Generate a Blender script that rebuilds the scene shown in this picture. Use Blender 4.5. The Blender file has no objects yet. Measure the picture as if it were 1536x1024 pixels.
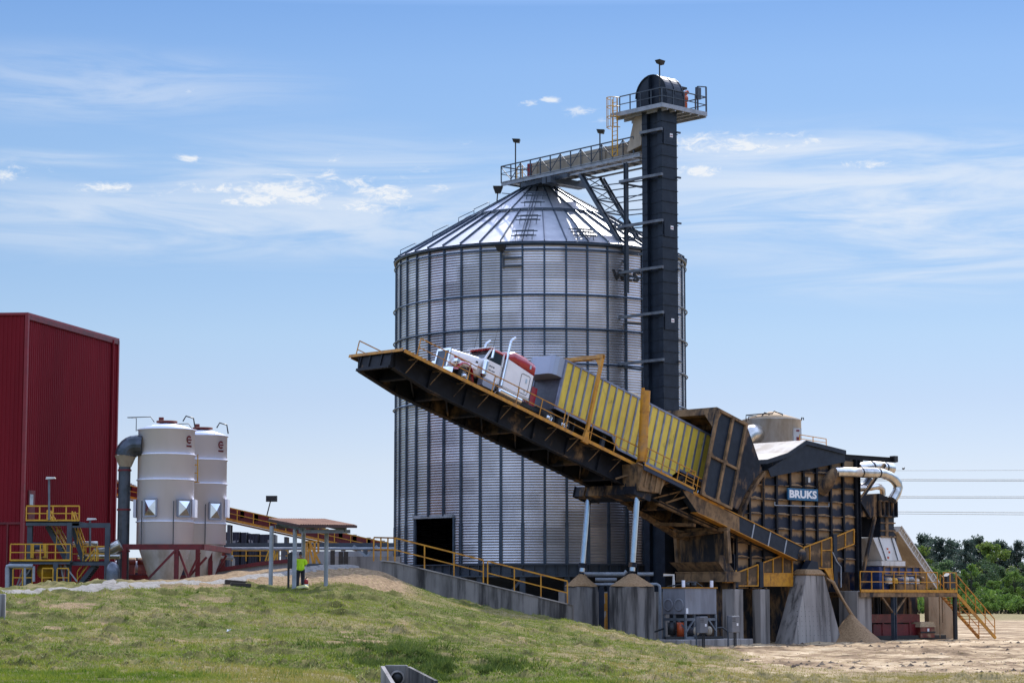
import bpy, bmesh, math, random
import numpy as np
from mathutils import Matrix, Vector
from mathutils import noise as mnoise
random.seed(7); rng = np.random.default_rng(11)
R = math.radians; pi = math.pi
sc = bpy.context.scene; COL = sc.collection
# ---------------------------------------------------------------- camera model
F = 3400.0; ZC = 2.9; TH = math.atan(388 / F)
CAM = Vector((0, 0, ZC))
def ray(px, py):
    a = (px - 768) / F; b = (512 - py) / F
    return Vector((a, math.cos(TH) - b * math.sin(TH), math.sin(TH) + b * math.cos(TH)))
def GP(px, py, Y):                      # world point at depth Y
    d = ray(px, py); return CAM + d * (Y / d.y)
PSI = R(43.0)
U = Vector((math.cos(PSI), math.sin(PSI), 0)); BV = Vector((-math.sin(PSI), math.cos(PSI), 0)); ZV = Vector((0, 0, 1))
O = Vector((-6.36, 133, 0))
def basis(x, y, z, o):
    return Matrix(((x.x, y.x, z.x, o.x), (x.y, y.y, z.y, o.y), (x.z, y.z, z.z, o.z), (0, 0, 0, 1)))
FM = basis(U, BV, ZV, O)                # plant frame: a along the dumper, b to its far side, z up
def FP(px, py, b=0.0):                  # plant-frame point on the plane b = const
    d = ray(px, py); t = (b - (CAM - O).dot(BV)) / d.dot(BV); P = CAM + d * t
    return Vector(((P - O).dot(U), b, P.z))
def FA(px, py, a):                      # plant-frame point on the plane a = const
    d = ray(px, py); t = (a - (CAM - O).dot(U)) / d.dot(U); P = CAM + d * t
    return Vector((a, (P - O).dot(BV), P.z))
PIT = R(16.8)
SV = (U * math.cos(PIT) - ZV * math.sin(PIT)); NV = (U * math.sin(PIT) + ZV * math.cos(PIT))
DM = basis(SV, BV, NV, O + Vector((0, 0, ZC + 14.69)))   # deck frame: s downhill, t across, h off the deck

# ---------------------------------------------------------------- mesh builder
MW = {}
class MB:
    def __init__(s, M=None):
        s.v = []; s.f = []; s.s = []; s.M = M or Matrix.Identity(4)
    def add(s, vs, fs, smooth=False):
        o = len(s.v); s.v += [s.M @ Vector(p) for p in vs]
        s.f += [tuple(i + o for i in f) for f in fs]; s.s += [smooth] * len(fs); return s
    def hexa(s, p, smooth=False):       # 8 points: bottom 4, top 4
        return s.add(p, [(3, 2, 1, 0), (4, 5, 6, 7), (0, 1, 5, 4), (1, 2, 6, 5), (2, 3, 7, 6), (3, 0, 4, 7)], smooth)
    def box(s, x0, x1, y0, y1, z0, z1):
        return s.hexa([(x0, y0, z0), (x1, y0, z0), (x1, y1, z0), (x0, y1, z0), (x0, y0, z1), (x1, y0, z1), (x1, y1, z1), (x0, y1, z1)])
    def bar(s, p, q, w, h=None, up=(0, 0, 1)):
        p = Vector(p); q = Vector(q); h = h or w; d = (q - p).normalized(); up = Vector(up)
        if abs(d.dot(up)) > .98: up = Vector((1, 0, 0)) if abs(d.x) < .9 else Vector((0, 1, 0))
        x = d.cross(up).normalized() * w / 2; y = x.cross(d).normalized() * h / 2
        return s.hexa([p - x - y, p + x - y, p + x + y, p - x + y, q - x - y, q + x - y, q + x + y, q - x + y])
    def prism(s, poly, ext, smooth=False):
        n = len(poly); e = Vector(ext); a = [Vector(p) for p in poly]; b = [p + e for p in a]
        fs = [tuple(range(n))[::-1], tuple(range(n, 2 * n))] + [(i, (i + 1) % n, n + (i + 1) % n, n + i) for i in range(n)]
        return s.add(a + b, fs, smooth)
    def tube(s, p, q, r, r2=None, n=12, cap=True, smooth=True):
        p = Vector(p); q = Vector(q); r2 = r if r2 is None else r2; d = (q - p).normalized()
        x = d.orthogonal().normalized(); y = d.cross(x); vs = []
        for c, rr in ((p, r), (q, r2)):
            vs += [c + (x * math.cos(2 * pi * i / n) + y * math.sin(2 * pi * i / n)) * rr for i in range(n)]
        s.add(vs, [(i, (i + 1) % n, n + (i + 1) % n, n + i) for i in range(n)], smooth)
        if cap: s.add(vs, [tuple(range(n))[::-1], tuple(range(n, 2 * n))])
        return s
    def path(s, pts, r, n=10, smooth=True):
        pts = [Vector(p) for p in pts]; m = len(pts); rs = r if isinstance(r, (list, tuple)) else [r] * m
        d0 = (pts[1] - pts[0]).normalized(); x = d0.orthogonal().normalized(); vs = []
        for i in range(m):
            d = (pts[min(i + 1, m - 1)] - pts[max(i - 1, 0)]).normalized()
            x = (x - d * x.dot(d)).normalized(); y = d.cross(x)
            vs += [pts[i] + (x * math.cos(2 * pi * k / n) + y * math.sin(2 * pi * k / n)) * rs[i] for k in range(n)]
        fs = [(i * n + k, i * n + (k + 1) % n, (i + 1) * n + (k + 1) % n, (i + 1) * n + k) for i in range(m - 1) for k in range(n)]
        s.add(vs, fs, smooth); s.add(vs, [tuple(range(n))[::-1], tuple(range((m - 1) * n, m * n))]); return s
    def lathe(s, prof, n=32, c=(0, 0, 0), a0=0, a1=2 * pi, smooth=True, axis='z'):
        full = abs(a1 - a0 - 2 * pi) < 1e-6; cols = n if full else n + 1; vs = []
        for r, z in prof:
            for i in range(cols):
                a = a0 + (a1 - a0) * i / n
                p = (r * math.cos(a), r * math.sin(a), z)
                if axis == 'y': p = (p[0], p[2], p[1])
                if axis == 'x': p = (p[2], p[0], p[1])
                vs.append((c[0] + p[0], c[1] + p[1], c[2] + p[2]))
        m = len(prof); fs = []
        for j in range(m - 1):
            for i in range(n):
                k = (i + 1) % cols
                fs.append((j * cols + i, j * cols + k, (j + 1) * cols + k, (j + 1) * cols + i))
        return s.add(vs, fs, smooth)
    def ibeam(s, p, q, h, w, t=.03, up=(0, 0, 1)):
        p = Vector(p); q = Vector(q); d = (q - p).normalized(); up = Vector(up)
        if abs(d.dot(up)) > .98: up = Vector((1, 0, 0))
        x = d.cross(up).normalized(); y = x.cross(d).normalized()
        o = y * (h / 2 - t / 2)
        s.bar(p + o, q + o, w, t, y); s.bar(p - o, q - o, w, t, y); s.bar(p, q, t, h - 2 * t, y); return s
    def rail(s, pts, h=1.1, sp=1.6, w=.05, up=(0, 0, 1), mids=(.5,), kick=0, ends=True):
        up = Vector(up); pts = [Vector(p) for p in pts]
        for i, (p, q) in enumerate(zip(pts, pts[1:])):
            L = (q - p).length; n = max(1, round(L / sp))
            for k in range(n + 1):
                if k == n and i < len(pts) - 2: continue
                c = p.lerp(q, k / n); s.bar(c, c + up * (h - w / 2), w * .9, None, (q - p))
            s.bar(p + up * h, q + up * h, w, None, up)
            for m in mids: s.bar(p + up * h * m, q + up * h * m, w * .8, None, up)
            if kick: s.bar(p + up * kick / 2, q + up * kick / 2, .02, kick, up)
        return s
    def stairs(s, p, q, width, side, n):   # stringers + treads from p (top) to q (bottom)
        p = Vector(p); q = Vector(q); side = Vector(side).normalized()
        for k in (0, 1):
            o = side * width * k; s.bar(p + o, q + o, .06, .26)
        for i in range(n):
            c = p.lerp(q, (i + .5) / n); d = (q - p); d.z = 0; d.normalize()
            s.bar(c + side * .04, c + side * (width - .04), .26, .04)
        return s
    def build(s, name, mat=None, parent=None, fix=True, bevel=0, mats=None, fmat=None):
        me = bpy.data.meshes.new(name)
        inv = MW[parent.name].inverted() if parent is not None else Matrix.Identity(4)
        me.from_pydata([tuple(inv @ p) for p in s.v], [], s.f)
        me.polygons.foreach_set('use_smooth', s.s)
        if fix and len(s.f) < 60000:
            bm = bmesh.new(); bm.from_mesh(me); bmesh.ops.recalc_face_normals(bm, faces=bm.faces)
            if bevel: bmesh.ops.bevel(bm, geom=[e for e in bm.edges if len(e.link_faces) == 2 and e.calc_face_angle(0) > .6], offset=bevel, segments=1, affect='EDGES', clamp_overlap=True)
            bm.to_mesh(me); bm.free()
        for m in ([mat] if mat else []) + (mats or []): me.materials.append(m)
        if fmat: me.polygons.foreach_set('material_index', fmat)
        me.update()
        o = bpy.data.objects.new(name, me); COL.objects.link(o)
        if parent is not None: o.parent = parent; MW[o.name] = MW[parent.name]
        else: MW[o.name] = Matrix.Identity(4)
        return o

def islands(s):
    par = list(range(len(s.v)))
    def find(a):
        while par[a] != a: par[a] = par[par[a]]; a = par[a]
        return a
    for f in s.f:
        r = find(f[0])
        for i in f[1:]: par[find(i)] = r
    out = {}
    for f, sm in zip(s.f, s.s): out.setdefault(find(f[0]), []).append((f, sm))
    return list(out.values())
def build_each(s, name, mat, parent):       # one object per separate piece
    for fs in islands(s):
        m = MB(); idx = {}
        for f, sm in fs:
            for i in f:
                if i not in idx: idx[i] = len(idx); m.v.append(s.v[i])
            m.f.append(tuple(idx[i] for i in f)); m.s.append(sm)
        o = m.build(name, mat, parent)
    return o

def tag(o, label=None, cat=None, group=None, kind=None):
    if label: o['label'] = label
    if cat: o['category'] = cat
    if group: o['group'] = group
    if kind: o['kind'] = kind
    return o
def thing(name, label, cat, M=None, group=None):
    if M is None: M = Matrix.Identity(4)
    elif isinstance(M, (Vector, tuple)): M = Matrix.Translation(M)
    o = bpy.data.objects.new(name, None); COL.objects.link(o); o.matrix_world = M; o.empty_display_size = .3
    MW[o.name] = M.copy(); return tag(o, label, cat, group)
def FT(a, b, z): return FM @ Matrix.Translation((a, b, z))
def own(mb, name, mat, label, cat, base, group=None, **k):        # a thing that is a single mesh, origin at its base
    base = Vector(base); inv = Matrix.Translation(-base); mb.v = [inv @ p for p in mb.v]
    o = mb.build(name, mat, **k); o.location = base; MW[o.name] = Matrix.Translation(base); return tag(o, label, cat, group)
def dup(o, loc=None, label=None, mw=None):
    def cp(x, par):
        c = x.copy(); COL.objects.link(c); c.parent = par; MW[c.name] = MW[x.name]
        for ch in [y for y in bpy.data.objects if y.parent == x]: cp(ch, c)
        return c
    kids = [y for y in bpy.data.objects if y.parent == o]
    c = o.copy(); COL.objects.link(c)
    for k in kids: cp(k, c)
    if loc is not None: c.location = loc
    if mw is not None: c.matrix_world = mw
    if label: c['label'] = label
    return c
def text(mb_name, body, size, M, mat, parent, depth=.02, bold=0.0, sx=1.0):
    cu = bpy.data.curves.new('t', 'FONT'); cu.body = body; cu.size = size; cu.extrude = depth; cu.offset = bold
    cu.align_x = 'CENTER'; cu.align_y = 'CENTER'; cu.resolution_u = 3
    to = bpy.data.objects.new('t', cu); COL.objects.link(to)
    dg = bpy.context.evaluated_depsgraph_get(); me = bpy.data.meshes.new_from_object(to.evaluated_get(dg))
    bpy.data.objects.remove(to); mb = MB(M @ Matrix.Diagonal((sx, 1, 1, 1)))
    mb.add([v.co for v in me.vertices], [tuple(p.vertices) for p in me.polygons])
    bpy.data.meshes.remove(me); return mb

# ---------------------------------------------------------------- materials
def nd(nt, t, **k):
    n = nt.nodes.new(t)
    for a, b in k.items(): setattr(n, a, b)
    return n
def pm(name, c, c2=None, rough=.6, metal=0., scale=1.5, lo=.4, hi=.65, stretch=(1, 1, 1), bump=0., bscale=8., dust=None, dust_up=0., dust_amt=.5, dscale=.6, rust=None, spec=.5, dstretch=(1, 1, 1), rvar=0.15, coat=0.):
    m = bpy.data.materials.new(name); m.use_nodes = True; nt = m.node_tree; L = nt.links.new
    bs = nt.nodes['Principled BSDF']; bs.inputs['Roughness'].default_value = rough; bs.inputs['Metallic'].default_value = metal
    bs.inputs['Specular IOR Level'].default_value = spec
    if coat: bs.inputs['Coat Weight'].default_value = coat; bs.inputs['Coat Roughness'].default_value = .08
    tc = nd(nt, 'ShaderNodeTexCoord')
    def noise(sc_, st, det=6):
        mp = nd(nt, 'ShaderNodeMapping'); mp.inputs['Scale'].default_value = st; L(tc.outputs['Object'], mp.inputs[0])
        n = nd(nt, 'ShaderNodeTexNoise'); n.inputs['Scale'].default_value = sc_; n.inputs['Detail'].default_value = det; n.inputs['Roughness'].default_value = .62
        L(mp.outputs[0], n.inputs[0]); return n.outputs['Fac']
    def ramp(v, a, b):
        r = nd(nt, 'ShaderNodeMapRange', interpolation_type='SMOOTHSTEP'); r.inputs[1].default_value = a; r.inputs[2].default_value = b
        L(v, r.inputs[0]); return r.outputs[0]
    def mix(f, a, b):
        x = nd(nt, 'ShaderNodeMix', data_type='RGBA'); L(f, x.inputs[0])
        for v, i in ((a, 6), (b, 7)):
            if isinstance(v, tuple): x.inputs[i].default_value = (*v, 1)
            else: L(v, x.inputs[i])
        return x.outputs[2]
    c2 = c2 or tuple(x * .72 for x in c)
    n1 = noise(scale, stretch); col = mix(ramp(n1, lo, hi), c, c2)
    if rust:
        col = mix(ramp(noise(2.1, (1, 1, .25)), .62, .75), col, rust)
    if dust:
        nz = noise(dscale, dstretch); f = ramp(nz, .62 - dust_amt * .35, .85 - dust_amt * .35)
        if dust_up:
            g = nd(nt, 'ShaderNodeNewGeometry'); sp = nd(nt, 'ShaderNodeSeparateXYZ'); L(g.outputs['Normal'], sp.inputs[0])
            up = ramp(sp.outputs['Z'], .25, .75); mm = nd(nt, 'ShaderNodeMath', operation='MULTIPLY'); mm.inputs[1].default_value = dust_up; L(up, mm.inputs[0])
            mx = nd(nt, 'ShaderNodeMath', operation='MAXIMUM'); L(f, mx.inputs[0]); L(mm.outputs[0], mx.inputs[1]); f = mx.outputs[0]
        col = mix(f, col, dust)
        rr = nd(nt, 'ShaderNodeMapRange'); rr.inputs[3].default_value = rough; rr.inputs[4].default_value = .95; L(f, rr.inputs[0]); L(rr.outputs[0], bs.inputs['Roughness'])
        if metal:
            r2 = nd(nt, 'ShaderNodeMapRange'); r2.inputs[3].default_value = metal; r2.inputs[4].default_value = 0; L(f, r2.inputs[0]); L(r2.outputs[0], bs.inputs['Metallic'])
    elif rvar:
        rr = nd(nt, 'ShaderNodeMapRange'); rr.inputs[3].default_value = max(.03, rough - rvar); rr.inputs[4].default_value = min(1, rough + rvar); L(noise(scale * 2.3, stretch), rr.inputs[0]); L(rr.outputs[0], bs.inputs['Roughness'])
    L(col, bs.inputs['Base Color'])
    if bump:
        b = nd(nt, 'ShaderNodeBump'); b.inputs['Strength'].default_value = bump; b.inputs['Distance'].default_value = .03
        L(noise(bscale, stretch, 8), b.inputs['Height']); L(b.outputs[0], bs.inputs['Normal'])
    return m
TAN = (.34, .20, .092); TAN2 = (.48, .32, .17)
NAVY = pm('navy_steel', (.006, .007, .010), (.011, .013, .019), rough=.55, dust=TAN, dust_up=.75, dust_amt=.10, dscale=.5, spec=.2)
NAVYC = pm('navy_clean', (.010, .016, .027), (.016, .024, .038), rough=.45, spec=.3)
NAVYD = pm('navy_dusty', (.009, .012, .019), (.016, .02, .03), rough=.55, dust=TAN, dust_up=.95, dust_amt=.42, dscale=1.0, dstretch=(1, 1, .4), spec=.2)
NAVYU = pm('navy_underside', (.006, .007, .010), (.011, .012, .017), rough=.6, dust=(.2, .12, .055), dust_up=.8, dust_amt=.3, dscale=.5, spec=.2)
TANM = pm('dusty_steel', (.27, .16, .075), (.12, .072, .035), rough=.9, scale=1.2, dust=(.018, .017, .02), dust_amt=.45, dscale=1.3, dstretch=(1, 1, .35), bump=.2)
YEL = pm('yellow_paint', (.56, .25, .012), (.40, .16, .01), rough=.45, scale=3, rust=(.13, .05, .015))
YELB = pm('bright_yellow_paint', (.62, .33, .015), (.50, .25, .015), rough=.45, scale=3)
ORANGE = pm('dusty_yellow_paint', (.56, .24, .012), (.36, .15, .02), rough=.5, scale=2, dust=TAN, dust_up=.6, dust_amt=.3)
GALV = pm('galvanised_sheet', (.50, .52, .55), (.36, .38, .42), rough=.36, metal=.85, scale=.35, lo=.3, hi=.7, stretch=(1, 1, .45), rvar=.1)
GALVD = pm('galvanised_stiffener', (.06, .085, .12), (.04, .058, .085), rough=.42, metal=.6, scale=2)
GALVR = pm('galvanised_roof', (.54, .55, .57), (.44, .45, .48), rough=.58, metal=.85, scale=.6, stretch=(1, 1, .3), rvar=.08)
SLATE = pm('blue_grey_steel', (.05, .065, .085), (.035, .045, .06), rough=.5)
GREYST = pm('grey_steel', (.17, .19, .21), (.11, .12, .14), rough=.5, metal=.3)
LGREY = pm('light_grey_steel', (.33, .35, .38), (.24, .26, .28), rough=.5, metal=.2)
BEIGE = pm('beige_paint', (.36, .30, .22), (.26, .21, .15), rough=.6, scale=.8, stretch=(1, 1, .4), rust=(.16, .08, .03))
WHITE = pm('white_paint', (.84, .84, .92), (.80, .80, .87), rough=.45, scale=.6, stretch=(1, 1, .25))
WHITED = pm('dusty_white_paint', (.62, .60, .57), (.46, .42, .36), rough=.5, scale=1.3, stretch=(1, 1, .3), dust=TAN2, dust_up=.9, dust_amt=.1)
CABW = pm('truck_white_paint', (.90, .85, .83), (.85, .80, .78), rough=.35, coat=.25, rvar=.05, dust=(.40, .33, .27), dust_amt=.08, dscale=1.6, dstretch=(1, 1, .5))
CABR = pm('truck_red_paint', (.42, .012, .02), (.34, .01, .015), rough=.22, coat=.6, rvar=.05)
CHROME = pm('chrome', (.75, .76, .78), (.65, .66, .68), rough=.12, metal=1, rvar=.05)
DUCT = pm('bright_duct', (.66, .64, .60), (.5, .47, .42), rough=.28, metal=1, scale=2, dust=TAN2, dust_amt=.12)
DUCTD = pm('dark_duct', (.08, .09, .11), (.05, .06, .07), rough=.35, metal=.6)
BLACK = pm('black_paint', (.012, .012, .013), (.02, .02, .02), rough=.5)
RUBBER = pm('rubber', (.014, .014, .014), (.03, .026, .022), rough=.85, scale=5)
GLASS = pm('dark_glass', (.012, .015, .018), (.018, .02, .024), rough=.06, rvar=0)
REDW = pm('red_cladding', (.215, .012, .020), (.15, .009, .015), rough=.65, scale=.25, lo=.3, hi=.7, stretch=(1, 1, .15), spec=.12)
REDT = pm('red_trim', (.24, .012, .02), (.20, .01, .016), rough=.4)
REDS = pm('red_steel', (.15, .008, .012), (.09, .006, .01), rough=.5)
REDP = pm('red_machine_paint', (.19, .022, .018), (.11, .014, .012), rough=.45, dust=TAN2, dust_up=.9, dust_amt=.2)
ORRED = pm('orange_motor_paint', (.5, .09, .02), (.4, .06, .015), rough=.45)
CONC = pm('concrete', (.36, .32, .285), (.22, .19, .17), rough=.85, scale=.8, lo=.35, hi=.7, stretch=(1, 1, .16), bump=.25, bscale=3, dust=(.07, .062, .055), dust_amt=.45, dscale=1.3, dstretch=(1.3, 1.3, .08))
CONCW = pm('weathered_concrete', (.24, .22, .20), (.13, .12, .11), rough=.9, scale=.9, lo=.35, hi=.7, stretch=(1, 1, .3), bump=.3, bscale=3, dust=(.03, .027, .025), dust_amt=.62, dscale=1.2, dstretch=(1.2, 1.2, .12))
CHIPS = pm('sawdust', (.36, .22, .11), (.24, .14, .065), rough=1, scale=9, bump=.8, bscale=14)
CHIPL = pm('pale_chips', (.55, .42, .27), (.4, .28, .16), rough=1, scale=12, bump=.8, bscale=20)
TRY = pm('trailer_yellow', (.76, .55, .075), (.64, .45, .06), rough=.4, scale=1.4, stretch=(1, 1, .5), dust=(.10, .085, .05), dust_amt=.16, dscale=.9, dstretch=(1, 1, .8))
TRP = pm('trailer_post', (.26, .28, .36), (.18, .19, .25), rough=.4, metal=.5)
ALU = pm('aluminium_sheet', (.34, .36, .42), (.30, .32, .38), rough=.42, metal=.45, scale=.4, rvar=.05)
SIGNB = pm('sign_blue', (.015, .12, .24), (.012, .09, .19), rough=.4)
SIGNW = pm('sign_white', (.8, .8, .8), (.72, .72, .72), rough=.5)
HIVIS = pm('hi_vis_cloth', (.58, .9, .02), (.48, .78, .02), rough=.8, scale=6, bump=.3, bscale=10)
DENIM = pm('dark_trousers', (.015, .017, .025), (.025, .027, .038), rough=.85, scale=8)
TRFRONT = pm('trailer_front_sheet', (.075, .08, .10), (.05, .054, .07), rough=.5, metal=.2)
SKIN = pm('skin', (.30, .15, .09), (.26, .12, .07), rough=.55)
WOOD = pm('old_timber', (.06, .045, .035), (.035, .028, .022), rough=.9, scale=6, stretch=(1, 5, 5), bump=.4)
ROOFM = pm('brown_metal_roof', (.30, .16, .10), (.22, .11, .075), rough=.85, scale=1.2, spec=.1)
FASCIA = pm('maroon_fascia', (.06, .022, .022), (.045, .018, .018), rough=.5)
LAMP = pm('lamp_lens', (.5, .5, .48), (.45, .45, .42), rough=.2)
BLUEP = pm('blue_machine_paint', (.02, .05, .16), (.015, .03, .1), rough=.45, dust=TAN2, dust_up=.9, dust_amt=.25)
GREYBOX = pm('grey_cabinet', (.16, .16, .17), (.12, .12, .125), rough=.5)
TANKG = pm('grey_tank_paint', (.24, .245, .27), (.17, .17, .19), rough=.5, scale=1.2, stretch=(1, 1, .2), rust=(.12, .08, .03))
DBLUE = pm('dark_blue_paint', (.012, .022, .05), (.008, .014, .03), rough=.45)
MESHP = pm('guard_mesh_panel', (.09, .055, .025), (.06, .035, .018), rough=.8, dust=TAN, dust_amt=.3, dscale=1.2)
# ---------------------------------------------------------------- camera, light, sky
cam = bpy.data.cameras.new('camera'); co = bpy.data.objects.new('camera', cam); COL.objects.link(co)
cam.sensor_width = 36; cam.lens = F / 1536 * 36; cam.clip_end = 20000; cam.clip_start = .5
co.location = CAM; co.rotation_euler = (pi / 2 + TH, 0, 0); sc.camera = co
SUN = Vector((.195, .715, .67)).normalized()
EL = math.asin(SUN.z); AZ = math.atan2(SUN.x, SUN.y)
sl = bpy.data.lights.new('sun', 'SUN'); so = bpy.data.objects.new('sun', sl); COL.objects.link(so)
sl.energy = 4.4; sl.angle = R(.5); sl.color = (1, .955, .88); so.rotation_euler = SUN.to_track_quat('Z', 'Y').to_euler(); so.location = (30, 60, 90)
w = bpy.data.worlds.new('World'); sc.world = w; w.use_nodes = True; nt = w.node_tree; L = nt.links.new
bg = nt.nodes['Background']; bg.inputs['Strength'].default_value = .12
sky = nd(nt, 'ShaderNodeTexSky', sky_type='NISHITA', sun_disc=False, sun_elevation=EL, sun_rotation=AZ, altitude=50, air_density=1.0, dust_density=.15, ozone_density=2.0)
tc = nd(nt, 'ShaderNodeTexCoord'); sp = nd(nt, 'ShaderNodeSeparateXYZ'); L(tc.outputs['Generated'], sp.inputs[0])
def mth(op, a, b=None, c=None):
    n = nd(nt, 'ShaderNodeMath', operation=op)
    for i, v in enumerate((a, b, c)):
        if v is None: continue
        if isinstance(v, (int, float)): n.inputs[i].default_value = v
        else: L(v, n.inputs[i])
    return n.outputs[0]
def mrange(v, a, b, c=0., d=1.):
    n = nd(nt, 'ShaderNodeMapRange', interpolation_type='SMOOTHSTEP'); L(v, n.inputs[0])
    for i, x in enumerate((a, b, c, d)): n.inputs[i + 1].default_value = x
    return n.outputs[0]
az = mth('ARCTAN2', sp.outputs['X'], sp.outputs['Y']); el = mth('ARCSINE', sp.outputs['Z'])
def cnoise(kx, ky, det, rough, off=0., dist=0.):
    c = nd(nt, 'ShaderNodeCombineXYZ'); L(mth('MULTIPLY', az, kx), c.inputs[0]); L(mth('MULTIPLY', el, ky), c.inputs[1]); c.inputs[2].default_value = off
    n = nd(nt, 'ShaderNodeTexNoise'); n.inputs['Scale'].default_value = 1; n.inputs['Detail'].default_value = det; n.inputs['Roughness'].default_value = rough; n.inputs['Distortion'].default_value = dist
    L(c.outputs[0], n.inputs[0]); return n.outputs['Fac']
ae = nd(nt, 'ShaderNodeCombineXYZ'); L(az, ae.inputs[0]); L(el, ae.inputs[1])
def blob(px, py, rx, ry, amp):
    d = ray(px, py).normalized(); a0 = math.atan2(d.x, d.y); e0 = math.asin(d.z); ma = nd(nt, 'ShaderNodeVectorMath', operation='MULTIPLY_ADD')
    L(ae.outputs[0], ma.inputs[0]); sx_, sy_ = F / rx, F / ry; ma.inputs[1].default_value = (sx_, sy_, 0); ma.inputs[2].default_value = (-a0 * sx_, -e0 * sy_, 0)
    ln = nd(nt, 'ShaderNodeVectorMath', operation='LENGTH'); L(ma.outputs[0], ln.inputs[0]); return mrange(ln.outputs['Value'], 2.1, .1, 0, amp)
def group(bl):
    v = blob(*bl[0])
    for b in bl[1:]: v = mth('MAXIMUM', v, blob(*b))
    return v
puffs = group([(280, 238, 20, 8, .9), (160, 281, 42, 8, .9), (14, 258, 50, 12, .8), (240, 287, 20, 7, .7), (345, 286, 60, 11, .95), (430, 287, 60, 20, 1), (390, 301, 80, 9, .85), (490, 263, 22, 11, .8), (575, 291, 44, 22, 1), (540, 273, 34, 9, .8), (530, 312, 30, 8, .7), (635, 258, 18, 7, .7), (655, 281, 22, 9, .7), (690, 295, 20, 6, .6), (793, 156, 17, 5, 1), (825, 150, 13, 5, 1), (868, 169, 28, 8, .85), (905, 178, 16, 5, .6), (705, 213, 20, 4, .55), (500, 238, 16, 7, .6), (285, 138, 18, 5, .45), (1060, 210, 90, 13, .8), (1100, 221, 80, 9, .75), (1170, 202, 40, 6, .85), (1220, 212, 16, 5, .8), (1046, 256, 46, 8, 1), (1300, 246, 34, 6, .9), (1215, 290, 14, 4, .5)])
veils = group([(1300, 300, 420, 70, .5), (1250, 225, 260, 22, .45), (1420, 390, 260, 40, .4), (350, 330, 420, 45, .4), (80, 240, 130, 10, .4), (500, 290, 260, 60, .4), (150, 130, 220, 40, .25)])
pn = cnoise(95, 230, 10, .72, 4.7, .5); vn = cnoise(9, 70, 8, .6, 2.2, 1.0)
cp_ = mrange(mth('ADD', mth('MULTIPLY', puffs, .78), mth('MULTIPLY', mth('SUBTRACT', pn, .5), 3.2)), .32, 1.25)
cv_ = mth('MULTIPLY', mrange(vn, .30, .66, 0, 1.35), veils)
cl = mth('MINIMUM', mth('ADD', mth('MULTIPLY', cp_, mth('MINIMUM', mth('MULTIPLY', puffs, 1.6), .85)), cv_), .92)
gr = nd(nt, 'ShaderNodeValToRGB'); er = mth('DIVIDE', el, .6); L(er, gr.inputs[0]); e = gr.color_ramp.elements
RAT = [(890, 0.632, 0.796, 1.352), (800, 0.683, 0.753, 1.13), (700, 0.779, 0.762, 0.964), (600, 0.769, 0.751, 0.916), (505, 0.781, 0.798, 0.916), (400, 0.728, 0.788, 0.918), (250, 0.802, 0.869, 0.971), (100, 0.742, 0.853, 1.007), (10, 0.634, 0.787, 0.994), (None, 8.6, 6.6, 5.6)]  # last stop brightens the unseen overhead sky, added to lift the shaded faces
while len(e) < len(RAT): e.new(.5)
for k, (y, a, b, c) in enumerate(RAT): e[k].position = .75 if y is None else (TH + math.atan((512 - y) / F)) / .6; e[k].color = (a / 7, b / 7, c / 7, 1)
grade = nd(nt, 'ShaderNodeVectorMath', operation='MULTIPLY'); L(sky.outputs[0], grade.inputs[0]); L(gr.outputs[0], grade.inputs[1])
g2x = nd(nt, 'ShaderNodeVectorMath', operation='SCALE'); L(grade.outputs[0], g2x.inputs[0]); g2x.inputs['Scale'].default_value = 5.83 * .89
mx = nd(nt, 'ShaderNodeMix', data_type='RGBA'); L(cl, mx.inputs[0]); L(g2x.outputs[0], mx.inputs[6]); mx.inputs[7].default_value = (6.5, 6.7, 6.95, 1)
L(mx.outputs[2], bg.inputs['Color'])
sc.view_settings.view_transform = 'Standard'; sc.view_settings.look = 'None'; sc.view_settings.exposure = 0.2; sc.view_settings.gamma = 1

# ---------------------------------------------------------------- terrain
def T(py, Y): return ZC + (900 - py) * Y / F
PX = [-900, -300, 0, 200, 400, 520, 570, 620, 700, 860, 1000, 1150, 1350, 1536, 2400]
YS = [0, 30, 50, 60, 80, 95, 100, 106, 112, 119, 126, 132, 140, 150, 170]
PYT = {  # screen row of the ground at depth Y: 50 60 80 95 100 106 112 119 126
    -900: (1010, 1000, 950, 897, 888, 884, 884, 886, 888), -300: (1010, 1000, 950, 897, 889, 885, 885, 887, 889),
    0: (1010, 1001, 950, 899, 888, 884, 884, 887, 889), 200: (1010, 1002, 957, 910, 896, 881, 872, 874, 878),
    400: (1011, 1004, 962, 918, 906, 894, 882, 863, 853), 520: (1020, 1010, 966, 926, 914, 899, 885, 864, 847),
    570: (1036, 1014, 969, 930, 919, 905, 891, 871, 852), 620: (1040, 1018, 973, 935, 925, 913, 902, 889, 878),
    700: (1036, 1016, 978, 947, 938, 929, 921, 912, 904), 860: (1020, 1016, 992, 968, 961, 953, 946, 938, 933),
    1000: (1026, 1026, 1006, 984, 979, 975, 972, 970, 972), 1150: (1036, 1036, 1018, 997, 992, 987, 985, 983, 978.3),
    1350: (1070, 1064, 1023, 1004, 998.6, 993, 988, 982.8, 978.3), 1536: (1090, 1064, 1023, 1004, 998.6, 993, 988, 982.8, 978.3), 2400: (1090, 1064, 1023, 1004, 998.6, 993, 988, 982.8, 978.3)}
tab = np.zeros((len(PX), len(YS)))
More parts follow.
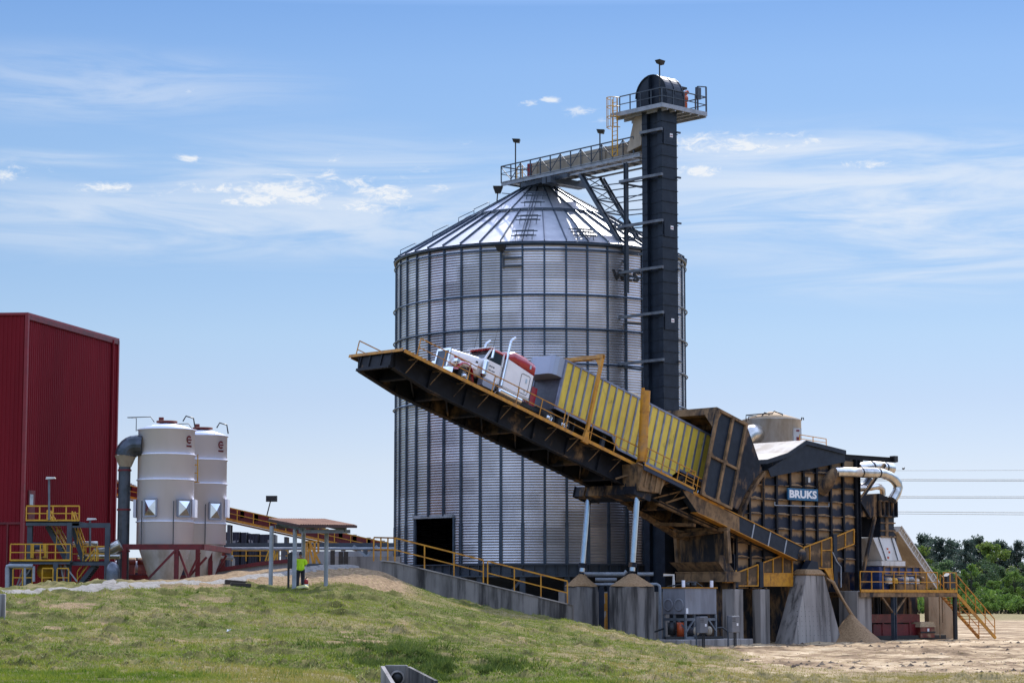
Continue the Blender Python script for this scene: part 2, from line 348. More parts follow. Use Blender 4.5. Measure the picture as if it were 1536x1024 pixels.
for i, p in enumerate(PX):
    tab[i, 0] = 1.2; tab[i, 1] = 1.2 if p < 1100 else .6
    for j, Yv in enumerate(YS[2:11]): tab[i, 2 + j] = T(PYT[p][j], Yv)
    e = {-900: 3.0, -300: 3.0, 0: 3.0, 200: 3.3, 400: 4.4, 520: 4.85, 570: 3.6, 620: 2.6}.get(p, 0.)
    l = {-900: 2.8, -300: 2.8, 0: 2.8, 200: 2.8, 400: 4.0, 520: 4.6, 570: 2.2, 620: .6}.get(p, 0.)
    tab[i, 11] = e; tab[i, 12] = l; tab[i, 13] = l * .75 if p < 560 else 0; tab[i, 14] = l * .7 if p < 560 else 0
gpx = np.arange(-900, 2401, 10.); gY = np.arange(0, 171, 1.)
t1 = np.array([np.interp(gY, YS, tab[i]) for i in range(len(PX))])
GZ = np.array([np.interp(gpx, PX, t1[:, j]) for j in range(len(gY))]).T
for _ in range(10):
    g = GZ.copy(); g[1:-1] = .25 * GZ[:-2] + .5 * GZ[1:-1] + .25 * GZ[2:]; GZ = g
for _ in range(3):
    g = GZ.copy(); g[:, 1:-1] = .25 * GZ[:, :-2] + .5 * GZ[:, 1:-1] + .25 * GZ[:, 2:]; GZ = g
def smooth_noise(x, y, s, seed=0):       # cheap value noise, vectorised
    r = np.random.default_rng(seed); tb = r.random((256, 256)); x = x / s; y = y / s
    xi = np.floor(x).astype(int); yi = np.floor(y).astype(int); fx = x - xi; fy = y - yi
    fx = fx * fx * (3 - 2 * fx); fy = fy * fy * (3 - 2 * fy); t = lambda a, b: tb[a % 256, b % 256]
    return (t(xi, yi) * (1 - fx) + t(xi + 1, yi) * fx) * (1 - fy) + (t(xi, yi + 1) * (1 - fx) + t(xi + 1, yi + 1) * fx) * fy
def fbm(x, y, s, seed=0, o=4):
    return sum(smooth_noise(x, y, s / 2 ** k, seed + k) * .5 ** k for k in range(o)) / sum(.5 ** k for k in range(o))
def base_z(x, Y):
    x = np.asarray(x, float); Y = np.asarray(Y, float); p = 768 + x * F / np.maximum(Y, 40)
    u = np.clip((p + 900) / 10, 0, len(gpx) - 1.001); v = np.clip(Y, 0, 169.99); i = u.astype(int); j = v.astype(int); a = u - i; b = v - j
    z = (GZ[i, j] * (1 - a) + GZ[i + 1, j] * a) * (1 - b) + (GZ[i, j + 1] * (1 - a) + GZ[i + 1, j + 1] * a) * b
    far = np.clip((Y - 170) / 60, 0, 1); return z * (1 - far)
def zones(x, Y):                         # sand, dry grass, mulch masks
    p = 768 + x * F / np.maximum(Y, 40); n = fbm(x, Y, 5, 3); n2 = fbm(x, Y, 1.6, 9); z = base_z(x, Y); q = 900 - (z - ZC) * F / np.maximum(Y, 1)
    st = lambda v, a, b: np.clip((v - a) / (b - a), 0, 1)
    sand = st(p + (n - .5) * 260 + (n2 - .5) * 90 - np.clip(q - 972, 0, 60) * 1.2, 1010, 1100) * st(q, 955, 966) * st(Y + (n - .5) * 16, 84, 91)
    sand = np.maximum(sand, st(Y, 124, 128) * st(p, 560, 600) * st(240 - Y, 0, 20))
    sand = np.maximum(sand, st(Y, 128, 130) * st(p, 900, 980) * st(330 + 40 * n - Y, 0, 30))
    mul = st(p, 130, 330) * st(640 - p, 0, 40) * st(Y + (n - .5) * 7 + (n2 - .5) * 4 - np.interp(p, [0, 200, 300, 400, 480, 560, 640], [0, 104, 106, 112.5, 113, 114, 118]), -.8, .8)
    mul = np.maximum(mul, .85 * st(fbm(x, Y, 2.6, 123), .68, .74) * st(1000 - p, 0, 60) * st(106 - Y, 0, 6) * st(Y, 52, 58))
    dry = np.clip(st(n + .25 * (n2 - .5), .54, .70) * .75 + st(p + (n - .5) * 300, 860, 1080) * .8, 0, 1)
    return sand, mul, dry
def ground_z(x, Y):
    sand, mul, dry = zones(x, Y); near = np.clip((200 - Y) / 40, 0, 1)
    b = (fbm(x, Y, 3.2, 21) - .5) * .28 + (fbm(x, Y, .8, 31, 3) - .5) * .16 * (1 - sand) + (fbm(x, Y, .7, 41, 3) - .5) * .14 * sand
    b = b - .75 * np.clip((1.15 - np.abs(x + 2.55)) / .5, 0, 1) * np.clip((58.1 - Y) / .35, 0, 1) * np.clip((Y - 44) / 6, 0, 1)
    lp = np.clip((lumps(x, Y) - .53) / .12, 0, 1) * (1 - sand) * (1 - mul) * np.clip((fbm(x, Y, 14, 91) - .38) / .1, 0, 1) * np.clip((Y - 52) / 5, 0, 1); b = b + lp * (.07 + .36 * (smooth_noise(x, Y, .45, 55) - .35)) + (smooth_noise(x, Y, .5, 56) - .5) * .10 * (1 - sand) * np.clip((Y - 50) / 8, 0.2, 1) + (smooth_noise(x, Y, .45, 57) - .5) * .12 * sand - .09 * sand * sum(np.clip(1 - np.abs(Y - c0 - 2.2 * np.sin(x * .045 + c0)) / .32, 0, 1) for c0 in (104., 106.1, 114., 116.1, 121.5, 123.6, 97., 99.1)) + sand * np.clip(1 - np.abs(Y - 129 - 4 * (fbm(x, Y, 7, 71) - .5)) / 5, 0, 1) * .5 * np.clip((x - 9) / 5, 0, 1) * np.clip((30 - x) / 8, 0, 1) * fbm(x, Y, 2.5, 73)
    return base_z(x, Y) + b * near * np.clip((Y - 20) / 20, .2, 1)
def lumps(x, Y): return fbm(x, Y, 1.1, 61) + .25 * (fbm(x, Y, 9, 62) - .5) + .07 * np.sin((Y + .25 * x + 2.5 * fbm(x, Y, 6, 5)) * 2 * pi / 3.1)
def gz(x, Y): return float(ground_z(np.array([x]), np.array([Y]))[0])
qs = np.unique(np.concatenate([np.linspace(-9000, -400, 24), np.arange(-400, 1900, 5.), np.linspace(1900, 12000, 24)]))
yr = np.unique(np.concatenate([np.array([-20., 0, 15, 30, 38]), np.arange(42, 135, .22), np.arange(135, 175, 1.), np.array([180, 190, 200, 220, 250, 300, 320, 340, 360, 380, 420, 500, 600, 1000, 2000, 4000, 9000])]))
QX, YY = np.meshgrid(qs, yr, indexing='ij'); XX = (QX - 768) / F * (np.maximum(YY, 10) + np.where(YY < 42, (42 - YY) * .5, 0))
ZZ = ground_z(XX, YY); sa, mu, dr = zones(XX, YY)
nq, ny = XX.shape; vs = np.stack([XX, YY, ZZ], -1).reshape(-1, 3)
ii = np.arange(nq * ny).reshape(nq, ny); fs = np.stack([ii[:-1, :-1], ii[1:, :-1], ii[1:, 1:], ii[:-1, 1:]], -1).reshape(-1, 4)
def np_mesh(name, vs, fs, mat, k=4, smooth=True):
    me = bpy.data.meshes.new(name); me.vertices.add(len(vs)); me.vertices.foreach_set('co', vs.astype(np.float32).ravel())
    me.loops.add(fs.size); me.loops.foreach_set('vertex_index', fs.astype(np.int32).ravel())
    me.polygons.add(len(fs)); me.polygons.foreach_set('loop_start', np.arange(0, fs.size, k, dtype=np.int32)); me.polygons.foreach_set('loop_total', np.full(len(fs), k, np.int32))
    me.update(calc_edges=True); me.polygons.foreach_set('use_smooth', np.full(len(fs), smooth)); me.materials.append(mat)
    o = bpy.data.objects.new(name, me); COL.objects.link(o); MW[o.name] = Matrix.Identity(4); return o
def vcol(o, name, arr):
    a = o.data.color_attributes.new(name, 'FLOAT_COLOR', 'POINT'); c = np.ones((len(arr), 4), np.float32); c[:, :arr.shape[1]] = arr; a.data.foreach_set('color', c.ravel())
gm = bpy.data.materials.new('ground_soil'); gm.use_nodes = True; nt = gm.node_tree; L = nt.links.new; bs = nt.nodes['Principled BSDF']; bs.inputs['Roughness'].default_value = 1; bs.inputs['Specular IOR Level'].default_value = .1
at = nd(nt, 'ShaderNodeVertexColor', layer_name='zone'); sx = nd(nt, 'ShaderNodeSeparateColor'); L(at.outputs[0], sx.inputs[0]); tc = nd(nt, 'ShaderNodeTexCoord')
def gn(s, d=8, r=.6):
    n = nd(nt, 'ShaderNodeTexNoise'); n.inputs['Scale'].default_value = s; n.inputs['Detail'].default_value = d; n.inputs['Roughness'].default_value = r; L(tc.outputs['Object'], n.inputs[0]); return n.outputs['Fac']
def gns(s, st):
    mp = nd(nt, 'ShaderNodeMapping'); mp.inputs['Scale'].default_value = st; L(tc.outputs['Object'], mp.inputs[0]); n = nd(nt, 'ShaderNodeTexNoise'); n.inputs['Scale'].default_value = s; n.inputs['Detail'].default_value = 8; n.inputs['Roughness'].default_value = .65; L(mp.outputs[0], n.inputs[0]); return n.outputs['Fac']
def avg(a, b, k):
    m = nd(nt, 'ShaderNodeMix', data_type='FLOAT'); m.inputs[0].default_value = k; L(a, m.inputs[2]); L(b, m.inputs[3]); return m.outputs[0]
def rmp(v, cols):
    r = nd(nt, 'ShaderNodeValToRGB'); e = r.color_ramp.elements
    while len(e) < len(cols): e.new(.5)
    for k, (p, c) in enumerate(cols): e[k].position = p; e[k].color = (*c, 1)
    L(v, r.inputs[0]); return r.outputs[0]
def mixc(f, a, b):
    x = nd(nt, 'ShaderNodeMix', data_type='RGBA'); L(f, x.inputs[0]); L(a, x.inputs[6]); L(b, x.inputs[7]); return x.outputs[2]
g1 = rmp(gn(1.3), [(.3, (.05, .05, .012)), (.5, (.11, .105, .028)), (.7, (.20, .17, .06))])
g2 = rmp(gn(2.2), [(.3, (.13, .11, .045)), (.55, (.26, .20, .095)), (.75, (.36, .27, .14))])
g3 = rmp(avg(gn(.9, 10), gns(1, (.22, .17, 1)), .7), [(.36, (.07, .045, .025)), (.45, (.21, .138, .078)), (.525, (.40, .285, .165)), (.63, (.60, .465, .30))])
g4 = rmp(gn(5, 8, .7), [(.3, (.09, .058, .032)), (.5, (.25, .165, .09)), (.72, (.42, .30, .17))])
c = mixc(sx.outputs[2], g1, g2); c = mixc(sx.outputs[1], c, g4); c = mixc(sx.outputs[0], c, g3); L(c, bs.inputs['Base Color'])
bm_ = nd(nt, 'ShaderNodeBump'); bm_.inputs['Strength'].default_value = .7; bm_.inputs['Distance'].default_value = .08; L(gn(5, 10, .7), bm_.inputs['Height']); L(bm_.outputs[0], bs.inputs['Normal'])
ground = np_mesh('ground', vs, fs, gm); tag(ground, kind='structure'); vcol(ground, 'zone', np.stack([sa, mu, dr], -1).reshape(-1, 3))

# the gravel track along the crest
tr_pts = [(-60, 97.5, 100.5), (0, 98, 101), (100, 101.5, 105), (200, 105.5, 109), (300, 111, 115), (400, 118.5, 122), (470, 122.5, 126), (540, 126.5, 130)]
mb = MB(); n = 90; tvs = []; tfs = []
for i in range(n + 1):
    p = -60 + 600 * i / n; y0 = np.interp(p, [t[0] for t in tr_pts], [t[1] for t in tr_pts]); y1 = np.interp(p, [t[0] for t in tr_pts], [t[2] for t in tr_pts])
    for k in range(5):
        Yk = y0 + (y1 - y0) * k / 4 + (random.random() - .5) * .5; x = (p - 768) * Yk / F; tvs.append((x, Yk, gz(x, Yk) + (.11 if 0 < k < 4 else -.02)))
tfs = [(i * 5 + k, (i + 1) * 5 + k, (i + 1) * 5 + k + 1, i * 5 + k + 1) for i in range(n) for k in range(4)]
mb.add(tvs, tfs, True); GRAV = pm('track_gravel', (.21, .19, .165), (.12, .105, .09), rough=1, scale=4, bump=.5, bscale=20)
tag(mb.build('gravel_track', GRAV, fix=False), kind='structure')

# grass blades, cut clippings and the tall weeds
def blades(name, x, Y, h, wd, lean, cols, seed, kind_label, rough=.7):
    r = np.random.default_rng(seed); n = len(x); z = ground_z(x, Y); a = r.random(n) * 2 * pi; l = (r.random(n) ** .7) * lean * h; la = r.random(n) * 2 * pi
    dx = np.cos(a) * wd / 2; dy = np.sin(a) * wd / 2; v = np.zeros((n, 3, 3))
    v[:, 0] = np.stack([x - dx, Y - dy, z - .02], -1); v[:, 1] = np.stack([x + dx, Y + dy, z - .02], -1)
    v[:, 2] = np.stack([x + np.cos(la) * l, Y + np.sin(la) * l, z + h], -1)
    o = np_mesh(name, v.reshape(-1, 3), np.arange(3 * n).reshape(n, 3), cols[0], 3, False); vcol(o, 'tint', np.repeat(cols[1], 3, 0)); tag(o, kind='stuff'); return o
bmt = bpy.data.materials.new('grass_blade'); bmt.use_nodes = True; nt = bmt.node_tree; L = nt.links.new; bs = nt.nodes['Principled BSDF']; bs.inputs['Roughness'].default_value = .75; bs.inputs['Specular IOR Level'].default_value = .15
at = nd(nt, 'ShaderNodeVertexColor', layer_name='tint'); L(at.outputs[0], bs.inputs['Base Color'])
tl = nd(nt, 'ShaderNodeBsdfTranslucent'); L(at.outputs[0], tl.inputs[0]); ms = nd(nt, 'ShaderNodeMixShader'); ms.inputs[0].default_value = .3
L(bs.outputs[0], ms.inputs[1]); L(tl.outputs[0], ms.inputs[2]); L(ms.outputs[0], nt.nodes['Material Output'].inputs[0])
def lerpc(a, b, t): return np.asarray(a)[None] * (1 - t[:, None]) + np.asarray(b)[None] * t[:, None]
N = 430000
Yb = 44 + (133 - 44) * rng.random(N) ** 1.0; pb = -30 + 1640 * rng.random(N); xb = (pb - 768) * Yb / F
d0_ = 0; s_, m_, d_ = zones(xb, Yb); keep = (rng.random(N) > s_ * .97) & (rng.random(N) > m_ * .96) & ~((Yb > 126.5) & (pb > 560)) & ~((np.abs(xb + 2.6) < .8) & (Yb > 52) & (Yb < 58))
trk = (pb < 545) & (Yb > np.interp(pb, [t[0] for t in tr_pts], [t[1] - .1 for t in tr_pts])); keep &= ~trk
xb, Yb, d_ = xb[keep], Yb[keep], d_[keep]; patch = fbm(xb, Yb, 2.6, 77); nb = len(xb)
t = np.clip(rng.random(nb) * .6 + patch * 1.3 - .55, 0, 1); colb = lerpc((.085, .16, .010), (.31, .33, .045), t); colb = colb * (1 - d_[:, None] * .8) + lerpc((.30, .22, .06), (.44, .33, .13), rng.random(nb)) * d_[:, None] * .8
blades('grass', xb, Yb, (.03 + .06 * rng.random(nb)) * (1 + .5 * (patch > .58)), .018 + .02 * rng.random(nb), 1.2, (bmt, colb), 5, 'grass')
# windrows of cut grass: ragged pale-green lumps along mowing passes
xc = []; yc = []
for _ in range(150000):
    Yv = 54 + 62 * random.random(); p = -30 + 1130 * random.random(); xc.append((p - 768) * Yv / F); yc.append(Yv)
xc = np.array(xc); yc = np.array(yc); pc = 768 + xc * F / yc; st_ = np.sin((yc + .25 * xc + 2.5 * fbm(xc, yc, 6, 5)) * 2 * pi / 3.1); lump = lumps(xc, yc)
big = fbm(xc, yc, 14, 91); s_, m_, d_ = zones(xc, yc); k = (lump > .54) & (big > .40) & (s_ < .2) & (m_ < .2) & (yc < np.interp(pc, [-30, 200, 400, 600, 1100], [92, 98, 104, 112, 112])); xc, yc, lump = xc[k], yc[k], lump[k]; nc = len(xc)
colc = lerpc((.18, .22, .05), (.44, .44, .17), rng.random(nc)); hc = .02 + .05 * rng.random(nc)
blades('grass_clippings', xc, yc, hc, .025 + .03 * rng.random(nc), 2.4, (bmt, colc), 6, 'clippings')
nw = 26000; pw = np.concatenate([rng.normal(590, 48, nw), rng.normal(660, 50, nw), rng.normal(722, 36, nw // 2)]); Yw = np.concatenate([rng.normal(73, 4.5, nw), rng.normal(67, 4, nw), rng.normal(62, 2.6, nw // 2)])
xw = (pw - 768) * Yw / F; fw = fbm(xw, Yw, 1.3, 15, 5); k = (fw + .10 * rng.random(len(xw)) > .50) & (Yw > 59.5); xw, Yw, fw = xw[k], Yw[k], fw[k]; nw = len(xw); t = rng.random(nw); cl_ = smooth_noise(xw, Yw, .55, 19)
blades('tall_weeds', xw, Yw, .06 + .45 * t ** 1.6 * np.clip((fw - .45) * 5, .1, 1) * cl_, .03 + .03 * rng.random(nw), 1.0, (bmt, lerpc((.03, .065, .010), (.17, .21, .05), np.clip(rng.random(nw) ** 1.3 * .7 + cl_ * .4 - .1, 0, 1))), 8, 'weeds')
nt_ = 520; Yt = 47 + 62 * rng.random(nt_); pt = -20 + 1080 * rng.random(nt_); xt = (pt - 768) * Yt / F; st2, mt2, _ = zones(xt, Yt); kt = (st2 < .3) & (mt2 < .3); xt, Yt = xt[kt], Yt[kt]; per = 34
rt2 = np.repeat(.05 + .16 * rng.random(len(xt)), per); xq = np.repeat(xt, per) + rng.normal(size=len(xt) * per) * rt2; Yq = np.repeat(Yt, per) + rng.normal(size=len(xt) * per) * rt2; tq = np.repeat(rng.random(len(xt)), per)
blades('grass_tufts', xq, Yq, (.05 + .13 * rng.random(len(xq))) * (.6 + .8 * tq), .02 + .02 * rng.random(len(xq)), 1.0, (bmt, lerpc((.045, .10, .010), (.20, .25, .04), np.clip(tq * .7 + .5 * rng.random(len(xq)) - .1, 0, 1))), 9, 'tufts')
# dark clods and chips scattered over the sand yard
nd_ = 1900; Yd = 92 + 72 * rng.random(nd_) ** 1.2; pd = 960 + 620 * rng.random(nd_); xd = (pd - 768) * Yd / F; sd_, _, _ = zones(xd, Yd); band_ = fbm(xd * .35, Yd, 5, 33); k = (sd_ > .5) & (band_ > .47); xd, Yd = xd[k], Yd[k]; nd_ = len(xd)
zd_ = ground_z(xd, Yd); sz = .02 + .13 * rng.random(nd_) ** 5 + .03 * rng.random(nd_); vv = np.zeros((nd_, 5, 3)); a0 = rng.random(nd_) * 6.28
for q in range(4): vv[:, q] = np.stack([xd + np.cos(a0 + q * 1.571) * sz * (1 + rng.random(nd_)), Yd + np.sin(a0 + q * 1.571) * sz, zd_ - .02], -1)
vv[:, 4] = np.stack([xd, Yd, zd_ + sz * (.5 + .5 * rng.random(nd_))], -1); ib = np.arange(nd_)[:, None] * 5; tf = np.concatenate([ib + np.array([[q, (q + 1) % 4, 4]]) for q in range(4)])
tag(np_mesh('dirt_clods', vv.reshape(-1, 3), tf, pm('dark_clod', (.12, .08, .05), (.34, .24, .15), rough=1, scale=.8), 3, False), kind='stuff')
# ================================================================ SILO
SX = GP(811, 900, 170).x; SC = Vector((SX, 170, 0)); SR = 170 * math.sin(math.atan(219 / F)) - .05
ZE = GP(592, 396, 170).z; ZA = GP(820, 281, 169).z; ZB = 5.45
silo = thing('grain_silo', 'huge round corrugated steel silo with conical roof behind the tilted truck', 'silo', SC)
def scyl(th, z, r=SR): return Vector((SC.x + r * math.sin(th), SC.y - r * math.cos(th), z))
def sth(px):                              # angle on the near wall that shows at column px
    best = min(((abs(768 + F * scyl(t, 0).x / scyl(t, 0).y - px), t) for t in np.linspace(-1.5, 1.5, 1201))); return best[1]
NS = 44; nc_ = NS * 4; pitch = .19; nrow = int((ZE - ZB) / pitch) * 5
d0, d1 = sth(623), sth(681); zd = GP(650, 775, 160.5).z
ths = np.linspace(0, 2 * pi, nc_, endpoint=False) - pi; ths = np.sort(np.concatenate([ths, [d0, d1]])); nc_ = len(ths)
zs = ZB + (ZE - ZB) * np.arange(nrow + 1) / nrow; rr = SR + .017 * np.sin(2 * pi * (zs - ZB) / pitch)
tt, rz = np.meshgrid(ths, rr); _, zz = np.meshgrid(ths, zs)
sv = np.stack([rz * np.sin(tt), -rz * np.cos(tt), zz], -1).reshape(-1, 3)
ii = np.arange((nrow + 1) * nc_).reshape(nrow + 1, nc_); jj = np.roll(ii, -1, 1)
fq = np.stack([ii[:-1], jj[:-1], jj[1:], ii[1:]], -1)
tm = ths + 1e-4; dm = (tm[None] > d0) & (tm[None] < d1) & (zs[:-1, None] < zd)
fq = fq[~dm].reshape(-1, 4)
# sheet-to-sheet tint so the rings read as separate galvanised plates
GALVS = pm('galvanised_wall', (.60, .585, .59), (.44, .43, .45), rough=.33, metal=.9, scale=.35, lo=.3, hi=.7, stretch=(1, 1, .5), rvar=.08)
nt = GALVS.node_tree; L = nt.links.new; at = nd(nt, 'ShaderNodeVertexColor', layer_name='sheet'); mx = nd(nt, 'ShaderNodeMix', data_type='RGBA', blend_type='MULTIPLY'); mx.inputs[0].default_value = 1
lk = nt.nodes['Principled BSDF'].inputs['Base Color'].links[0]; L(lk.from_socket, mx.inputs[6]); L(at.outputs[0], mx.inputs[7]); L(mx.outputs[2], nt.nodes['Principled BSDF'].inputs['Base Color'])
sw = np_mesh('wall', sv, fq, GALVS); sw.parent = silo; MW[sw.name] = MW[silo.name]
ring_i = np.floor((zz + 0.2) / 1.17).astype(int); sect = np.floor((tt + pi) / (2 * pi) * (NS / 2) + (ring_i % 2) * .5).astype(int)
rs = np.random.default_rng(5).random((64, 64)); ti = .62 + .44 * rs[ring_i % 64, sect % 64]; vcol(sw, 'sheet', np.repeat(ti.reshape(-1, 1), 3, 1) * np.array([[.99, 1, 1.02]]))
mb = MB(); off = 0.5 * 2 * pi / NS
def stiff(th0, M=None):
    for za, zb, wd, dp in ((ZB, 8.3, .22, .12), (8.3, 15.5, .17, .10), (15.5, ZE - .12, .13, .09)):
        p = scyl(th0, za, SR + dp / 2); q = scyl(th0, zb, SR + dp / 2); n = Vector((math.sin(th0), -math.cos(th0), 0)); mb.bar(p, q, wd, dp, n)
stiff(0); st0 = mb.build('stiffener', GALVD, silo); ang0 = sth(850)
for k in range(NS):
    o = st0 if k == 0 else st0.copy()
    if k: COL.objects.link(o); o.parent = silo; MW[o.name] = MW[silo.name]
    a = ang0 + 2 * pi * k / NS; o.rotation_euler.z = a
    ad = (a + pi) % (2 * pi) - pi
    if d0 + .02 < ad < d1 - .02:          # the door interrupts these
        mb = MB(); sl_ = []
        for za, zb, wd, dp in ((zd + .1, 15.5, .17, .10), (15.5, ZE - .12, .13, .09)): mb.bar(scyl(ad, za, SR + dp / 2), scyl(ad, zb, SR + dp / 2), wd, dp, (math.sin(ad), -math.cos(ad), 0))
        if k: bpy.data.objects.remove(o)
        mb.build('stiffener', GALVD, silo)
for i, (py, r_) in enumerate(((441.6, .05), (492.5, .05), (545, .05), (598, .05))):
    z = GP(811, py, 159.1).z; mb = MB(); mb.lathe([(SR + .15, z - .07), (SR + .24, z), (SR + .15, z + .07)], 132, SC); mb.build('wind_ring', GALVD, silo, fix=False)
    if i < 2:
        pass
mb = MB(); mb.lathe([(SR + .02, ZE - .22), (SR + .16, ZE - .22), (SR + .20, ZE - .1), (SR + .16, ZE + .0), (SR + .0, ZE + .04)], 132, SC); mb.lathe([(SR + .12, ZE - .62), (SR + .19, ZE - .56), (SR + .12, ZE - .5)], 132, SC); mb.build('eave_ring', GALVD, silo, fix=False)
# door
mb = MB(); p, q = scyl(d0, zd + .1, SR + .12), scyl(d1, zd + .1, SR + .12); mb.bar(p, q, .22, .24); mb.build('door_lintel', LGREY, silo)
mb = MB(); mb.bar(scyl(d0, ZB, SR + .05), scyl(d0, zd, SR + .05), .14); mb.bar(scyl(d1, ZB, SR + .05), scyl(d1, zd, SR + .05), .14); mb.build('door_frame', GALVD, silo)
mb = MB(); mb.lathe([(.1, ZB + .02), (SR - .1, ZB + .02)], 64, SC); mb.build('silo_floor', SLATE, silo, fix=False)
# roof: separate sheets between radial ribs, two tiers
mb = MB(); RA = 1.35
def rz_(f): return (SR + .22) * (1 - f) + RA * f, (ZE + .02) * (1 - f) + ZA * f
for k in range(NS):
    a0_, a1_ = ang0 + 2 * pi * k / NS, ang0 + 2 * pi * (k + 1) / NS
    for f0, f1, lift in ((0, .56, 0), (.54, 1, .05)):
        if f0 and k % 2: continue
        a1x = a1_ if not f0 else a0_ + 4 * pi / NS
        (r0, z0), (r1, z1) = rz_(f0), rz_(f1); am = (a0_ + a1x) / 2; nseg = 6; vs_ = []
        for j in range(nseg + 1):
            a = a0_ + (a1x - a0_) * j / nseg; s_ = lift - .012 * math.sin(pi * j / nseg) + random.uniform(-.004, .004)
            vs_ += [scyl(a, z0 + s_, r0), scyl(a, z1 + s_, r1)]
        mb.add(vs_, [(2 * j, 2 * j + 2, 2 * j + 3, 2 * j + 1) for j in range(nseg)], True)
roof = mb.build('roof', GALVR, silo); mb = MB()
for k in range(NS):
    a = ang0 + 2 * pi * k / NS; n = Vector((math.sin(a), -math.cos(a), 0))
    for f0, f1 in ((0, .56), (.55, 1)):
        if f0 and k % 2: continue
        (r0, z0), (r1, z1) = rz_(f0), rz_(f1); mb.bar(scyl(a, z0 + .06, r0), scyl(a, z1 + .1, r1), .055, .14, n.cross(Vector((0, 0, 1))).cross(n) + n * .5)
build_each(mb, 'roof_rib', GALVD, roof)
mb = MB(); r0, z0 = rz_(.555); mb.lathe([(r0 + .12, z0 - .02), (r0 + .12, z0 + .16), (r0 - .1, z0 + .2)], 88, SC); mb.build('roof_ring', SLATE, roof, fix=False)
mb = MB(); mb.lathe([(RA + .2, ZA - .05), (RA + .2, ZA + .35), (RA - .2, ZA + .55), (.1, ZA + .6)], 32, SC); mb.build('roof_cap', SLATE, roof, fix=False)
for thx, fr in ((sth(786), (.02, .1, .3, .37, .62, .75, .8)), (sth(880) + .0, (.03, .09, .14))):
    mb = MB(); n = Vector((math.sin(thx), -math.cos(thx), 0)); sd = Vector((math.cos(thx), math.sin(thx), 0))
    ra, za = rz_(.02); rb, zb = rz_(fr[-1] + .04)
    for sgn in (-1, 1): mb.bar(scyl(thx, za + .22, ra) + sd * .2 * sgn, scyl(thx, zb + .22, rb) + sd * .2 * sgn, .05)
    for f in fr:
        r_, z_ = rz_(f); c = scyl(thx, z_ + .3, r_); mb.bar(c - sd * .9, c + sd * .9, .07); mb.bar(c - sd * .6 + n * .35, c + sd * .7 + n * .35, .05)
        for sgn in (-1, 1): mb.bar(c + sd * sgn * .6 + Vector((0, 0, -.3)), c + sd * sgn * .6, .05)
    mb.build('roof_ladder', SLATE, roof)
for thx in (-pi / 2 + .12, ):
    mb = MB()
    for f in (.05, .3, .5, .62):
        (r0, z0), (r1, z1) = rz_(f), rz_(f + .12); p, q = scyl(thx, z0 + .1, r0), scyl(thx, z1 + .1, r1); mb.path([p, p + Vector((0, 0, .45)), q + Vector((0, 0, .35)), q], .03, 6)
    build_each(mb, 'grab_rail', GALVD, roof)
# eave floodlight on its bracket
thx = sth(755); n = Vector((math.sin(thx), -math.cos(thx), 0)); sd = Vector((math.cos(thx), math.sin(thx), 0)); c = scyl(thx, ZE - .75, SR + .1)
mb = MB(); 
for dz in (-.4, -1.0): mb.bar(c + Vector((0, 0, dz)), c + sd * 1.4 + Vector((0, 0, dz)), .1)
mb.bar(c + Vector((0, 0, -.2)), c + Vector((0, 0, -1.1)), .09); mb.bar(c, c + n * .6, .07); fb = mb.build('floodlight_bracket', SLATE, silo)
mb = MB(); p = c + n * .65 + sd * .0 + Vector((0, 0, .15)); mb.hexa([p + sd * x + n * y + Vector((0, 0, z)) for z, s_ in ((-.16, .16), (.22, .28)) for x, y in ((-s_ * 1.3, -s_), (s_ * 1.3, -s_), (s_ * 1.3, s_), (-s_ * 1.3, s_))]); fl = mb.build('floodlight', BLACK, fb)
# painted letters on the wall, partly hidden behind the tie beams
for ch, px in (('W', 931), ('E', 944), ('S', 955.5), ('T', 966)):
    th = sth(px); n = Vector((math.sin(th), -math.cos(th), 0)); sd = Vector((math.cos(th), math.sin(th), 0)); c = scyl(th, GP(px, 411.5, 160).z, SR + .06)
    tb = text('l', ch, 1.05, basis(sd, Vector((0, 0, 1)), n, c), None, None, .015, .03, 1.1); tb.build('painted_letter', BLACK, silo)
# base girder, legs, hopper
mb = MB(); mb.lathe([(SR + .28, ZB - .02), (SR + .28, ZB - .1), (SR + .06, ZB - .1), (SR + .06, ZB - .82), (SR + .28, ZB - .82), (SR + .28, ZB - .92), (SR - .3, ZB - .92), (SR - .3, ZB - .02)], 132, SC, smooth=False)
for k in range(NS * 2): a = ang0 + pi * k / NS; mb.bar(scyl(a, ZB - .1, SR + .16), scyl(a, ZB - .82, SR + .16), .03, .2, (math.sin(a), -math.cos(a), 0))
mb.build('base_girder', SLATE, silo, fix=False)
mb = MB(); mb.ibeam(scyl(0, 0, SR - .05), scyl(0, ZB - .92, SR - .05), .4, .4, .04, (0, 1, 0)); c0 = mb.build('leg', SLATE, silo)
for k in range(0, NS // 2):
    o = c0 if k == 0 else c0.copy()
    if k: COL.objects.link(o); o.parent = silo; MW[o.name] = MW[silo.name]
    o.rotation_euler.z = ang0 + 4 * pi * k / NS
mb = MB(); mb.lathe([(SR - .3, ZB - .9), (2.2, 1.6), (2.2, .4)], 44, SC); mb.build('hopper', SLATE, silo, fix=False)
mb = MB(); mb.lathe([(SR + .6, -.3), (SR + .6, .9), (SR - .9, .9), (SR - .9, -.3)], 66, SC, smooth=False); mb.build('ring_footing', CONCW, silo, fix=False)
mb = MB()
for k in range(-3, 4):
    a = ang0 + 4 * pi * k / NS; b = ang0 + 4 * pi * (k + 1) / NS
    if k % 2 == 0: mb.bar(scyl(a, .9, SR), scyl(b, ZB - 1, SR), .18)
build_each(mb, 'leg_brace', SLATE, silo)

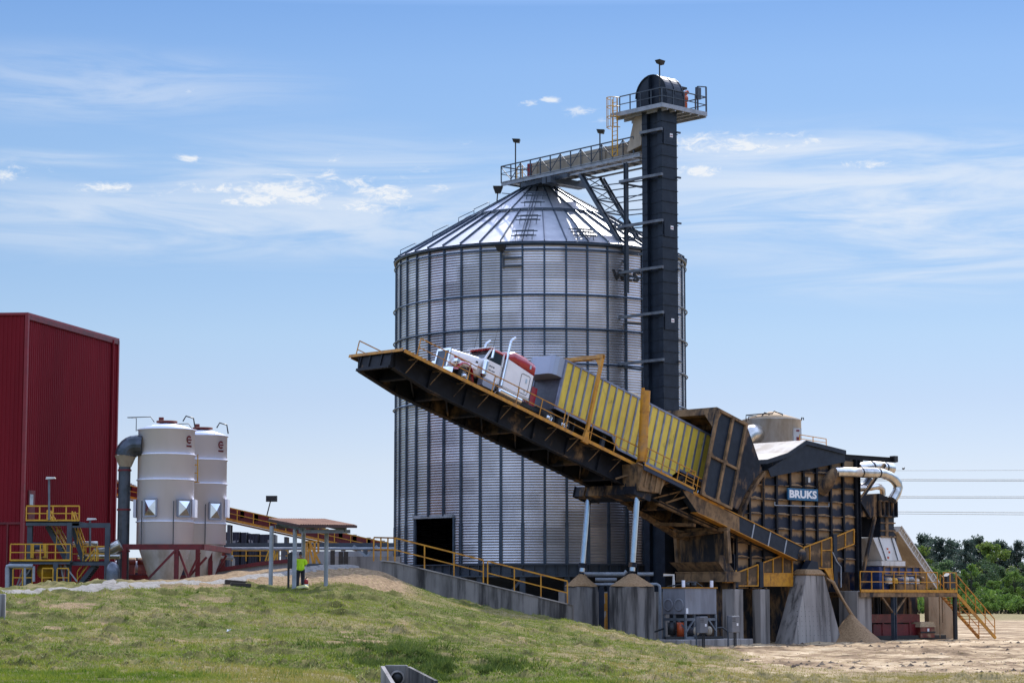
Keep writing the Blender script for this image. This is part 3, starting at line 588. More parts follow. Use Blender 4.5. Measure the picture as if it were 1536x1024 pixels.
# ================================================================ BUCKET ELEVATOR
e0 = FP(998, 900, 6.5); EA, EB = e0.x, 6.5; EM = FT(EA, EB, 0)
elev = thing('bucket_elevator', 'tall dark blue bucket elevator tower with railed head platform beside the silo', 'bucket elevator', EM)
zP = FP(996.5, 157, EB - .4).z; We, De = 1.56, 1.95
mb = MB(EM); mb.box(0, We, 0, .42, 0, zP); mb.box(0, We, 1.45, De, 0, zP); mb.box(.3, We - .02, .42, 1.45, 0, zP); mb.build('leg_casing', NAVYC, elev)
mb = MB(EM); z = 3.0; i = 0
while z < zP - .6:
    mb.box(-.05, We + .05, -.05, .0, z, z + .045); mb.box(We, We + .05, 0, De, z, z + .045); mb.box(-.04, 0, 0, .42, z, z + .04); mb.box(-.04, 0, 1.45, De, z, z + .04); mb.box(.27, .3, .42, 1.45, z, z + .04); z += .82
build_each(mb, 'casing_flange', NAVYC, elev)
for py in (205, 343, 482):
    z = FP(1004, py, EB).z; mb = MB(EM); mb.box(.12, 1.45, -.075, -.055, z - .6, z + .55); dr_ = mb.build('inspection_door', NAVYC, elev)
    mb = MB(EM); mb.box(.75, 1.05, -.085, -.08, z - .05, z + .22); mb.build('warning_sticker', SIGNW, dr_); mb = MB(EM); mb.box(.78, 1.02, -.09, -.087, z + .04, z + .10); mb.build('sticker_stripe', REDT, dr_)
for py, xl in ((262, 930), (331, 928), (401, 929), (469, 903), (540, 925), (194, 961)):
    p = FA(xl, py, EA - .12); z = FA(992, py, EA - .12).z
    mb = MB(FM); mb.box(EA - .26, EA - .05, EB - .15, p.y, z - .07, z + .12); mb.build('tie_beam', GREYST, elev)
    mb = MB(FM); mb.bar((EA - .15, p.y - .1, z - .1), (EA + .9, EB + 2.2, z - .55), .14); mb.bar((EA + We + .25, EB - .1, z + .0), (EA + We - .1, EB - .1, z), .12); build_each(mb, 'tie_brace', SLATE, elev)
# head
mb = MB(EM); prof = []; hw, hb = 1.5, .95; zt = FA(978, 113, EA).z; zc_ = zt - hw
for i in range(17): a = pi * i / 16; prof.append((-.03, hb + .0 + hw * math.cos(a), zc_ + hw * math.sin(a)))
poly = [(-.03, hb + hw, zP)] + prof + [(-.03, hb - hw, zP)]
mb.prism(poly, (We + .12, 0, 0)); hd = mb.build('head_hood', NAVYC, elev)
mb = MB(EM)
for dx in (-.07, We * .5, We + .07):
    for (p, q) in zip(poly[1:-1], poly[2:-1]): mb.bar((dx, p[1], p[2]), (dx, q[1], q[2]), .08, .07)
mb.bar((-.06, hb, zt - .05), (-.06, hb, zP), .05, .6); build_each(mb, 'hood_flange', NAVYC, hd)
mb = MB(EM); xr, bl = 4.1, 4.5; b0 = -.55; mb.box(-.55, xr, b0, bl, zP - .16, zP); mb.box(-.6, xr + .05, b0 - .05, b0, zP - .24, zP + .06); mb.box(-.6, -.55, b0, bl, zP - .24, zP + .06)
for x in np.arange(0, xr, .8): mb.box(x, x + .1, b0, bl, zP - .36, zP - .16)
hp = mb.build('head_platform', LGREY, elev)
mb = MB(EM); mb.rail([(xr, bl, zP), (xr, b0, zP), (-.55, b0, zP), (-.55, bl - .9, zP)], 1.15, 1.1, .07); mb.build('head_railing', SLATE, hp)
mb = MB(EM); mb.bar((xr, b0, zP), (xr, b0, zP + 1.9), .09); mb.bar((xr - .9, b0, zP), (xr - .9, b0, zP + 1.8), .09); mb.bar((xr - .9, b0, zP + 1.8), (xr, b0, zP + 1.9), .07); mb.box(xr - 1.0, xr - .55, b0 - .02, b0 + .15, zP + .9, zP + 1.75); mb.build('davit_frame', SLATE, hp)
mb = MB(EM); mb.lathe([(.0, -.5), (.36, -.5), (.36, .45), (.25, .55), (0, .55)], 16, (2.35, .35, zP + .95), axis='x'); mb.box(2.0, 2.7, .0, .7, zP + .05, zP + .6); mb.bar((1.7, .2, zP + .4), (2.9, .2, zP + 1.5), .3, .2); mb.build('drive_motor', ORRED, elev)
mb = MB(EM); mb.box(1.7, 2.25, -.4, .3, zP + 1.45, zP + 1.6); mb.box(1.85, 2.1, -.2, .1, zP, zP + 1.45); mb.build('drive_guard', BLACK, elev)
def pole_lamp(mb, p, h, r=.045, hs=.32, ang=0):
    p = Vector(p); mb.tube(p, p + Vector((0, 0, h)), r, n=8); t = p + Vector((0, 0, h)); c, s_ = math.cos(ang), math.sin(ang)
    q = lambda x, y, z: t + Vector((x * c - y * s_, x * s_ + y * c, z))
    mb.hexa([q(-hs * .5, -hs * .5, -.12), q(hs * .9, -hs * .5, -.2), q(hs * .9, hs * .5, -.2), q(-hs * .5, hs * .5, -.12), q(-hs * .75, -hs * .75, .12), q(hs * 1.1, -hs * .75, .08), q(hs * 1.1, hs * .75, .08), q(-hs * .75, hs * .75, .12)])
mb = MB(EM); hl = (FA(990, 92, EA - .6).z - zP); pole_lamp(mb, (-.5, b0 + .25, zP), hl, .05); mb.build('pole_lamp', BLACK, hp)
# caged ladder at the far-left end of the platform
mb = MB(EM); lb = bl + .05; lz0 = FA(932, 232, EA - .55).z; la = -.55
for db in (0, .5): mb.bar((la, lb + db - .7, lz0), (la, lb + db - .7, zP + 1.1), .06)
for z in np.arange(lz0, zP + 1.1, .3): mb.bar((la, lb - .7, z), (la, lb - .2, z), .035)
def hoop(z): mb.path([(la + .05 - .75 * math.sin(pi * k / 8), lb - .45 - .48 * math.cos(pi * k / 8), z) for k in range(9)], .03, 6)
zc0 = FA(932, 190, EA - .55).z
for z in (zc0, zc0 + .75, zc0 + 1.5, zP + 1.1): hoop(z)
for k in range(1, 8): mb.bar((la + .05 - .75 * math.sin(pi * k / 8), lb - .45 - .48 * math.cos(pi * k / 8), zc0), (la + .05 - .75 * math.sin(pi * k / 8), lb - .45 - .48 * math.cos(pi * k / 8), zP + 1.1), .03)
mb.build('ladder_cage', YELB, elev)
# spout joining the conveyor
mb = MB(EM); zs_ = FA(955, 207, EA).z; mb.hexa([(.0, De + .1, zs_ - .6), (1.5, De + .1, zs_ - .6), (1.5, De + 1.5, zs_ - .9), (.0, De + 1.5, zs_ - .9), (.2, De, zP - .3), (1.3, De, zP - .3), (1.3, De + .9, zP - .3), (.2, De + .9, zP - .3)]); mb.build('discharge_spout', BEIGE, elev)
mb = MB(EM); mb.box(-.5, We + .4, -.5, De + .5, -.3, .9); mb.build('boot_footing', CONCW, elev)
mb = MB(EM); mb.box(-.25, We + .25, -.35, De + .9, .9, 3.0); mb.build('boot', NAVYC, elev)

# ================================================================ TOP CONVEYOR
CA = EA + .1; CW = 2.2; p0 = FA(951, 236, CA); p1 = FA(752, 279, CA)
conv = thing('overhead_conveyor', 'railed beige conveyor bridge running from the elevator head to the silo peak', 'conveyor', FT(CA, p0.y, p0.z))
D1 = (p1 - p0); Lc = D1.length; d_ = D1.normalized(); upc = d_.cross(Vector((1, 0, 0))).normalized()
if upc.z < 0: upc = -upc
def cp(t, a, h): return p0 + d_ * t + Vector((a, 0, 0)) + upc * h
mb = MB(FM)
for a in (0, CW): mb.ibeam(cp(-.6, a, .12), cp(Lc, a, .12), .3, .14, .03, upc)
for a in (0, CW): mb.bar(cp(-.6, a, -.3), cp(Lc * .8, a, -.3), .12)
for t in np.arange(0, Lc, 1.02): mb.bar(cp(t, 0, .0), cp(t, CW, .0), .12)
mb.bar(cp(-.6, CW / 2, .3), cp(Lc, CW / 2, .3), CW - .1, .04, upc); cf = mb.build('bridge_frame', LGREY, conv)
for t0_, wd in ((Lc - 5.5, .5), (8.0, .3)):
    mb = MB(FM); mb.bar(cp(t0_, -.8, -.5), cp(t0_, CW + .8, -.5), .4, .45); mb.bar(cp(t0_ - 1.5, -.2, -.35), cp(t0_ + 3, -.2, -.35), .25, .3); build_each(mb, 'cross_beam', SLATE, cf)
for a in (0, CW):
    mb = MB(FM); nT = int(Lc / 1.02)
    for k in range(nT + 1):
        t = Lc * k / nT; mb.bar(cp(t, a, .2), cp(t, a, 1.5), .07)
        if k < nT and k % 2 == 0: mb.bar(cp(t, a, .35), cp(Lc * (k + 1) / nT, a, 1.45), .045)
        elif k < nT: mb.bar(cp(t, a, 1.45), cp(Lc * (k + 1) / nT, a, .35), .045)
    mb.bar(cp(0, a, 1.5), cp(Lc, a, 1.5), .08); mb.bar(cp(0, a, .95), cp(Lc, a, .95), .04)
    if a == 0: mb.bar(cp(Lc, 0, 1.5), cp(Lc, CW, 1.5), .08); mb.bar(cp(Lc, 0, .9), cp(Lc, CW, .9), .05)
    mb.build('truss_railing', SLATE, conv)
mb = MB(FM); te = Lc * .80; mb.prism([cp(-.9, .55, .36), cp(te, .55, .36), cp(te, .55, 1.38), cp(-.2, .55, 1.38), cp(-.9, .55, 1.0)], (1.1, 0, 0))
for t in np.arange(1, te, 2.4): mb.bar(cp(t, .53, .36), cp(t, .53, 1.42), .08, .05, upc); mb.bar(cp(t, .5, 1.4), cp(t, 1.7, 1.4), .08, .05)
mb.build('conveyor_housing', BEIGE, conv)
mb = MB(FM); mb.bar(cp(te + .25, .5, .9), cp(te + .25, 1.7, .9), .4, 1.0); mb.build('tail_drive', REDT, conv)
mb = MB(FM); mb.rail([cp(te + 1.0, .5, .32), cp(Lc - 1.2, .5, .32)], 1.0, .5, .06); mb.build('hatch_guard', YELB, conv)
for px, py in ((773, 211), (900, 197)):
    q = FA(px, 240, CA); t = (q - p0).dot(d_); b_ = cp(t, 0, .3); zt_ = FA(px, py, CA).z; mb = MB(FM); pole_lamp(mb, b_, zt_ - b_.z, .05, ang=-.9); mb.build('pole_lamp', BLACK, conv)
mb = MB(); thx = -pi / 2 + .35; r_, z_ = rz_(.78); q = scyl(thx, z_, r_); pt = GP(747, 284, q.y); mb.bar(q, pt, .09); mb.hexa([pt + Vector((x, y, z)) for z, s_ in ((-.3, .2), (.2, .38)) for x, y in ((-s_, -s_), (s_, -s_), (s_, s_), (-s_, s_))]); mb.path([pt + Vector((.3, 0, -.3)), pt + Vector((1.4, .3, -.35)), q + Vector((2.2, .6, .6))], .03, 6); mb.build('roof_lamp', BLACK, roof)

# ---- support truss below the bridge
tr = thing('bridge_support_truss', 'slanted steel truss propping the conveyor bridge from the elevator tower', 'truss', FT(EA, EB + 2, FA(938, 375, CA).z))
lA, lB = FA(938, 376, CA + .1), FA(871, 262, CA + .1); rA, rB = lA + Vector((CW, 0, 0)), lB + Vector((CW, 0, 0))
mb = MB(FM); mb.ibeam(lA, lB, .34, .26, .03, (1, 0, 0)); mb.build('near_leg', SLATE, tr)
mb = MB(FM); mb.ibeam(rA, rB, .34, .26, .03, (1, 0, 0)); mb.build('far_leg', SLATE, tr)
mb = MB(FM); nb_ = 6
for k in range(nb_ + 1):
    f = k / nb_; mb.bar(lA.lerp(lB, f), rA.lerp(rB, f), .10)
    if k < nb_: mb.bar(lA.lerp(lB, f), rA.lerp(rB, f + 1 / nb_), .055); mb.bar(rA.lerp(rB, f), lA.lerp(lB, f + 1 / nb_), .055)
for k in range(1, nb_): f = k / nb_; p = lA.lerp(lB, f); mb.bar(p, (p.x, EB + De, p.z - .3), .07); p = rA.lerp(rB, f); mb.bar(p, (p.x - .6, EB + De, p.z - .3), .07)
mb.build('lacing', SLATE, tr)
v0, v1 = FA(940, 440, CA - .1), FA(940, 244, CA - .1); mb = MB(FM); mb.ibeam(v0, (v0.x, v0.y, v1.z), .26, .26, .03, (0, 1, 0)); mb.bar((v0.x, v0.y, v0.z + 2), (v0.x + 1, v0.y + 2.5, v0.z + 4), .1)
for py in (276, 300): z = FA(940, py, CA).z; mb.bar((v0.x, v0.y, z), (v0.x + .2, EB + De, z + .3), .05)
mb.build('post', SLATE, tr)
# ================================================================ TRUCK DUMPER (tilting platform)
DMI = DM.inverted()
def DP(px, py, t=0.0): return DMI @ (FM @ FP(px, py, t))       # deck-frame point on the plane t = const
SL = DP(1203, 820, 0).x
dump = thing('truck_dumper', 'long steel truck dumping platform tilted up on two chrome cylinders', 'truck dumper', DM)
mb = MB(DM); mb.box(0, SL - 8, 0, .93, -.09, -.02); mb.box(0, SL - 8, 4.02, 4.95, -.09, -.02); mb.box(-.12, SL - 8, .97, 3.98, -.12, .06); mb.box(.3, SL - 9, 1.05, 1.85, .06, .22); mb.box(.3, SL - 9, 3.1, 3.9, .06, .22); mb.build('deck', NAVYU, dump)
mb = MB(DM)
for t0, s0 in ((-.03, 0), (4.95, 0)): mb.box(s0, SL - 8.4, t0, t0 + .03, -.16, .05)
mb.box(-.16, -.12, -.05, 5.0, -.14, .04); mb.build('deck_edge', ORANGE, dump)
bot = [(0.2, -1.0), (3.2, -1.32), (27, -1.38), (SL - 4, -1.2), (SL - 2, -1.1)]
for t, nm in ((.95, 'near_girder'), (4.0, 'far_girder')):
    mb = MB(DM); mb.prism([(0, t - .02, -.13)] + [(s, t - .02, h) for s, h in bot] + [(SL - 2, t - .02, -.13)], (0, .04, 0))
    for (a, b), (c, d) in zip(bot, bot[1:]): mb.bar((a, t, b), (c, t, d), .42, .06, (0, 0, 1))
    mb.bar((0, t, -.13), (.2, t, -1.0), .36, .04, (0, 1, 0))
    for s in np.arange(3, SL - 4, 3.0): mb.box(s, s + .03, t - .18, t + .18, -1.3, -.13)
    mb.build(nm, NAVY if t < 2 else NAVYU, dump)
for s in np.arange(1.6, SL - 5, 3.0):
    hb_ = np.interp(s, [b[0] for b in bot], [b[1] for b in bot]) + .05
    mb = MB(DM); mb.box(s, s + .24, .97, 3.98, hb_, hb_ + .12); mb.box(s + .1, s + .14, .97, 3.98, hb_ + .12, -.14); mb.build('cross_beam', NAVYU if s < 17 else NAVYD, dump)
    mb = MB(DM); mb.bar((s + .1, 1.0, hb_ + .1), (s + 3.0, 3.95, hb_ + .1), .09); mb.build('wind_brace', NAVYU if s < 17 else NAVYD, dump)
mb = MB(DM); mb.box(-.02, .12, .97, 3.98, -1.0, -.13)
for t in (.97, 1.9, 3.0, 3.86): mb.bar((-.04, t, -1.0), (-.04, t, -.13), .12, .1)
mb.bar((-.06, .95, -1.0), (-.06, 4.0, -1.0), .16, .16); mb.build('end_beam', NAVY, dump)
for t, o in ((0.03, .9), (4.92, 4.05)):
    for s in np.arange(1.2, SL - 11, 2.0):
        mb = MB(DM); mb.bar((s, t, -.12), (s, o, -.95), .045); mb.bar((s, t, -.12), (s, o, -.12), .07); mb.build('walkway_bracket', TANM, dump)
s0 = DP(625, 536).x
mb = MB(DM); mb.rail([(s0, .02, 0), (13.6, .02, 0)], 1.12, 1.95, .055); mb.rail([(13.9, .02, 0), (20.6, .02, 0)], 1.12, 1.95, .055); hr = mb.build('handrail', ORANGE, dump)
mb = MB(DM); mb.rail([(20.6, -.75, -.1), (25.3, -.75, -.1)], 1.15, 1.6, .055); mb.rail([(25.3, .0, 0), (27.6, .0, 0)], 1.1, 1.4, .055); mb.bar((20.6, .02, 1.1), (20.6, -.75, 1.05), .05); mb.bar((25.3, .02, 1.1), (25.3, -.75, 1.05), .05); mb.build('handrail', ORANGE, dump)
mb = MB(DM); mb.rail([(.3, 4.93, 0), (26, 4.93, 0)], 1.12, 1.95, .055); mb.build('handrail', ORANGE, dump)
mb = MB(DM); mb.box(20.5, 25.4, -.78, 0, -.2, -.1); mb.box(20.5, 25.4, -.8, -.76, -.42, -.1); mb.build('side_landing', DBLUE, dump)
mb = MB(DM); mb.box(20.5, 25.4, -.83, -.805, -.16, -.02); mb.build('landing_edge', YEL, dump)
# portal
a0 = DP(880, 652, 0); a1 = DP(908, 534, 0)
mb = MB(DM); s = a0.x; hh = a1.z
mb.prism([(s - .28, -.04, -.25), (s + .28, -.04, -.25), (s + .13, -.04, .6), (s - .13, -.04, .6)], (0, .2, 0)); mb.bar((s, .06, .5), (s, .06, hh), .2, .2)
mb.bar((s, 4.9, -.2), (s, 4.9, hh), .2, .2); mb.bar((s, -.04, hh - .1), (s, 5.0, hh - .1), .24, .26)
mb.prism([(s - .05, .15, hh - .2), (s - .05, .7, hh - .2), (s - .05, .15, hh - .8)], (.1, 0, 0)); mb.build('portal_frame', ORANGE, dump)
# vertical tube on the landing
tb_, tt_ = FP(963, 692, -.35), FP(968.5, 586, -.35); mb = MB(FM); mb.tube(tb_, tt_, .31, n=20)
for f in (.35, .7): c = tb_.lerp(tt_, f); mb.tube(c, c + (tt_ - tb_).normalized() * .06, .33, n=20)
mb.box(tt_.x - .3, tt_.x - .2, -.45, -.25, tt_.z, tt_.z + .18); mb.build('yellow_tube', ORANGE, dump)
# catch bin at the low end
b0 = DP(1051, 735, -.1); b1 = DP(1076.5, 612.5, -.1); b2 = DP(1120, 635, -.1); sA = b0.x; sB = (b2.x); hT = b1.z
for t, nm in ((-.1, 'bin_side'), (5.05, 'bin_side')):
    mb = MB(DM); sg = -1 if t < 0 else 1; mb.box(sA, sB, min(t, t + .05 * -sg), max(t, t + .05 * -sg), .0, hT); bs_ = mb.build(nm, NAVYC if t < 0 else NAVYD, dump)
    mb = MB(DM); o = t + sg * .08
    for s in (sA + .1, (sA + sB) / 2 + .05, sB - .1): mb.box(s - .1, s + .1, o - .09, o + .09, 0, hT)
    for h in (.08, hT * .46, hT - .1): mb.box(sA, sB, o - .07, o + .07, h - .08, h + .08)
    for s in (sA + .2, (sA + sB) / 2 + .15):
        for h in (.16, hT * .46 + .08): mb.prism([(s, o, h), (s + .35, o, h), (s, o, h + .3)], (0, .03, 0))
    mb.build('side_frame', TANM, bs_)
mb = MB(DM); mb.box(sA, sB, -.1, 5.05, hT, hT + .08); mb.box(sA - .02, sA + .35, -.1, 5.05, hT - .42, hT); mb.box(sB - .3, sB, -.1, 5.05, hT - .3, hT); mb.build('bin_top', TANM, dump)
mb = MB(DM); mb.box(sB - .05, sB + .02, -.1, 5.05, 1.7, hT); mb.box(sA, sB + 1.5, .9, 4.1, -.1, .0); mb.build('bin_back', NAVYD, dump)
mb = MB(DM); mb.prism([(sA - .0, -.18, hT - .02), (sA + .55, -.18, hT - .02), (sA + .2, -.18, hT - .9), (sA, -.18, hT - .9)], (0, .04, 0)); mb.prism([(sA - .01, 0, hT - .4), (sA - .01, .9, hT - .4), (sA - .01, .0, hT - 1.3)], (.06, 0, 0)); mb.build('corner_gusset', TANM, dump)
for t in (-.05, 4.95):
    mb = MB(DM); q = [DP(*p, 0) for p in ((1120, 640), (1128, 662), (1143, 706), (1128, 722), (1115, 744), (1106, 764), (1093, 757))]; mb.prism([(p.x, t, p.z) for p in q], (0, .06, 0)); mb.build('lip_plate', NAVYD, dump)
# pivot arms
for t in (.0, 4.4):
    mb = MB(DM); mb.prism([(sB - 5, t, -.12), (sB - 3, t, -1.15), (SL - .3, t, -1.1), (SL, t, -.7), (SL, t, -.08)], (0, .5, 0)); ar = mb.build('pivot_arm', NAVYC if t < 1 else NAVYD, dump)
    mb = MB(DM); mb.box(sB - 4.4, SL + .02, t - .06, t + .56, -.1, -.04); mb.bar((sB - 3, t + .25, -1.18), (SL - .3, t + .25, -1.13), .62, .05); mb.build('arm_flange', ORANGE, ar)
    for s in np.arange(sB + .9, SL - 1, 1.75):
        mb = MB(DM); mb.box(s, s + .12, t - .02, t + .1, -1.12, -.12); mb.build('weld_strap', LGREY if s > 31 else TANM, ar)
    mb = MB(DM); mb.lathe([(.0, 0), (.42, 0), (.42, .6), (0, .6)], 20, (SL + .15, t - .05, -.62), axis='y'); mb.build('pivot_hub', NAVYD, ar)
    mb = MB(DM); mb.prism([(sB - 4.9, t - .01, -.14), (sB - 3.0, t - .01, -1.12), (sB + 1.4, t - .01, -1.12), (sB + 1.1, t - .01, -.14)], (0, .02, 0)); mb.build('dusty_web', TANM, ar)
# hydraulic cylinders
cyl = []
for (pt, pb, t) in (((957, 727), (948.5, 856), .25), ((884, 733), (873, 857), 4.7)):
    q = FP(*pt, t); p = FP(*pb, t); mb = MB(FM); mb.tube(p, q, .185, n=24); hc = mb.build('hydraulic_cylinder', CHROME, dump); cyl.append((p, q))
    mb = MB(FM); d = (q - p).normalized(); mb.tube(p + d * .25, p + d * .55, .27, n=20); mb.tube(p - d * .55, p - d * .1, .2, n=16); mb.tube(p - d * .75, p - d * .5, .3, n=12); mb.build('cylinder_collar', NAVYD, hc)
sc_ = (DMI @ (FM @ cyl[0][1])).x
mb = MB(DM); mb.box(sc_ - .7, sc_ + .7, -.3, 5.3, -2.0, -1.36)
for t in (-.32, .6, 2.5, 4.3, 5.28): mb.box(sc_ - .78, sc_ + .78, t - .03, t + .03, -2.04, -1.3)
mb.build('lift_beam', NAVYD, dump)
mb = MB(DM); s1 = sc_ - .9; mb.prism([(s1 - .3, -.55, -.15), (s1 + 2.6, -.55, -.15), (s1 + 2.2, -.55, -1.3), (s1 + .3, -.55, -1.75)], (0, 1.4, 0))
for k in range(5): mb.box(s1 + .1 + k * .5, s1 + .16 + k * .5, -.68, -.55, -1.4, -.15)
mb.box(s1 - .4, s1 + 2.7, -.7, -.5, -.2, -.1); mb.build('lift_bracket', TANM, dump)
mb = MB(DM)
for s in (sA - 5.5, sA - 3, sA - .6): mb.bar((s, -.1, -.15), (s - 1.5, .8, -1.25), .12); mb.bar((s - .2, .9, -1.3), (s + 1.6, .2, -.2), .1)
build_each(mb, 'side_brace', TANM, dump)
# lattice under the low end, carrying the spill tray
mb = MB(DM); k0 = DP(1015, 804, 4.0); mb.bar((k0.x - 5, 4.0, -1.4), (k0.x, 4.0, k0.z), .3, .3); mb.bar((k0.x - 5.5, .95, -1.4), (k0.x + .8, .95, k0.z + .6), .28, .28); mb.bar((k0.x, 4.0, k0.z), (k0.x + .8, .95, k0.z + .6), .25, .25); mb.bar((k0.x, 4.0, k0.z), (SL - 2.5, 4.0, -1.2), .22, .22); mb.bar((k0.x + .8, .95, k0.z + .6), (SL - 3, .95, -1.15), .22, .22); mb.bar((k0.x - 2.4, 4, -1.8), (k0.x - 1.6, .95, -1.7), .2); mb.build('under_truss', TANM, dump)

# ================================================================ TRACTOR
TM = basis(-SV, -BV, NV, DM @ Vector((6.05, 2.55, .22)))
trk_ = thing('semi_truck', 'white and red long-nose semi truck parked nose-up on the tilted platform', 'truck', TM)
mb = MB(TM)
for y in (-.42, .42): mb.bar((.9, y, .85), (-9.6, y, .85), .1, .28)
for x in (.4, -2, -4, -6.2, -7.5, -9.4): mb.bar((x, -.42, .85), (x, .42, .85), .12, .2)
mb.box(-9.0, -6.9, -.5, .5, 1.0, 1.12); mb.build('chassis', BLACK, trk_)
# hood: tapered, crowned
def loft(mb, secs, smooth=True):
    n = len(secs[0]); vs = [p for s in secs for p in s]
    mb.add(vs, [(i * n + k, i * n + (k + 1) % n, (i + 1) * n + (k + 1) % n, (i + 1) * n + k) for i in range(len(secs) - 1) for k in range(n)], smooth); mb.add(secs[0], [tuple(range(n))[::-1]]); mb.add(secs[-1], [tuple(range(n))])
def hs(x, w_, zb, zt, r=.16): return [(x, -w_, zb), (x, -w_, zt - r), (x, -w_ + r * .35, zt - r * .35), (x, -w_ + r, zt), (x, 0, zt + .05), (x, w_ - r, zt), (x, w_ - r * .35, zt - r * .35), (x, w_, zt - r), (x, w_, zb)]
mb = MB(TM); loft(mb, [hs(1.02, .62, .82, 1.93), hs(.9, .66, .8, 1.98), hs(0, .78, 1.0, 2.08), hs(-1.4, .95, 1.1, 2.22)]); mb.build('hood', CABW, trk_)
mb = MB(TM); mb.box(1.02, 1.06, -.52, .52, .86, 1.84); g_ = mb.build('grille', DUCTD, trk_)
mb = MB(TM)
for y in (-.58, .58): mb.bar((1.05, y, .8), (1.05, y, 1.93), .12, .1)
mb.bar((1.05, -.62, 1.93), (1.05, .62, 1.93), .1, .14); mb.build('grille_surround', CHROME, g_)
mb = MB(TM); mb.prism([(1.05, -1.22, .28), (1.05, 1.22, .28), (1.22, 1.0, .28), (1.22, -1.0, .28)], (0, 0, .42)); mb.build('front_bumper', CHROME, trk_)
for sg in (-1, 1):
    mb = MB(TM); A_ = [(.66 * math.cos(a), .60 + .68 * math.sin(a)) for a in np.linspace(R(8), R(172), 15)]; A_ = [(1.02, .62)] + A_ + [(-.78, .35)]
    for (p, q) in zip(A_, A_[1:]):
        n_ = Vector((q[0] - p[0], 0, q[1] - p[1])); mb.hexa([(p[0], sg * .78, p[1]), (q[0], sg * .78, q[1]), (q[0], sg * 1.23, q[1]), (p[0], sg * 1.23, p[1]), (p[0], sg * .74, p[1] + .13), (q[0], sg * .74, q[1] + .13), (q[0], sg * 1.18, q[1] + .1), (p[0], sg * 1.18, p[1] + .1)])
    mb.build('front_fender', CABR, trk_)
    mb = MB(TM); mb.prism([(.9, sg * .70, 1.1), (.9, sg * .84, .95), (-.9, sg * 1.1, 1.28), (-1.0, sg * .94, 1.5)], (0, 0, .2)); mb.prism([(.62, sg * .72, 1.0), (.62, sg * 1.1, 1.1), (-.7, sg * 1.16, 1.25), (-.7, sg * .85, 1.25)], (0, 0, .12)); mb.build('fender_top', CABW, trk_)
    mb = MB(TM); mb.box(.62, .86, sg * .98 - .22, sg * .98 + .22, 1.18, 1.36); mb.bar((.72, sg * .98, 1.2), (.7, sg * .9, .9), .05); mb.build('headlight', CHROME, trk_)
    mb = MB(TM); mb.tube((-1.45, sg * 1.15, 1.15), (-1.45, sg * 1.15, 2.0), .21, n=20); mb.tube((-1.45, sg * 1.15, 2.0), (-1.45, sg * 1.15, 2.12), .21, .12, n=20); mb.tube((-1.45, sg * 1.15, 1.02), (-1.45, sg * 1.15, 1.15), .12, .21, n=20); mb.build('air_cleaner', CHROME, trk_)
    mb = MB(TM); mb.tube((-3.05, sg * 1.17, 1.0), (-3.05, sg * 1.17, 3.85), .085, n=14); mb.path([(-3.05, sg * 1.17, 3.85), (-3.07, sg * 1.17, 4.0), (-3.18, sg * 1.17, 4.16), (-3.34, sg * 1.17, 4.3)], .088, 14); mb.build('exhaust_stack', CHROME, trk_)
    mb = MB(TM); mb.tube((-3.0, sg * .98, .68), (-4.9, sg * .98, .68), .31, n=24); mb.lathe([(0, .12), (.2, .09), (.31, 0)], 24, (-3.0, sg * .98, .68), axis='x'); mb.lathe([(0, -.12), (.2, -.09), (.31, 0)], 24, (-4.9, sg * .98, .68), axis='x'); mb.build('fuel_tank', CHROME, trk_)
    mb = MB(TM); mb.box(-2.5, -1.45, sg * 1.0 - .24, sg * 1.0 + .24, .5, .98); mb.box(-2.4, -1.5, sg * 1.24 - .03, sg * 1.24 + .03, .45, .52); mb.build('battery_box', ALU, trk_)
    mb = MB(TM); mb.bar((-1.7, sg * 1.0, 2.3), (-1.6, sg * 1.45, 2.35), .03); mb.bar((-1.75, sg * 1.0, 2.8), (-1.6, sg * 1.45, 2.8), .03); mb.box(-1.64, -1.58, sg * 1.45 - .08, sg * 1.45 + .08, 2.3, 2.85); mb.build('mirror', CHROME, trk_)
    mb = MB(TM); mb.tube((-1.95, sg * .9, 3.1), (-2.0, sg * .9, 4.55), .014, .008, n=5); mb.build('antenna', BLACK, trk_)
# cab shell
mb = MB(TM); mb.prism([(-1.4, -1.02, 1.05), (-1.4, -1.02, 2.18), (-1.42, -1.02, 2.24), (-2.95, -1.02, 2.24), (-2.95, -1.02, 1.05)], (0, 2.04, 0))
for sg in (-1, 1): mb.bar((-1.43, sg * .98, 2.18), (-1.82, sg * .92, 3.0), .1, .1); mb.bar((-2.87, sg * 1.0, 2.18), (-2.87, sg * .95, 3.0), .16, .1)
mb.box(-2.95, -2.9, -1, 1, 2.24, 2.96); mb.build('cab', CABW, trk_)
mb = MB(TM); loft(mb, [[(-1.7, -.98, 2.94), (-1.7, -.9, 3.02), (-1.84, 0, 3.09), (-1.7, .9, 3.02), (-1.7, .98, 2.94)], [(-2.04, -1.0, 2.94), (-2.04, -.9, 3.1), (-2.04, 0, 3.18), (-2.04, .9, 3.1), (-2.04, 1.0, 2.94)], [(-3.02, -1.02, 2.94), (-3.02, -.9, 3.14), (-3.02, 0, 3.22), (-3.02, .9, 3.14), (-3.02, 1.02, 2.94)]]); mb.build('cab_roof', CABR, trk_)
mb = MB(TM); mb.prism([(-1.52, -1.0, 2.98), (-1.52, 1.0, 2.98), (-2.05, .95, 3.16), (-2.05, -.95, 3.16)], (0, 0, .035)); mb.build('sun_visor', CABW, trk_)
mb = MB(TM); mb.prism([(-1.45, -.92, 2.2), (-1.45, .92, 2.2), (-1.8, .87, 2.96), (-1.8, -.87, 2.96)], (-.03, 0, -.02)); mb.build('windscreen', GLASS, trk_)
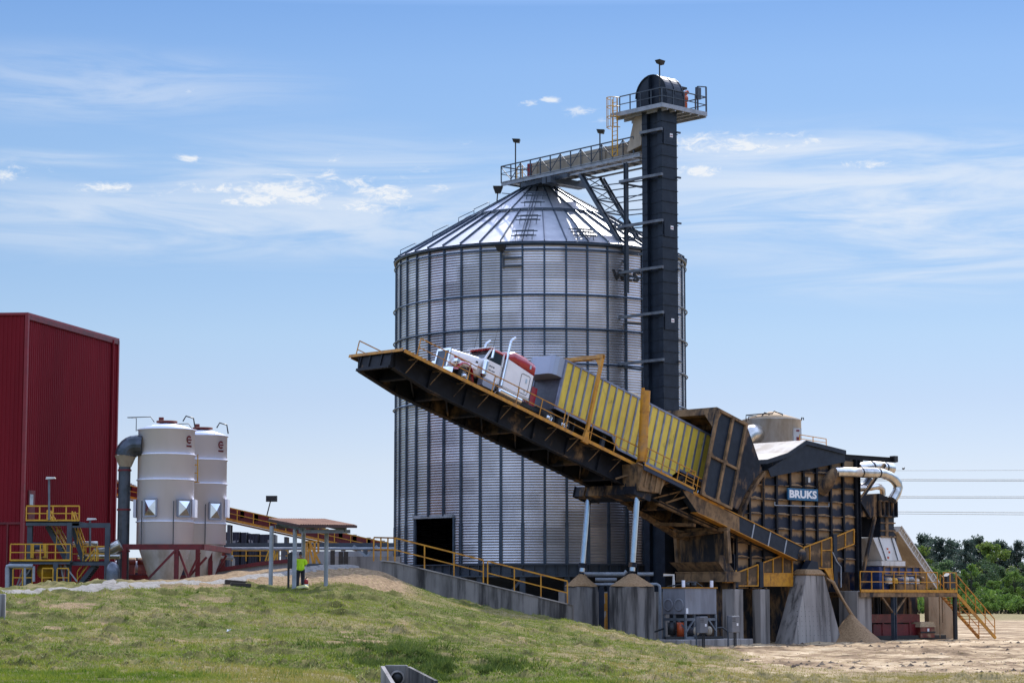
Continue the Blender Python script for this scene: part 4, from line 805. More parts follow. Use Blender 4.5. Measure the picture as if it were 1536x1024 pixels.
for sg in (-1, 1):
    mb = MB(TM); mb.box(-2.78, -1.68, sg * 1.02 - .03, sg * 1.02 + .03, 1.0, 2.22); dr = mb.build('door', CABW, trk_)
    mb = MB(TM); mb.prism([(-1.62, sg * .985, 2.26), (-2.78, sg * .985, 2.26), (-2.78, sg * .955, 2.93), (-1.92, sg * .955, 2.93)], (0, sg * .02, 0)); mb.build('side_window', GLASS, dr)
    mb = MB(TM); mb.box(-2.7, -2.54, sg * 1.06 - .015, sg * 1.06 + .015, 1.4, 1.44); mb.tube((-2.5, sg * 1.05, 1.2), (-2.5, sg * 1.065, 1.2), .09, n=16); mb.build('handle', CHROME, dr)
    for i, z in enumerate((1.86, 1.62)):      # unreadable dark lettering on the door
        mb = MB(TM); wds = (.12, .10, .12) if i == 0 else (.2, .28); x = -1.85
        for wd in wds: mb.box(x - wd, x, sg * 1.055 - .006, sg * 1.055 + .006, z, z + (.09 if i == 0 else .06)); x -= wd + .05
        mb.build('door_lettering', SLATE, dr)
for y in (-.7, -.35, 0, .35, .7): mb = MB(TM); mb.box(-2.0, -1.88, y - .05, y + .05, 3.12, 3.2); mb.build('marker_light', YELB, trk_)
for sg in (-1, 1):
    mb = MB(TM); mb.hexa([(.75, sg * .70 - .01, 1.5), (-1.3, sg * .955 - .01, 1.5), (-1.3, sg * .955 + .01, 1.5), (.75, sg * .70 + .01, 1.5), (.75, sg * .70 - .01, 1.62), (-1.3, sg * .955 - .01, 1.6), (-1.3, sg * .955 + .01, 1.6), (.75, sg * .70 + .01, 1.62)]); mb.build('hood_stripe', CABR, trk_)
    mb = MB(TM); mb.box(-1.0, -.85, sg * .93 - .015, sg * .93 + .015, 1.75, 1.85); mb.build('hood_vent', BLACK, trk_)
# sleeper
mb = MB(TM); mb.prism([(-3.15, -1.2, .98), (-3.15, -1.2, 2.84), (-5.5, -1.2, 2.58), (-5.5, -1.2, .98)], (0, 2.4, 0)); sl_ = mb.build('sleeper', CABW, trk_, bevel=.05)
mb = MB(TM); loft(mb, [[(-3.15, -1.2, 2.85), (-3.15, -1.18, 3.05), (-3.15, -1.0, 3.24), (-3.15, 0, 3.32), (-3.15, 1.0, 3.24), (-3.15, 1.18, 3.05), (-3.15, 1.2, 2.85)], [(-3.6, -1.2, 2.8), (-3.6, -1.18, 3.3), (-3.6, -1.0, 3.48), (-3.6, 0, 3.55), (-3.6, 1.0, 3.48), (-3.6, 1.18, 3.3), (-3.6, 1.2, 2.8)], [(-4.6, -1.2, 2.69), (-4.6, -1.18, 3.32), (-4.6, -1.0, 3.5), (-4.6, 0, 3.57), (-4.6, 1.0, 3.5), (-4.6, 1.18, 3.32), (-4.6, 1.2, 2.69)], [(-5.5, -1.2, 2.59), (-5.5, -1.18, 3.14), (-5.5, -1.0, 3.34), (-5.5, 0, 3.4), (-5.5, 1.0, 3.34), (-5.5, 1.18, 3.14), (-5.5, 1.2, 2.59)]]); mb.build('sleeper_roof', CABR, trk_)
mb = MB(TM); mb.path([(-4.45, 1.215, 1.25), (-4.45, 1.215, 2.3), (-4.52, 1.215, 2.38), (-5.15, 1.215, 2.38), (-5.22, 1.215, 2.3), (-5.22, 1.215, 1.25), (-5.15, 1.215, 1.15), (-4.52, 1.215, 1.15), (-4.45, 1.215, 1.25)], .014, 6); mb.build('sleeper_door_seal', BLACK, sl_)
mb = MB(TM); mb.box(-5.0, -4.87, 1.2, 1.235, 1.85, 2.15); mb.box(-5.12, -4.98, 1.19, 1.225, 2.86, 3.1); mb.tube((-4.95, 1.2, 1.35), (-4.95, 1.225, 1.35), .07, n=14); mb.build('sleeper_handle', CHROME, sl_)
mb = MB(TM); mb.box(-5.55, -3.2, 1.02, 1.14, .92, .98); mb.box(-5.5, -3.2, -1.14, -1.02, .92, .98); mb.build('running_board', CHROME, trk_)
mb = MB(TM); mb.bar((-5.9, .35, .9), (-5.9, .35, 2.6), .05); mb.bar((-5.9, .75, .9), (-5.9, .75, 2.6), .05)
for z in np.arange(1, 2.6, .28): mb.bar((-5.9, .35, z), (-5.9, .75, z), .04)
mb.build('rear_ladder', SLATE, trk_)
mb = MB(TM); mb.box(-6.9, -6.4, -1.0, .2, .95, 2.3); mb.build('hydraulic_reservoir', CABR, trk_)
mb = MB(TM); mb.path([(-5.6, .1, 2.3), (-6.0, .15, 1.8), (-6.6, .1, 1.7), (-7.1, 0, 2.0)], .04, 6); mb.path([(-5.6, -.2, 2.2), (-6.1, -.2, 1.5), (-6.7, -.2, 1.6), (-7.1, -.1, 1.8)], .04, 6); mb.build('air_hose', BLACK, trk_)
def wheel(parent, M, x, y, sg, dual=False, r=.52):
    mb = MB(M); wds = .56 if dual else .28
    prof = [(r * .56, 0), (r * .62, .03), (r * .93, .02), (r, .07), (r, wds - .07), (r * .93, wds - .02), (r * .62, wds - .03), (r * .56, wds)]
    yo = y - wds if sg > 0 else y; mb.lathe(prof, 28, (x, yo, r), axis='y'); ty = mb.build('wheel', RUBBER, parent)
    mb = MB(M); f = (lambda d: (y - d) if sg > 0 else (y + d))
    mb.lathe([(r * .57, f(.0)), (r * .57, f(.05)), (r * .5, f(.09)), (r * .3, f(.10 if dual else .02)), (r * .24, f(.06 if dual else -.03)), (r * .14, f(.02 if dual else -.07)), (.0, f(.02 if dual else -.07))], 24, (x, 0, r), axis='y')
    mb.build('rim', CHROME, ty)
    for k in range(10):
        pass
    mb = MB(M)
    for k in range(10): a = 2 * pi * k / 10; c = (x + r * .4 * math.cos(a), f(.075 if dual else .035), r + r * .4 * math.sin(a)); mb.tube(c, (c[0], c[1] + sg * .03, c[2]), .035, n=8)
    mb.build('rim_hole_ring', BLACK, ty, fix=False)
for sg in (-1, 1):
    wheel(trk_, TM, 0, sg * 1.2, sg)
    for x in (-7.5, -8.86): wheel(trk_, TM, x, sg * 1.22, sg, True)
    mb = MB(TM); mb.box(-9.75, -9.7, sg * .9 - .3, sg * .9 + .3, .35, 1.05); mb.build('mud_flap', BLACK, trk_)

# ================================================================ CHIP TRAILER
QM = TM @ Matrix.Translation((-7.75, 0, 0)); TL = 15.2; Zt = 4.54
trl = thing('chip_trailer', 'yellow ribbed chip trailer with drop belly, its rear end inside the catch bin', 'trailer', QM)
for sg in (-1, 1):
    mb = MB(QM); mb.prism([(0, sg * 1.29, 1.28), (-5.3, sg * 1.29, 1.28), (-6.0, sg * 1.29, .62), (-11.4, sg * 1.29, .62), (-12.0, sg * 1.29, 1.25), (-TL, sg * 1.29, 1.25), (-TL, sg * 1.29, Zt), (0, sg * 1.29, Zt)], (0, -sg * .05, 0)); mb.build('side_panel', TRY, trl)
    mb = MB(QM); mb.bar((0, sg * 1.3, Zt - .05), (-TL, sg * 1.3, Zt - .05), .1, .12); mb.bar((0, sg * 1.3, 1.26), (-5.3, sg * 1.3, 1.26), .1, .16); mb.bar((-5.3, sg * 1.3, 1.26), (-6.0, sg * 1.3, .62), .1, .14); mb.bar((-6, sg * 1.3, .62), (-11.4, sg * 1.3, .62), .1, .14); mb.bar((-12, sg * 1.3, 1.24), (-TL, sg * 1.3, 1.24), .1, .16); mb.build('side_rail', TRP, trl)
    npst = 22
    for k in range(npst + 1):
        x = -.06 - (TL - .12) * k / npst; zb = np.interp(-x, [0, 5.3, 6.0, 11.4, 12, TL], [1.28, 1.28, .62, .62, 1.25, 1.25])
        mb = MB(QM); mb.box(x - .06, x + .06, sg * 1.32 - .04, sg * 1.32 + .04, zb, Zt - .1); mb.build('side_post', TRP, trl)
    for x in (-TL + 1.2, -TL + 2.6): wheel(trl, QM, x, sg * 1.22, sg, True)
    mb = MB(QM); mb.box(-5.2, -4.9, sg * .8 - .1, sg * .8 + .1, .1, 1.2); mb.build('landing_leg', SLATE, trl)
mb = MB(QM); mb.box(-.06, .0, -1.3, 1.3, 1.2, Zt); mb.build('front_wall', TRFRONT, trl)
for y in (-1.26, 1.26): mb = MB(QM); mb.box(-.02, .04, y - .06, y + .06, 1.2, Zt); mb.build('corner_post', TRP, trl)
mb = MB(QM); prof = [(0, -1.28), (.5, -1.26), (.78, -1.12), (.9, -.85), (.9, .85), (.78, 1.12), (.5, 1.26), (0, 1.28)]; mb.add([(.84, .96, 3.32), (.76, 1.14, 3.32), (.76, 1.14, Zt - .02), (.84, .96, Zt - .02)], [(0, 1, 2, 3)]); mb.prism([(x + .0, y, 3.3) for x, y in prof], (0, 0, Zt - 3.3), False); mb.build('nose_box', ALU, trl)
mb = MB(QM); mb.box(-TL, -.06, -1.22, 1.22, 1.2, 1.28); mb.box(-11.5, -6, -1.22, 1.22, .58, .64); mb.bar((-.2, -.5, 1.1), (-5, -.5, 1.1), .12, .25); mb.bar((-.2, .5, 1.1), (-5, .5, 1.1), .12, .25); mb.build('floor', BLACK, trl)
mb = MB(QM)
for x in np.arange(-1, -TL, -2.0): mb.bar((x, -1.28, Zt - .04), (x, 1.28, Zt - .04), .06)
build_each(mb, 'roof_bow', TRP, trl)
hp_ = DP(948, 589, 2.55); QMI = QM.inverted(); c = QMI @ (DM @ hp_)
ld = thing('wood_chip_load', 'pale heap of wood chips showing above the yellow trailer wall', 'wood chips', QM @ Matrix.Translation((c.x, 0, 2.9)))
mb = MB(QM); vs_ = []; n = 30
for i in range(n + 1):
    for j in range(13):
        x = c.x - 2.2 + 4.4 * i / n; y = -1.18 + 2.36 * j / 12; r_ = math.hypot((x - c.x) / 1.7, y / 1.6); z = 3.9 + (c.z - 3.9) * max(0, 1 - r_ ** 2) + random.uniform(-.03, .03); vs_.append((x, y, z))
mb.add(vs_, [(i * 13 + j, i * 13 + j + 1, (i + 1) * 13 + j + 1, (i + 1) * 13 + j) for i in range(n) for j in range(12)], True); mb.build('heap', CHIPL, ld, fix=False)
# ================================================================ CHIP RECEIVING BIN
def zA(x, y): return (1080 + x / 6.4, 600 + y / 6.4)
def zB(x, y): return (1080 + x / 6.4, 740 + y / 6.4)
def zC(x, y): return (1240 + x / 8.533, 690 + y / 8.533)
def zD(x, y): return (1080 + x / 3.491, 750 + y / 3.491)
def zE(x, y): return (980 + x / 10.24, 780 + y / 10.24)
def zG(x, y): return (1320 + x / 5.69, 780 + y / 5.69)
FB = 1.0; BD = 5.4
def fp(p, b=FB): return FP(p[0], p[1], b)
piv = fp((1203, 836)); arcs = [fp(zA(395, 682)), fp(zA(170, 1000))]; ra = ((arcs[0].x - piv.x) ** 2 + (arcs[0].z - piv.z) ** 2) ** .5
aa0 = math.atan2(arcs[0].z - piv.z, arcs[0].x - piv.x); arcp = [(piv.x + ra * math.cos(a), piv.z + ra * math.sin(a)) for a in np.linspace(aa0, R(186), 16)]
aR = fp(zA(1290, 700)).x; zTop = fp(zA(1202, 592)).z; aL = arcp[-1][0]
bin_ = thing('receiving_bin', 'dust covered navy ribbed steel bin with gable roof receiving the tipped chips', 'receiving bin', FT(37, FB, 0))
# panel material: dust held in the upper half of every cell between ribs
RZ = 1.005; zr0 = fp(zA(720, 965)).z
PANEL = bpy.data.materials.new('dusty_bin_panel'); PANEL.use_nodes = True; nt = PANEL.node_tree; L = nt.links.new; bs = nt.nodes['Principled BSDF']
tc = nd(nt, 'ShaderNodeTexCoord'); sx = nd(nt, 'ShaderNodeSeparateXYZ'); L(tc.outputs['Object'], sx.inputs[0])
def m2(op, a, b=None):
    n = nd(nt, 'ShaderNodeMath', operation=op)
    for i, v in enumerate((a, b)):
        if v is None: continue
        if isinstance(v, (int, float)): n.inputs[i].default_value = v
        else: L(v, n.inputs[i])
    return n.outputs[0]
def nz(s, d=6, st=(1, 1, 1)):
    mp = nd(nt, 'ShaderNodeMapping'); mp.inputs['Scale'].default_value = st; L(tc.outputs['Object'], mp.inputs[0]); n = nd(nt, 'ShaderNodeTexNoise'); n.inputs['Scale'].default_value = s; n.inputs['Detail'].default_value = d; L(mp.outputs[0], n.inputs[0]); return n.outputs['Fac']
fr_ = m2('FRACT', m2('DIVIDE', m2('SUBTRACT', sx.outputs['Z'], zr0 - 50 * RZ), RZ)); big = nz(.33, 3); sm_ = nz(2.6)
v = m2('ADD', fr_, m2('ADD', m2('MULTIPLY', m2('SUBTRACT', sm_, .5), .55), m2('MULTIPLY', m2('SUBTRACT', big, .5), 1.5)))
up_ = m2('MULTIPLY', m2('SUBTRACT', sx.outputs['Z'], 9.4), .13); lf = m2('MULTIPLY', m2('SUBTRACT', -3.0, sx.outputs['X']), .10)
v = m2('ADD', v, m2('MAXIMUM', m2('MAXIMUM', up_, lf), 0))
r_ = nd(nt, 'ShaderNodeMapRange', interpolation_type='SMOOTHSTEP'); r_.inputs[1].default_value = .52; r_.inputs[2].default_value = .78; L(v, r_.inputs[0])
d1_ = nd(nt, 'ShaderNodeMix', data_type='RGBA'); L(nz(3.1), d1_.inputs[0]); d1_.inputs[6].default_value = (.20, .115, .05, 1); d1_.inputs[7].default_value = (.36, .23, .12, 1)
mx = nd(nt, 'ShaderNodeMix', data_type='RGBA'); L(r_.outputs[0], mx.inputs[0]); mx.inputs[6].default_value = (.012, .018, .034, 1); L(d1_.outputs[2], mx.inputs[7]); L(mx.outputs[2], bs.inputs['Base Color']); bs.inputs['Roughness'].default_value = .7
mb = MB(FM); top = [(aR, zTop), (fp(zA(1197, 500)).x, zTop + .4), (fp(zA(815, 420)).x, fp(zA(815, 420)).z), (arcp[0][0] + .7, arcp[0][1] + .1)]
poly = [(x, FB, z) for x, z in arcp] + [(aL, FB, 3.7), (33.6, FB, 3.7), (33.6, FB, 4.9), (aR, FB, 4.9)] + [(x, FB, z) for x, z in top]
mb.prism(poly, (0, .05, 0)); mb.build('front_wall', PANEL, bin_)
mb = MB(FM); mb.prism([(x, FB + BD, z) for x, _, z in poly], (0, .05, 0)); mb.box(aR - .05, aR, FB + .05, FB + BD, 4.9, zTop); mb.build('rear_wall', NAVYD, bin_)
mb = MB(FM); mb.box(aL + .5, aR - .1, FB + .1, FB + BD, 4.9, 5.0); mb.build('bin_floor', NAVYD, bin_)
def ztop(a): return np.interp(a, [top[3][0], top[2][0], top[1][0], top[0][0]], [top[3][1], top[2][1], top[1][1], top[0][1]])
def alow(z):                              # left limit of the face at height z
    if z > arcp[0][1]: return arcp[0][0] + .7
    return min(np.interp(z, [p[1] for p in arcp][::-1], [p[0] for p in arcp][::-1]), arcp[0][0])
vx = [fp(zA(x, 800)).x for x in (265, 395, 525, 655, 785, 910, 1045, 1165, 1285)]; vx = [vx[0] - (vx[1] - vx[0])] + vx
for a in vx:
    if a < aL + .1: continue
    lo = 3.7 if a < 33.5 else 4.9; dx = piv.x - a; hi = piv.z + math.sqrt(max(0, ra * ra - dx * dx)) if a < arcp[0][0] else ztop(a) - .05
    mb = MB(FM); mb.box(a - .035, a + .035, FB - .2, FB, lo, hi); mb.box(a - .09, a + .09, FB - .22, FB - .2, lo, hi); mb.build('vertical_rib', NAVY, bin_)
for k in range(-6, 5):
    z = zr0 + k * RZ; lo = alow(z) if z > 5 else aL; hi = aR
    if z < 4.9: hi = 33.5
    if z > 12.2: lo, hi = vx[4], aR
    if z < 3.8 or z > zTop: continue
    mb = MB(FM); mb.box(lo, hi, FB - .17, FB - .001, z - .03, z + .03); mb.build('horizontal_rib', NAVYD, bin_)
    for a, a2 in zip(vx, vx[1:]):         # small drifts of chips lying on the ledges
        if a < lo or a2 > hi + .2 or random.random() < .25: continue
        w0, w1 = a + .1, a2 - .1; hN = random.uniform(.05, .16) * (1.5 if z > 9 and a < 36 else 1); mb = MB(FM); n = 6
        q = [(w0 + (w1 - w0) * i / n, z + .032 + hN * (.35 + .65 * math.sin(pi * i / n)) * random.uniform(.7, 1)) for i in range(n + 1)]
        mb.prism([(w0, FB - .16, z + .031)] + [(x, FB - .05, zz) for x, zz in q] + [(w1, FB - .16, z + .031)], (0, .045, 0)); mb.build('dust_drift', CHIPS, bin_)
mb = MB(FM)
for (p, q) in zip(arcp[:11], arcp[1:11]): mb.hexa([(p[0], FB - .34, p[1]), (q[0], FB - .34, q[1]), (q[0], FB + .1, q[1]), (p[0], FB + .1, p[1])] + [(piv.x + (x - piv.x) * .968, b, piv.z + (z - piv.z) * .968) for x, b, z in ((p[0], FB - .34, p[1]), (q[0], FB - .34, q[1]), (q[0], FB + .1, q[1]), (p[0], FB + .1, p[1]))])
mb.bar((arcp[0][0], FB - .15, arcp[0][1]), (arcp[0][0], FB - .15, arcp[0][1] - 2.1), .14, .2); mb.build('arc_rim', TANM, bin_)
# roof and gable
gb = .55; g = [FP(*zA(*p), gb) for p in ((463, 660), (640, 548), (815, 402), (1197, 492), (1202, 592), (490, 735))]
mb = MB(FM); mb.prism([(p.x, gb, p.z) for p in g], (0, .06, 0)); mb.build('gable_panel', NAVYC, bin_)
r = [FP(*zA(*p), gb) for p in ((345, 572), (445, 566), (640, 502), (815, 383), (1197, 480))]; ROOFT = pm('dusty_roof_sheet', (.72, .64, .54), (.55, .46, .36), rough=.9, scale=.9, bump=.2)
mb = MB(FM); mb.prism([(p.x, gb - .1, p.z) for p in r] + [(p.x, gb - .1, p.z - .07) for p in reversed(r)], (0, BD + .2, 0)); mb.build('roof', ROOFT, bin_)
mb = MB(FM)
for p, q in zip(r, r[1:]): mb.prism([(p.x, gb - .14, p.z - .02), (q.x, gb - .14, q.z - .02), (q.x, gb - .14, q.z - .32), (p.x, gb - .14, p.z - .30)], (0, .03, 0))
mb.build('roof_fascia', NAVYC, bin_)
mb = MB(FM); p = r[3]; q = FP(*zA(1020, 408), gb + .8); mb.rail([(p.x + .4, gb + .8, p.z - .1), (q.x, gb + .8, r[4].z + .25)], .55, 1.5, .05); mb.build('roof_rail', YEL, bin_)
mb = MB(FM); c = FP(*zA(832, 765), FB - .35); mb.box(c.x - .28, c.x + .12, FB - .45, FB - .25, c.z - .2, c.z + .22); mb.bar((c.x, FB - .3, c.z - .2), (c.x, FB - .3, c.z - 1.0), .04); mb.build('lamp_housing', BLACK, bin_)
mb = MB(FM); mb.box(c.x + .0, c.x + .22, FB - .5, FB - .46, c.z - .17, c.z + .18); mb.build('lamp_lens', LAMP, bin_)
p, q = FP(*zB(525, 112), FB - .3), FP(*zB(1045, 124), FB - .3); mb = MB(FM); mb.tube(p, q, .03, n=8); mb.tube(p, p + Vector((0, 0, .25)), .04, n=8); mb.tube(q, q + Vector((0, 0, .25)), .04, n=8); mb.build('conduit', LGREY, bin_)
# right-hand frame
c0 = fp(zA(1300, 700)).x; mb = MB(FM); mb.ibeam((c0, FB - .1, 0), (c0, FB - .1, zTop + .2), .45, .35, .04, (1, 0, 0)); mb.build('corner_column', NAVY, bin_)
mb = MB(FM); mb.ibeam((c0, FB + BD, 0), (c0, FB + BD, zTop), .45, .35, .04, (1, 0, 0)); mb.ibeam((aL + 1, FB + BD, 0), (aL + 1, FB + BD, 6), .45, .35, .04, (1, 0, 0)); build_each(mb, 'rear_column', NAVY, bin_)
e = fp((1343, 690)); mb = MB(FM); bz = fp((1300, 687)).z
for b_ in (FB, FB + 3): mb.ibeam((c0 - 1.5, b_, bz), (e.x, b_, bz), .35, .2, .03)
mb.build('top_beam', NAVY, bin_)
mb = MB(FM); mb.box(e.x - .4, e.x, FB - .25, FB + .2, bz - .15, bz + .3); mb.build('beam_light', BLACK, bin_)
mb = MB(FM); p, q = fp(zC(425, 515)), fp(zC(745, 55)); mb.bar((p.x, FB, p.z), (q.x, FB, q.z), .2, .2); p, q = fp(zC(410, 520)), fp(zC(540, 735)); mb.bar((p.x, FB - .1, p.z), (q.x, FB - .1, q.z), .28, .2); p, q = fp(zC(470, 865)), fp(zC(590, 780)); mb.bar((c0, FB - .2, p.z - 4.3), (q.x, FB - .2, q.z + .3), .2); build_each(mb, 'diagonal_strut', NAVYD, bin_)
# spill hopper below the dumper's low end (its open side faces the cylinders)
h0 = FP(*zE(1060, 640), .5); ha = h0.x; z_t = FA(*zE(700, 170), ha).z; zm = FA(*zE(700, 640), ha).z; zl = FA(*zE(700, 780), ha).z; zb_ = FA(*zE(700, 945), ha).z; bL = FA(*zE(330, 640), ha).y; bR = FA(*zE(1060, 640), ha).y; z1_ = FA(*zE(700, 500), ha).z; z2_ = FA(*zE(700, 290), ha).z
mb = MB(FM)
for b_ in (FA(*zE(380, 400), ha).y, FA(*zE(1160, 400), ha).y): mb.bar((ha, b_, zm - .1), (ha - .2, b_, z_t), .28, .3)
mb.bar((ha, bL, z_t + .1), (ha, bR - .6, z_t + .1), .3, .25); build_each(mb, 'hopper_post', TANM, bin_)
CURT = pm('dusty_curtain', (.012, .013, .016), (.02, .02, .024), rough=.8, dust=(.22, .13, .06), dust_amt=.55, dscale=1.6, dstretch=(1.2, 1.2, .25))
mb = MB(FM); mb.box(ha + .5, ha + .55, bR, bL, z1_ - .9, z_t); mb.box(ha + .45, ha + .5, bR, bL, z1_ - .9, z2_); mb.build('rubber_curtain', CURT, bin_)
mb = MB(FM); mb.hexa([(ha + .35, bR, zl), (ha + .35, bL, zl), (ha + 1.2, bL, zl), (ha + 1.2, bR, zl), (ha - .35, bR, zm), (ha - .35, bL + .2, zm), (ha + .6, bL + .2, zm), (ha + .6, bR, zm)]); mb.build('chute_tray', TANM, bin_)
mb = MB(FM); mb.box(ha + .1, ha + 1.6, bR - .2, bL, zb_, zl - .03); mb.box(ha + .05, ha + .1, bR - .25, bL + .05, zl - .1, zl - .03); mb.box(ha + .05, ha + .1, bR - .25, bL + .05, zb_, zb_ + .1); mb.build('chute_box', TANM, bin_)
mb = MB(FM); z_ = FA(*zE(1080, 535), ha).z; mb.prism([(ha - .4, bR - .02, zm - .1), (ha - .4, bR - .02, z_), (ha + .1, bR - .02, z_), (ha + .7, bR - .02, zm - .6), (ha + .7, bR - .02, zl - .6)], (0, -.05, 0)); mb.build('cheek_plate', TANM, bin_)
mb = MB(FM); mb.box(ha + 1.2, ha + 1.3, bR, bL, 0, 6); mb.build('pit_wall', NAVYD, bin_)
mb = MB(FM); mb.box(34, aR + 3.4, FB + 3.7, FB + 3.8, 0, 7.3); mb.box(aR + 3.4, aR + 6.5, FB + 3.7, FB + 3.8, 0, 5.6); mb.build('dark_backing', NAVYD, bin_)  # dark backing sheets added behind the bay so the gap stays black

# sign on the ribs
sg_ = [FP(*zA(*p), FB - .36) for p in ((652, 842), (940, 853), (938, 965), (652, 955))]; sw_ = sg_[1].x - sg_[0].x; szc = (sg_[0].z + sg_[2].z) / 2; shh = (sg_[0].z - sg_[3].z)
sign = thing('sign', 'blue sign board with white block capitals on the ribbed bin wall', 'sign', FT((sg_[0].x + sg_[1].x) / 2, FB - .36, sg_[3].z))
mb = MB(FM); mb.box(sg_[0].x, sg_[1].x, FB - .36, FB - .25, szc - shh / 2, szc + shh / 2); mb.build('board', SIGNB, sign)
ctr = FM @ Vector(((sg_[0].x + sg_[1].x) / 2 - .02, FB - .362, szc - .02)); tb = text('t', 'BRUKS', shh * .88, basis(U, ZV, -BV, ctr), None, None, .012, .022, 1.0)
xs_ = [(FM.inverted() @ p).x for p in tb.v]; k_ = sw_ * .9 / (max(xs_) - min(xs_)); tb = text('t', 'BRUKS', shh * .88, basis(U, ZV, -BV, ctr), None, None, .012, .03, k_); tb.build('lettering', SIGNW, sign)

# ducts
def duct(name, label, pts, b, r_, base, rings=(), mat=None, n=20, flex=None):
    P = [FP(p[0], p[1], b) if len(p) == 2 else FP(*p) for p in pts]; d = thing(name, label, 'duct', FT(P[0].x, b, P[0].z)); mb = MB(FM); mb.path(P, r_, n); dm = mb.build('duct_pipe', mat or DUCT, d)
    for px, py in rings: c = FP(px, py, b); i = min(range(len(P) - 1), key=lambda i: (P[i].lerp(P[i + 1], .5) - c).length); t = (P[i + 1] - P[i]).normalized(); mb = MB(FM); mb.tube(c - t * .06, c + t * .06, r_ + .025, n=n); mb.build('clamp_ring', BLACK, d)
    if flex:
        p, q = FP(*flex[0], b), FP(*flex[1], b); L_ = (q - p).length; d_ = (q - p) / L_; n_ = int(L_ / .1); mb = MB(FM); mb.path([p + d_ * (L_ * i / (2 * n_)) for i in range(2 * n_ + 1)], [r_ + (.03 if i % 2 else .008) for i in range(2 * n_ + 1)], n, False); mb.build('flexible_hose', mat or DUCT, d)
    return d
dk = duct('exhaust_duct', 'long silver duct bending down at the right of the ribbed bin', [zC(90, 150), zC(250, 152), zC(430, 157), zC(640, 162), zC(715, 168), zC(790, 195), zC(860, 240), zC(905, 300), zC(915, 350), zC(895, 410), zC(840, 510)], .2, .35, 0, (zC(435, 155), zC(655, 162)), flex=(zC(455, 157), zC(630, 162)))
mb = MB(FM); p = FP(*zC(110, 150), .2); mb.path([p, p + Vector((-.35, .05, -.25)), p + Vector((-.55, .3, -.8)), p + Vector((-.55, .9, -1.2))], [.36, .4, .5, .55], 16); mb.build('inlet_elbow', TANM, dk)
duct('exhaust_duct', 'thick silver duct with open end behind the bending one', [zC(400, 110), zC(600, 82), zC(830, 108)], 2.4, .42, 0, (zC(570, 84), zC(740, 97)))
duct('exhaust_duct', 'small dusty silver duct curving over the navy box', [zC(380, 365), zC(560, 352), zC(640, 335), zC(690, 345), zC(715, 375), zC(720, 450)], 2.0, .22, 0, (zC(500, 358),))
duct('exhaust_duct', 'dark grey duct rising behind the diagonal strut', [zC(545, 245), zC(500, 320), zC(440, 350)], 2.8, .3, 0, (), DUCTD)

# screen house: navy boxes over a white hood, on the railed deck
sh = thing('screening_unit', 'navy boxed screening unit above a white hood beside the ribbed bin', 'screening unit', FT(45, 1, 3.6)); b1_ = 1.0
q = [FP(*zC(*p), b1_) for p in ((405, 465), (645, 425), (650, 720), (405, 720))]
mb = MB(FM); mb.prism([(p.x, b1_, p.z) for p in q], (0, 2.6, 0)); bx = mb.build('drive_box', NAVYD, sh)
q2 = [FP(*zC(*p), b1_) for p in ((645, 425), (662, 425), (865, 520), (865, 712), (645, 712))]; mb = MB(FM); mb.prism([(p.x, b1_ - .15, p.z) for p in q2], (0, 3.2, 0)); mb.build('upper_box', NAVY, sh)
mb = MB(FM); zz0, zz1 = FP(*zC(650, 520), b1_).z, FP(*zC(650, 712), b1_).z
for x in (650, 700, 755, 810, 862): a = FP(*zC(x, 600), b1_).x; mb.box(a - .05, a + .05, b1_ - .32, b1_ - .15, zz1, zz0)
for z in (zz0, zz1): mb.box(q2[0].x, q2[2].x, b1_ - .3, b1_ - .151, z - .05, z + .05)
build_each(mb, 'box_rib', NAVYD, sh)
q3 = [FP(*zC(*p), b1_) for p in ((690, 712), (862, 712), (860, 978), (690, 978))]; mb = MB(FM); mb.prism([(p.x, b1_, p.z) for p in q3], (0, 2.4, 0)); mb.build('lower_box', NAVYC, sh)
mb = MB(FM)
for y in (720, 800, 900, 975): z = FP(*zC(750, y), b1_).z; mb.box(q3[0].x - .1, q3[1].x + .05, b1_ - .1, b1_ - .001, z - .05, z + .05)
mb.box(q3[0].x + .5, q3[0].x + .8, b1_ - .08, b1_ - .001, q3[2].z, q3[0].z); mb.build('box_trim', TANM, sh)
hq = [FP(*zD(*p), b1_) for p in ((800, 195), (910, 190), (937, 315), (835, 315))]
mb = MB(FM); mb.hexa([(hq[3].x - .0, b1_ - .3, hq[3].z), (hq[2].x, b1_ - .3, hq[2].z), (hq[2].x, b1_ + 2.8, hq[2].z), (hq[3].x, b1_ + 2.8, hq[3].z), (hq[0].x, b1_, hq[0].z), (hq[1].x, b1_, hq[1].z), (hq[1].x, b1_ + 1.4, hq[1].z), (hq[0].x, b1_ + 1.4, hq[0].z)]); mb.build('white_hood', WHITED, sh)
mb = MB(FM)
for f in (.25, .85): p = hq[0].lerp(hq[1], f); s_ = hq[3].lerp(hq[2], f - .1); mb.bar((p.x, b1_ - .05, p.z), (s_.x, b1_ - .36, s_.z), .06)
build_each(mb, 'hood_bar', SLATE, sh)
for y, x in ((255, 868), (272, 875), (300, 865)): c = FP(*zD(x, y), b1_); f = (c.z - hq[3].z) / (hq[0].z - hq[3].z); mb = MB(FM); mb.box(c.x - .1, c.x + .1, b1_ - .32 + .3 * f, b1_ - .29 + .3 * f, c.z - .08, c.z + .08); mb.build('warning_decal', ORRED, sh)
zbt, zbb = FP(*zD(900, 318), b1_).z, 3.66
mb = MB(FM); mb.box(hq[3].x - .2, hq[2].x + .3, b1_ - .35, b1_ + 2.6, zbt - .35, zbt); mb.build('hood_collar', WHITED, sh)
bl0, br0 = FP(*zD(845, 400), b1_).x, FP(*zD(1035, 400), b1_).x
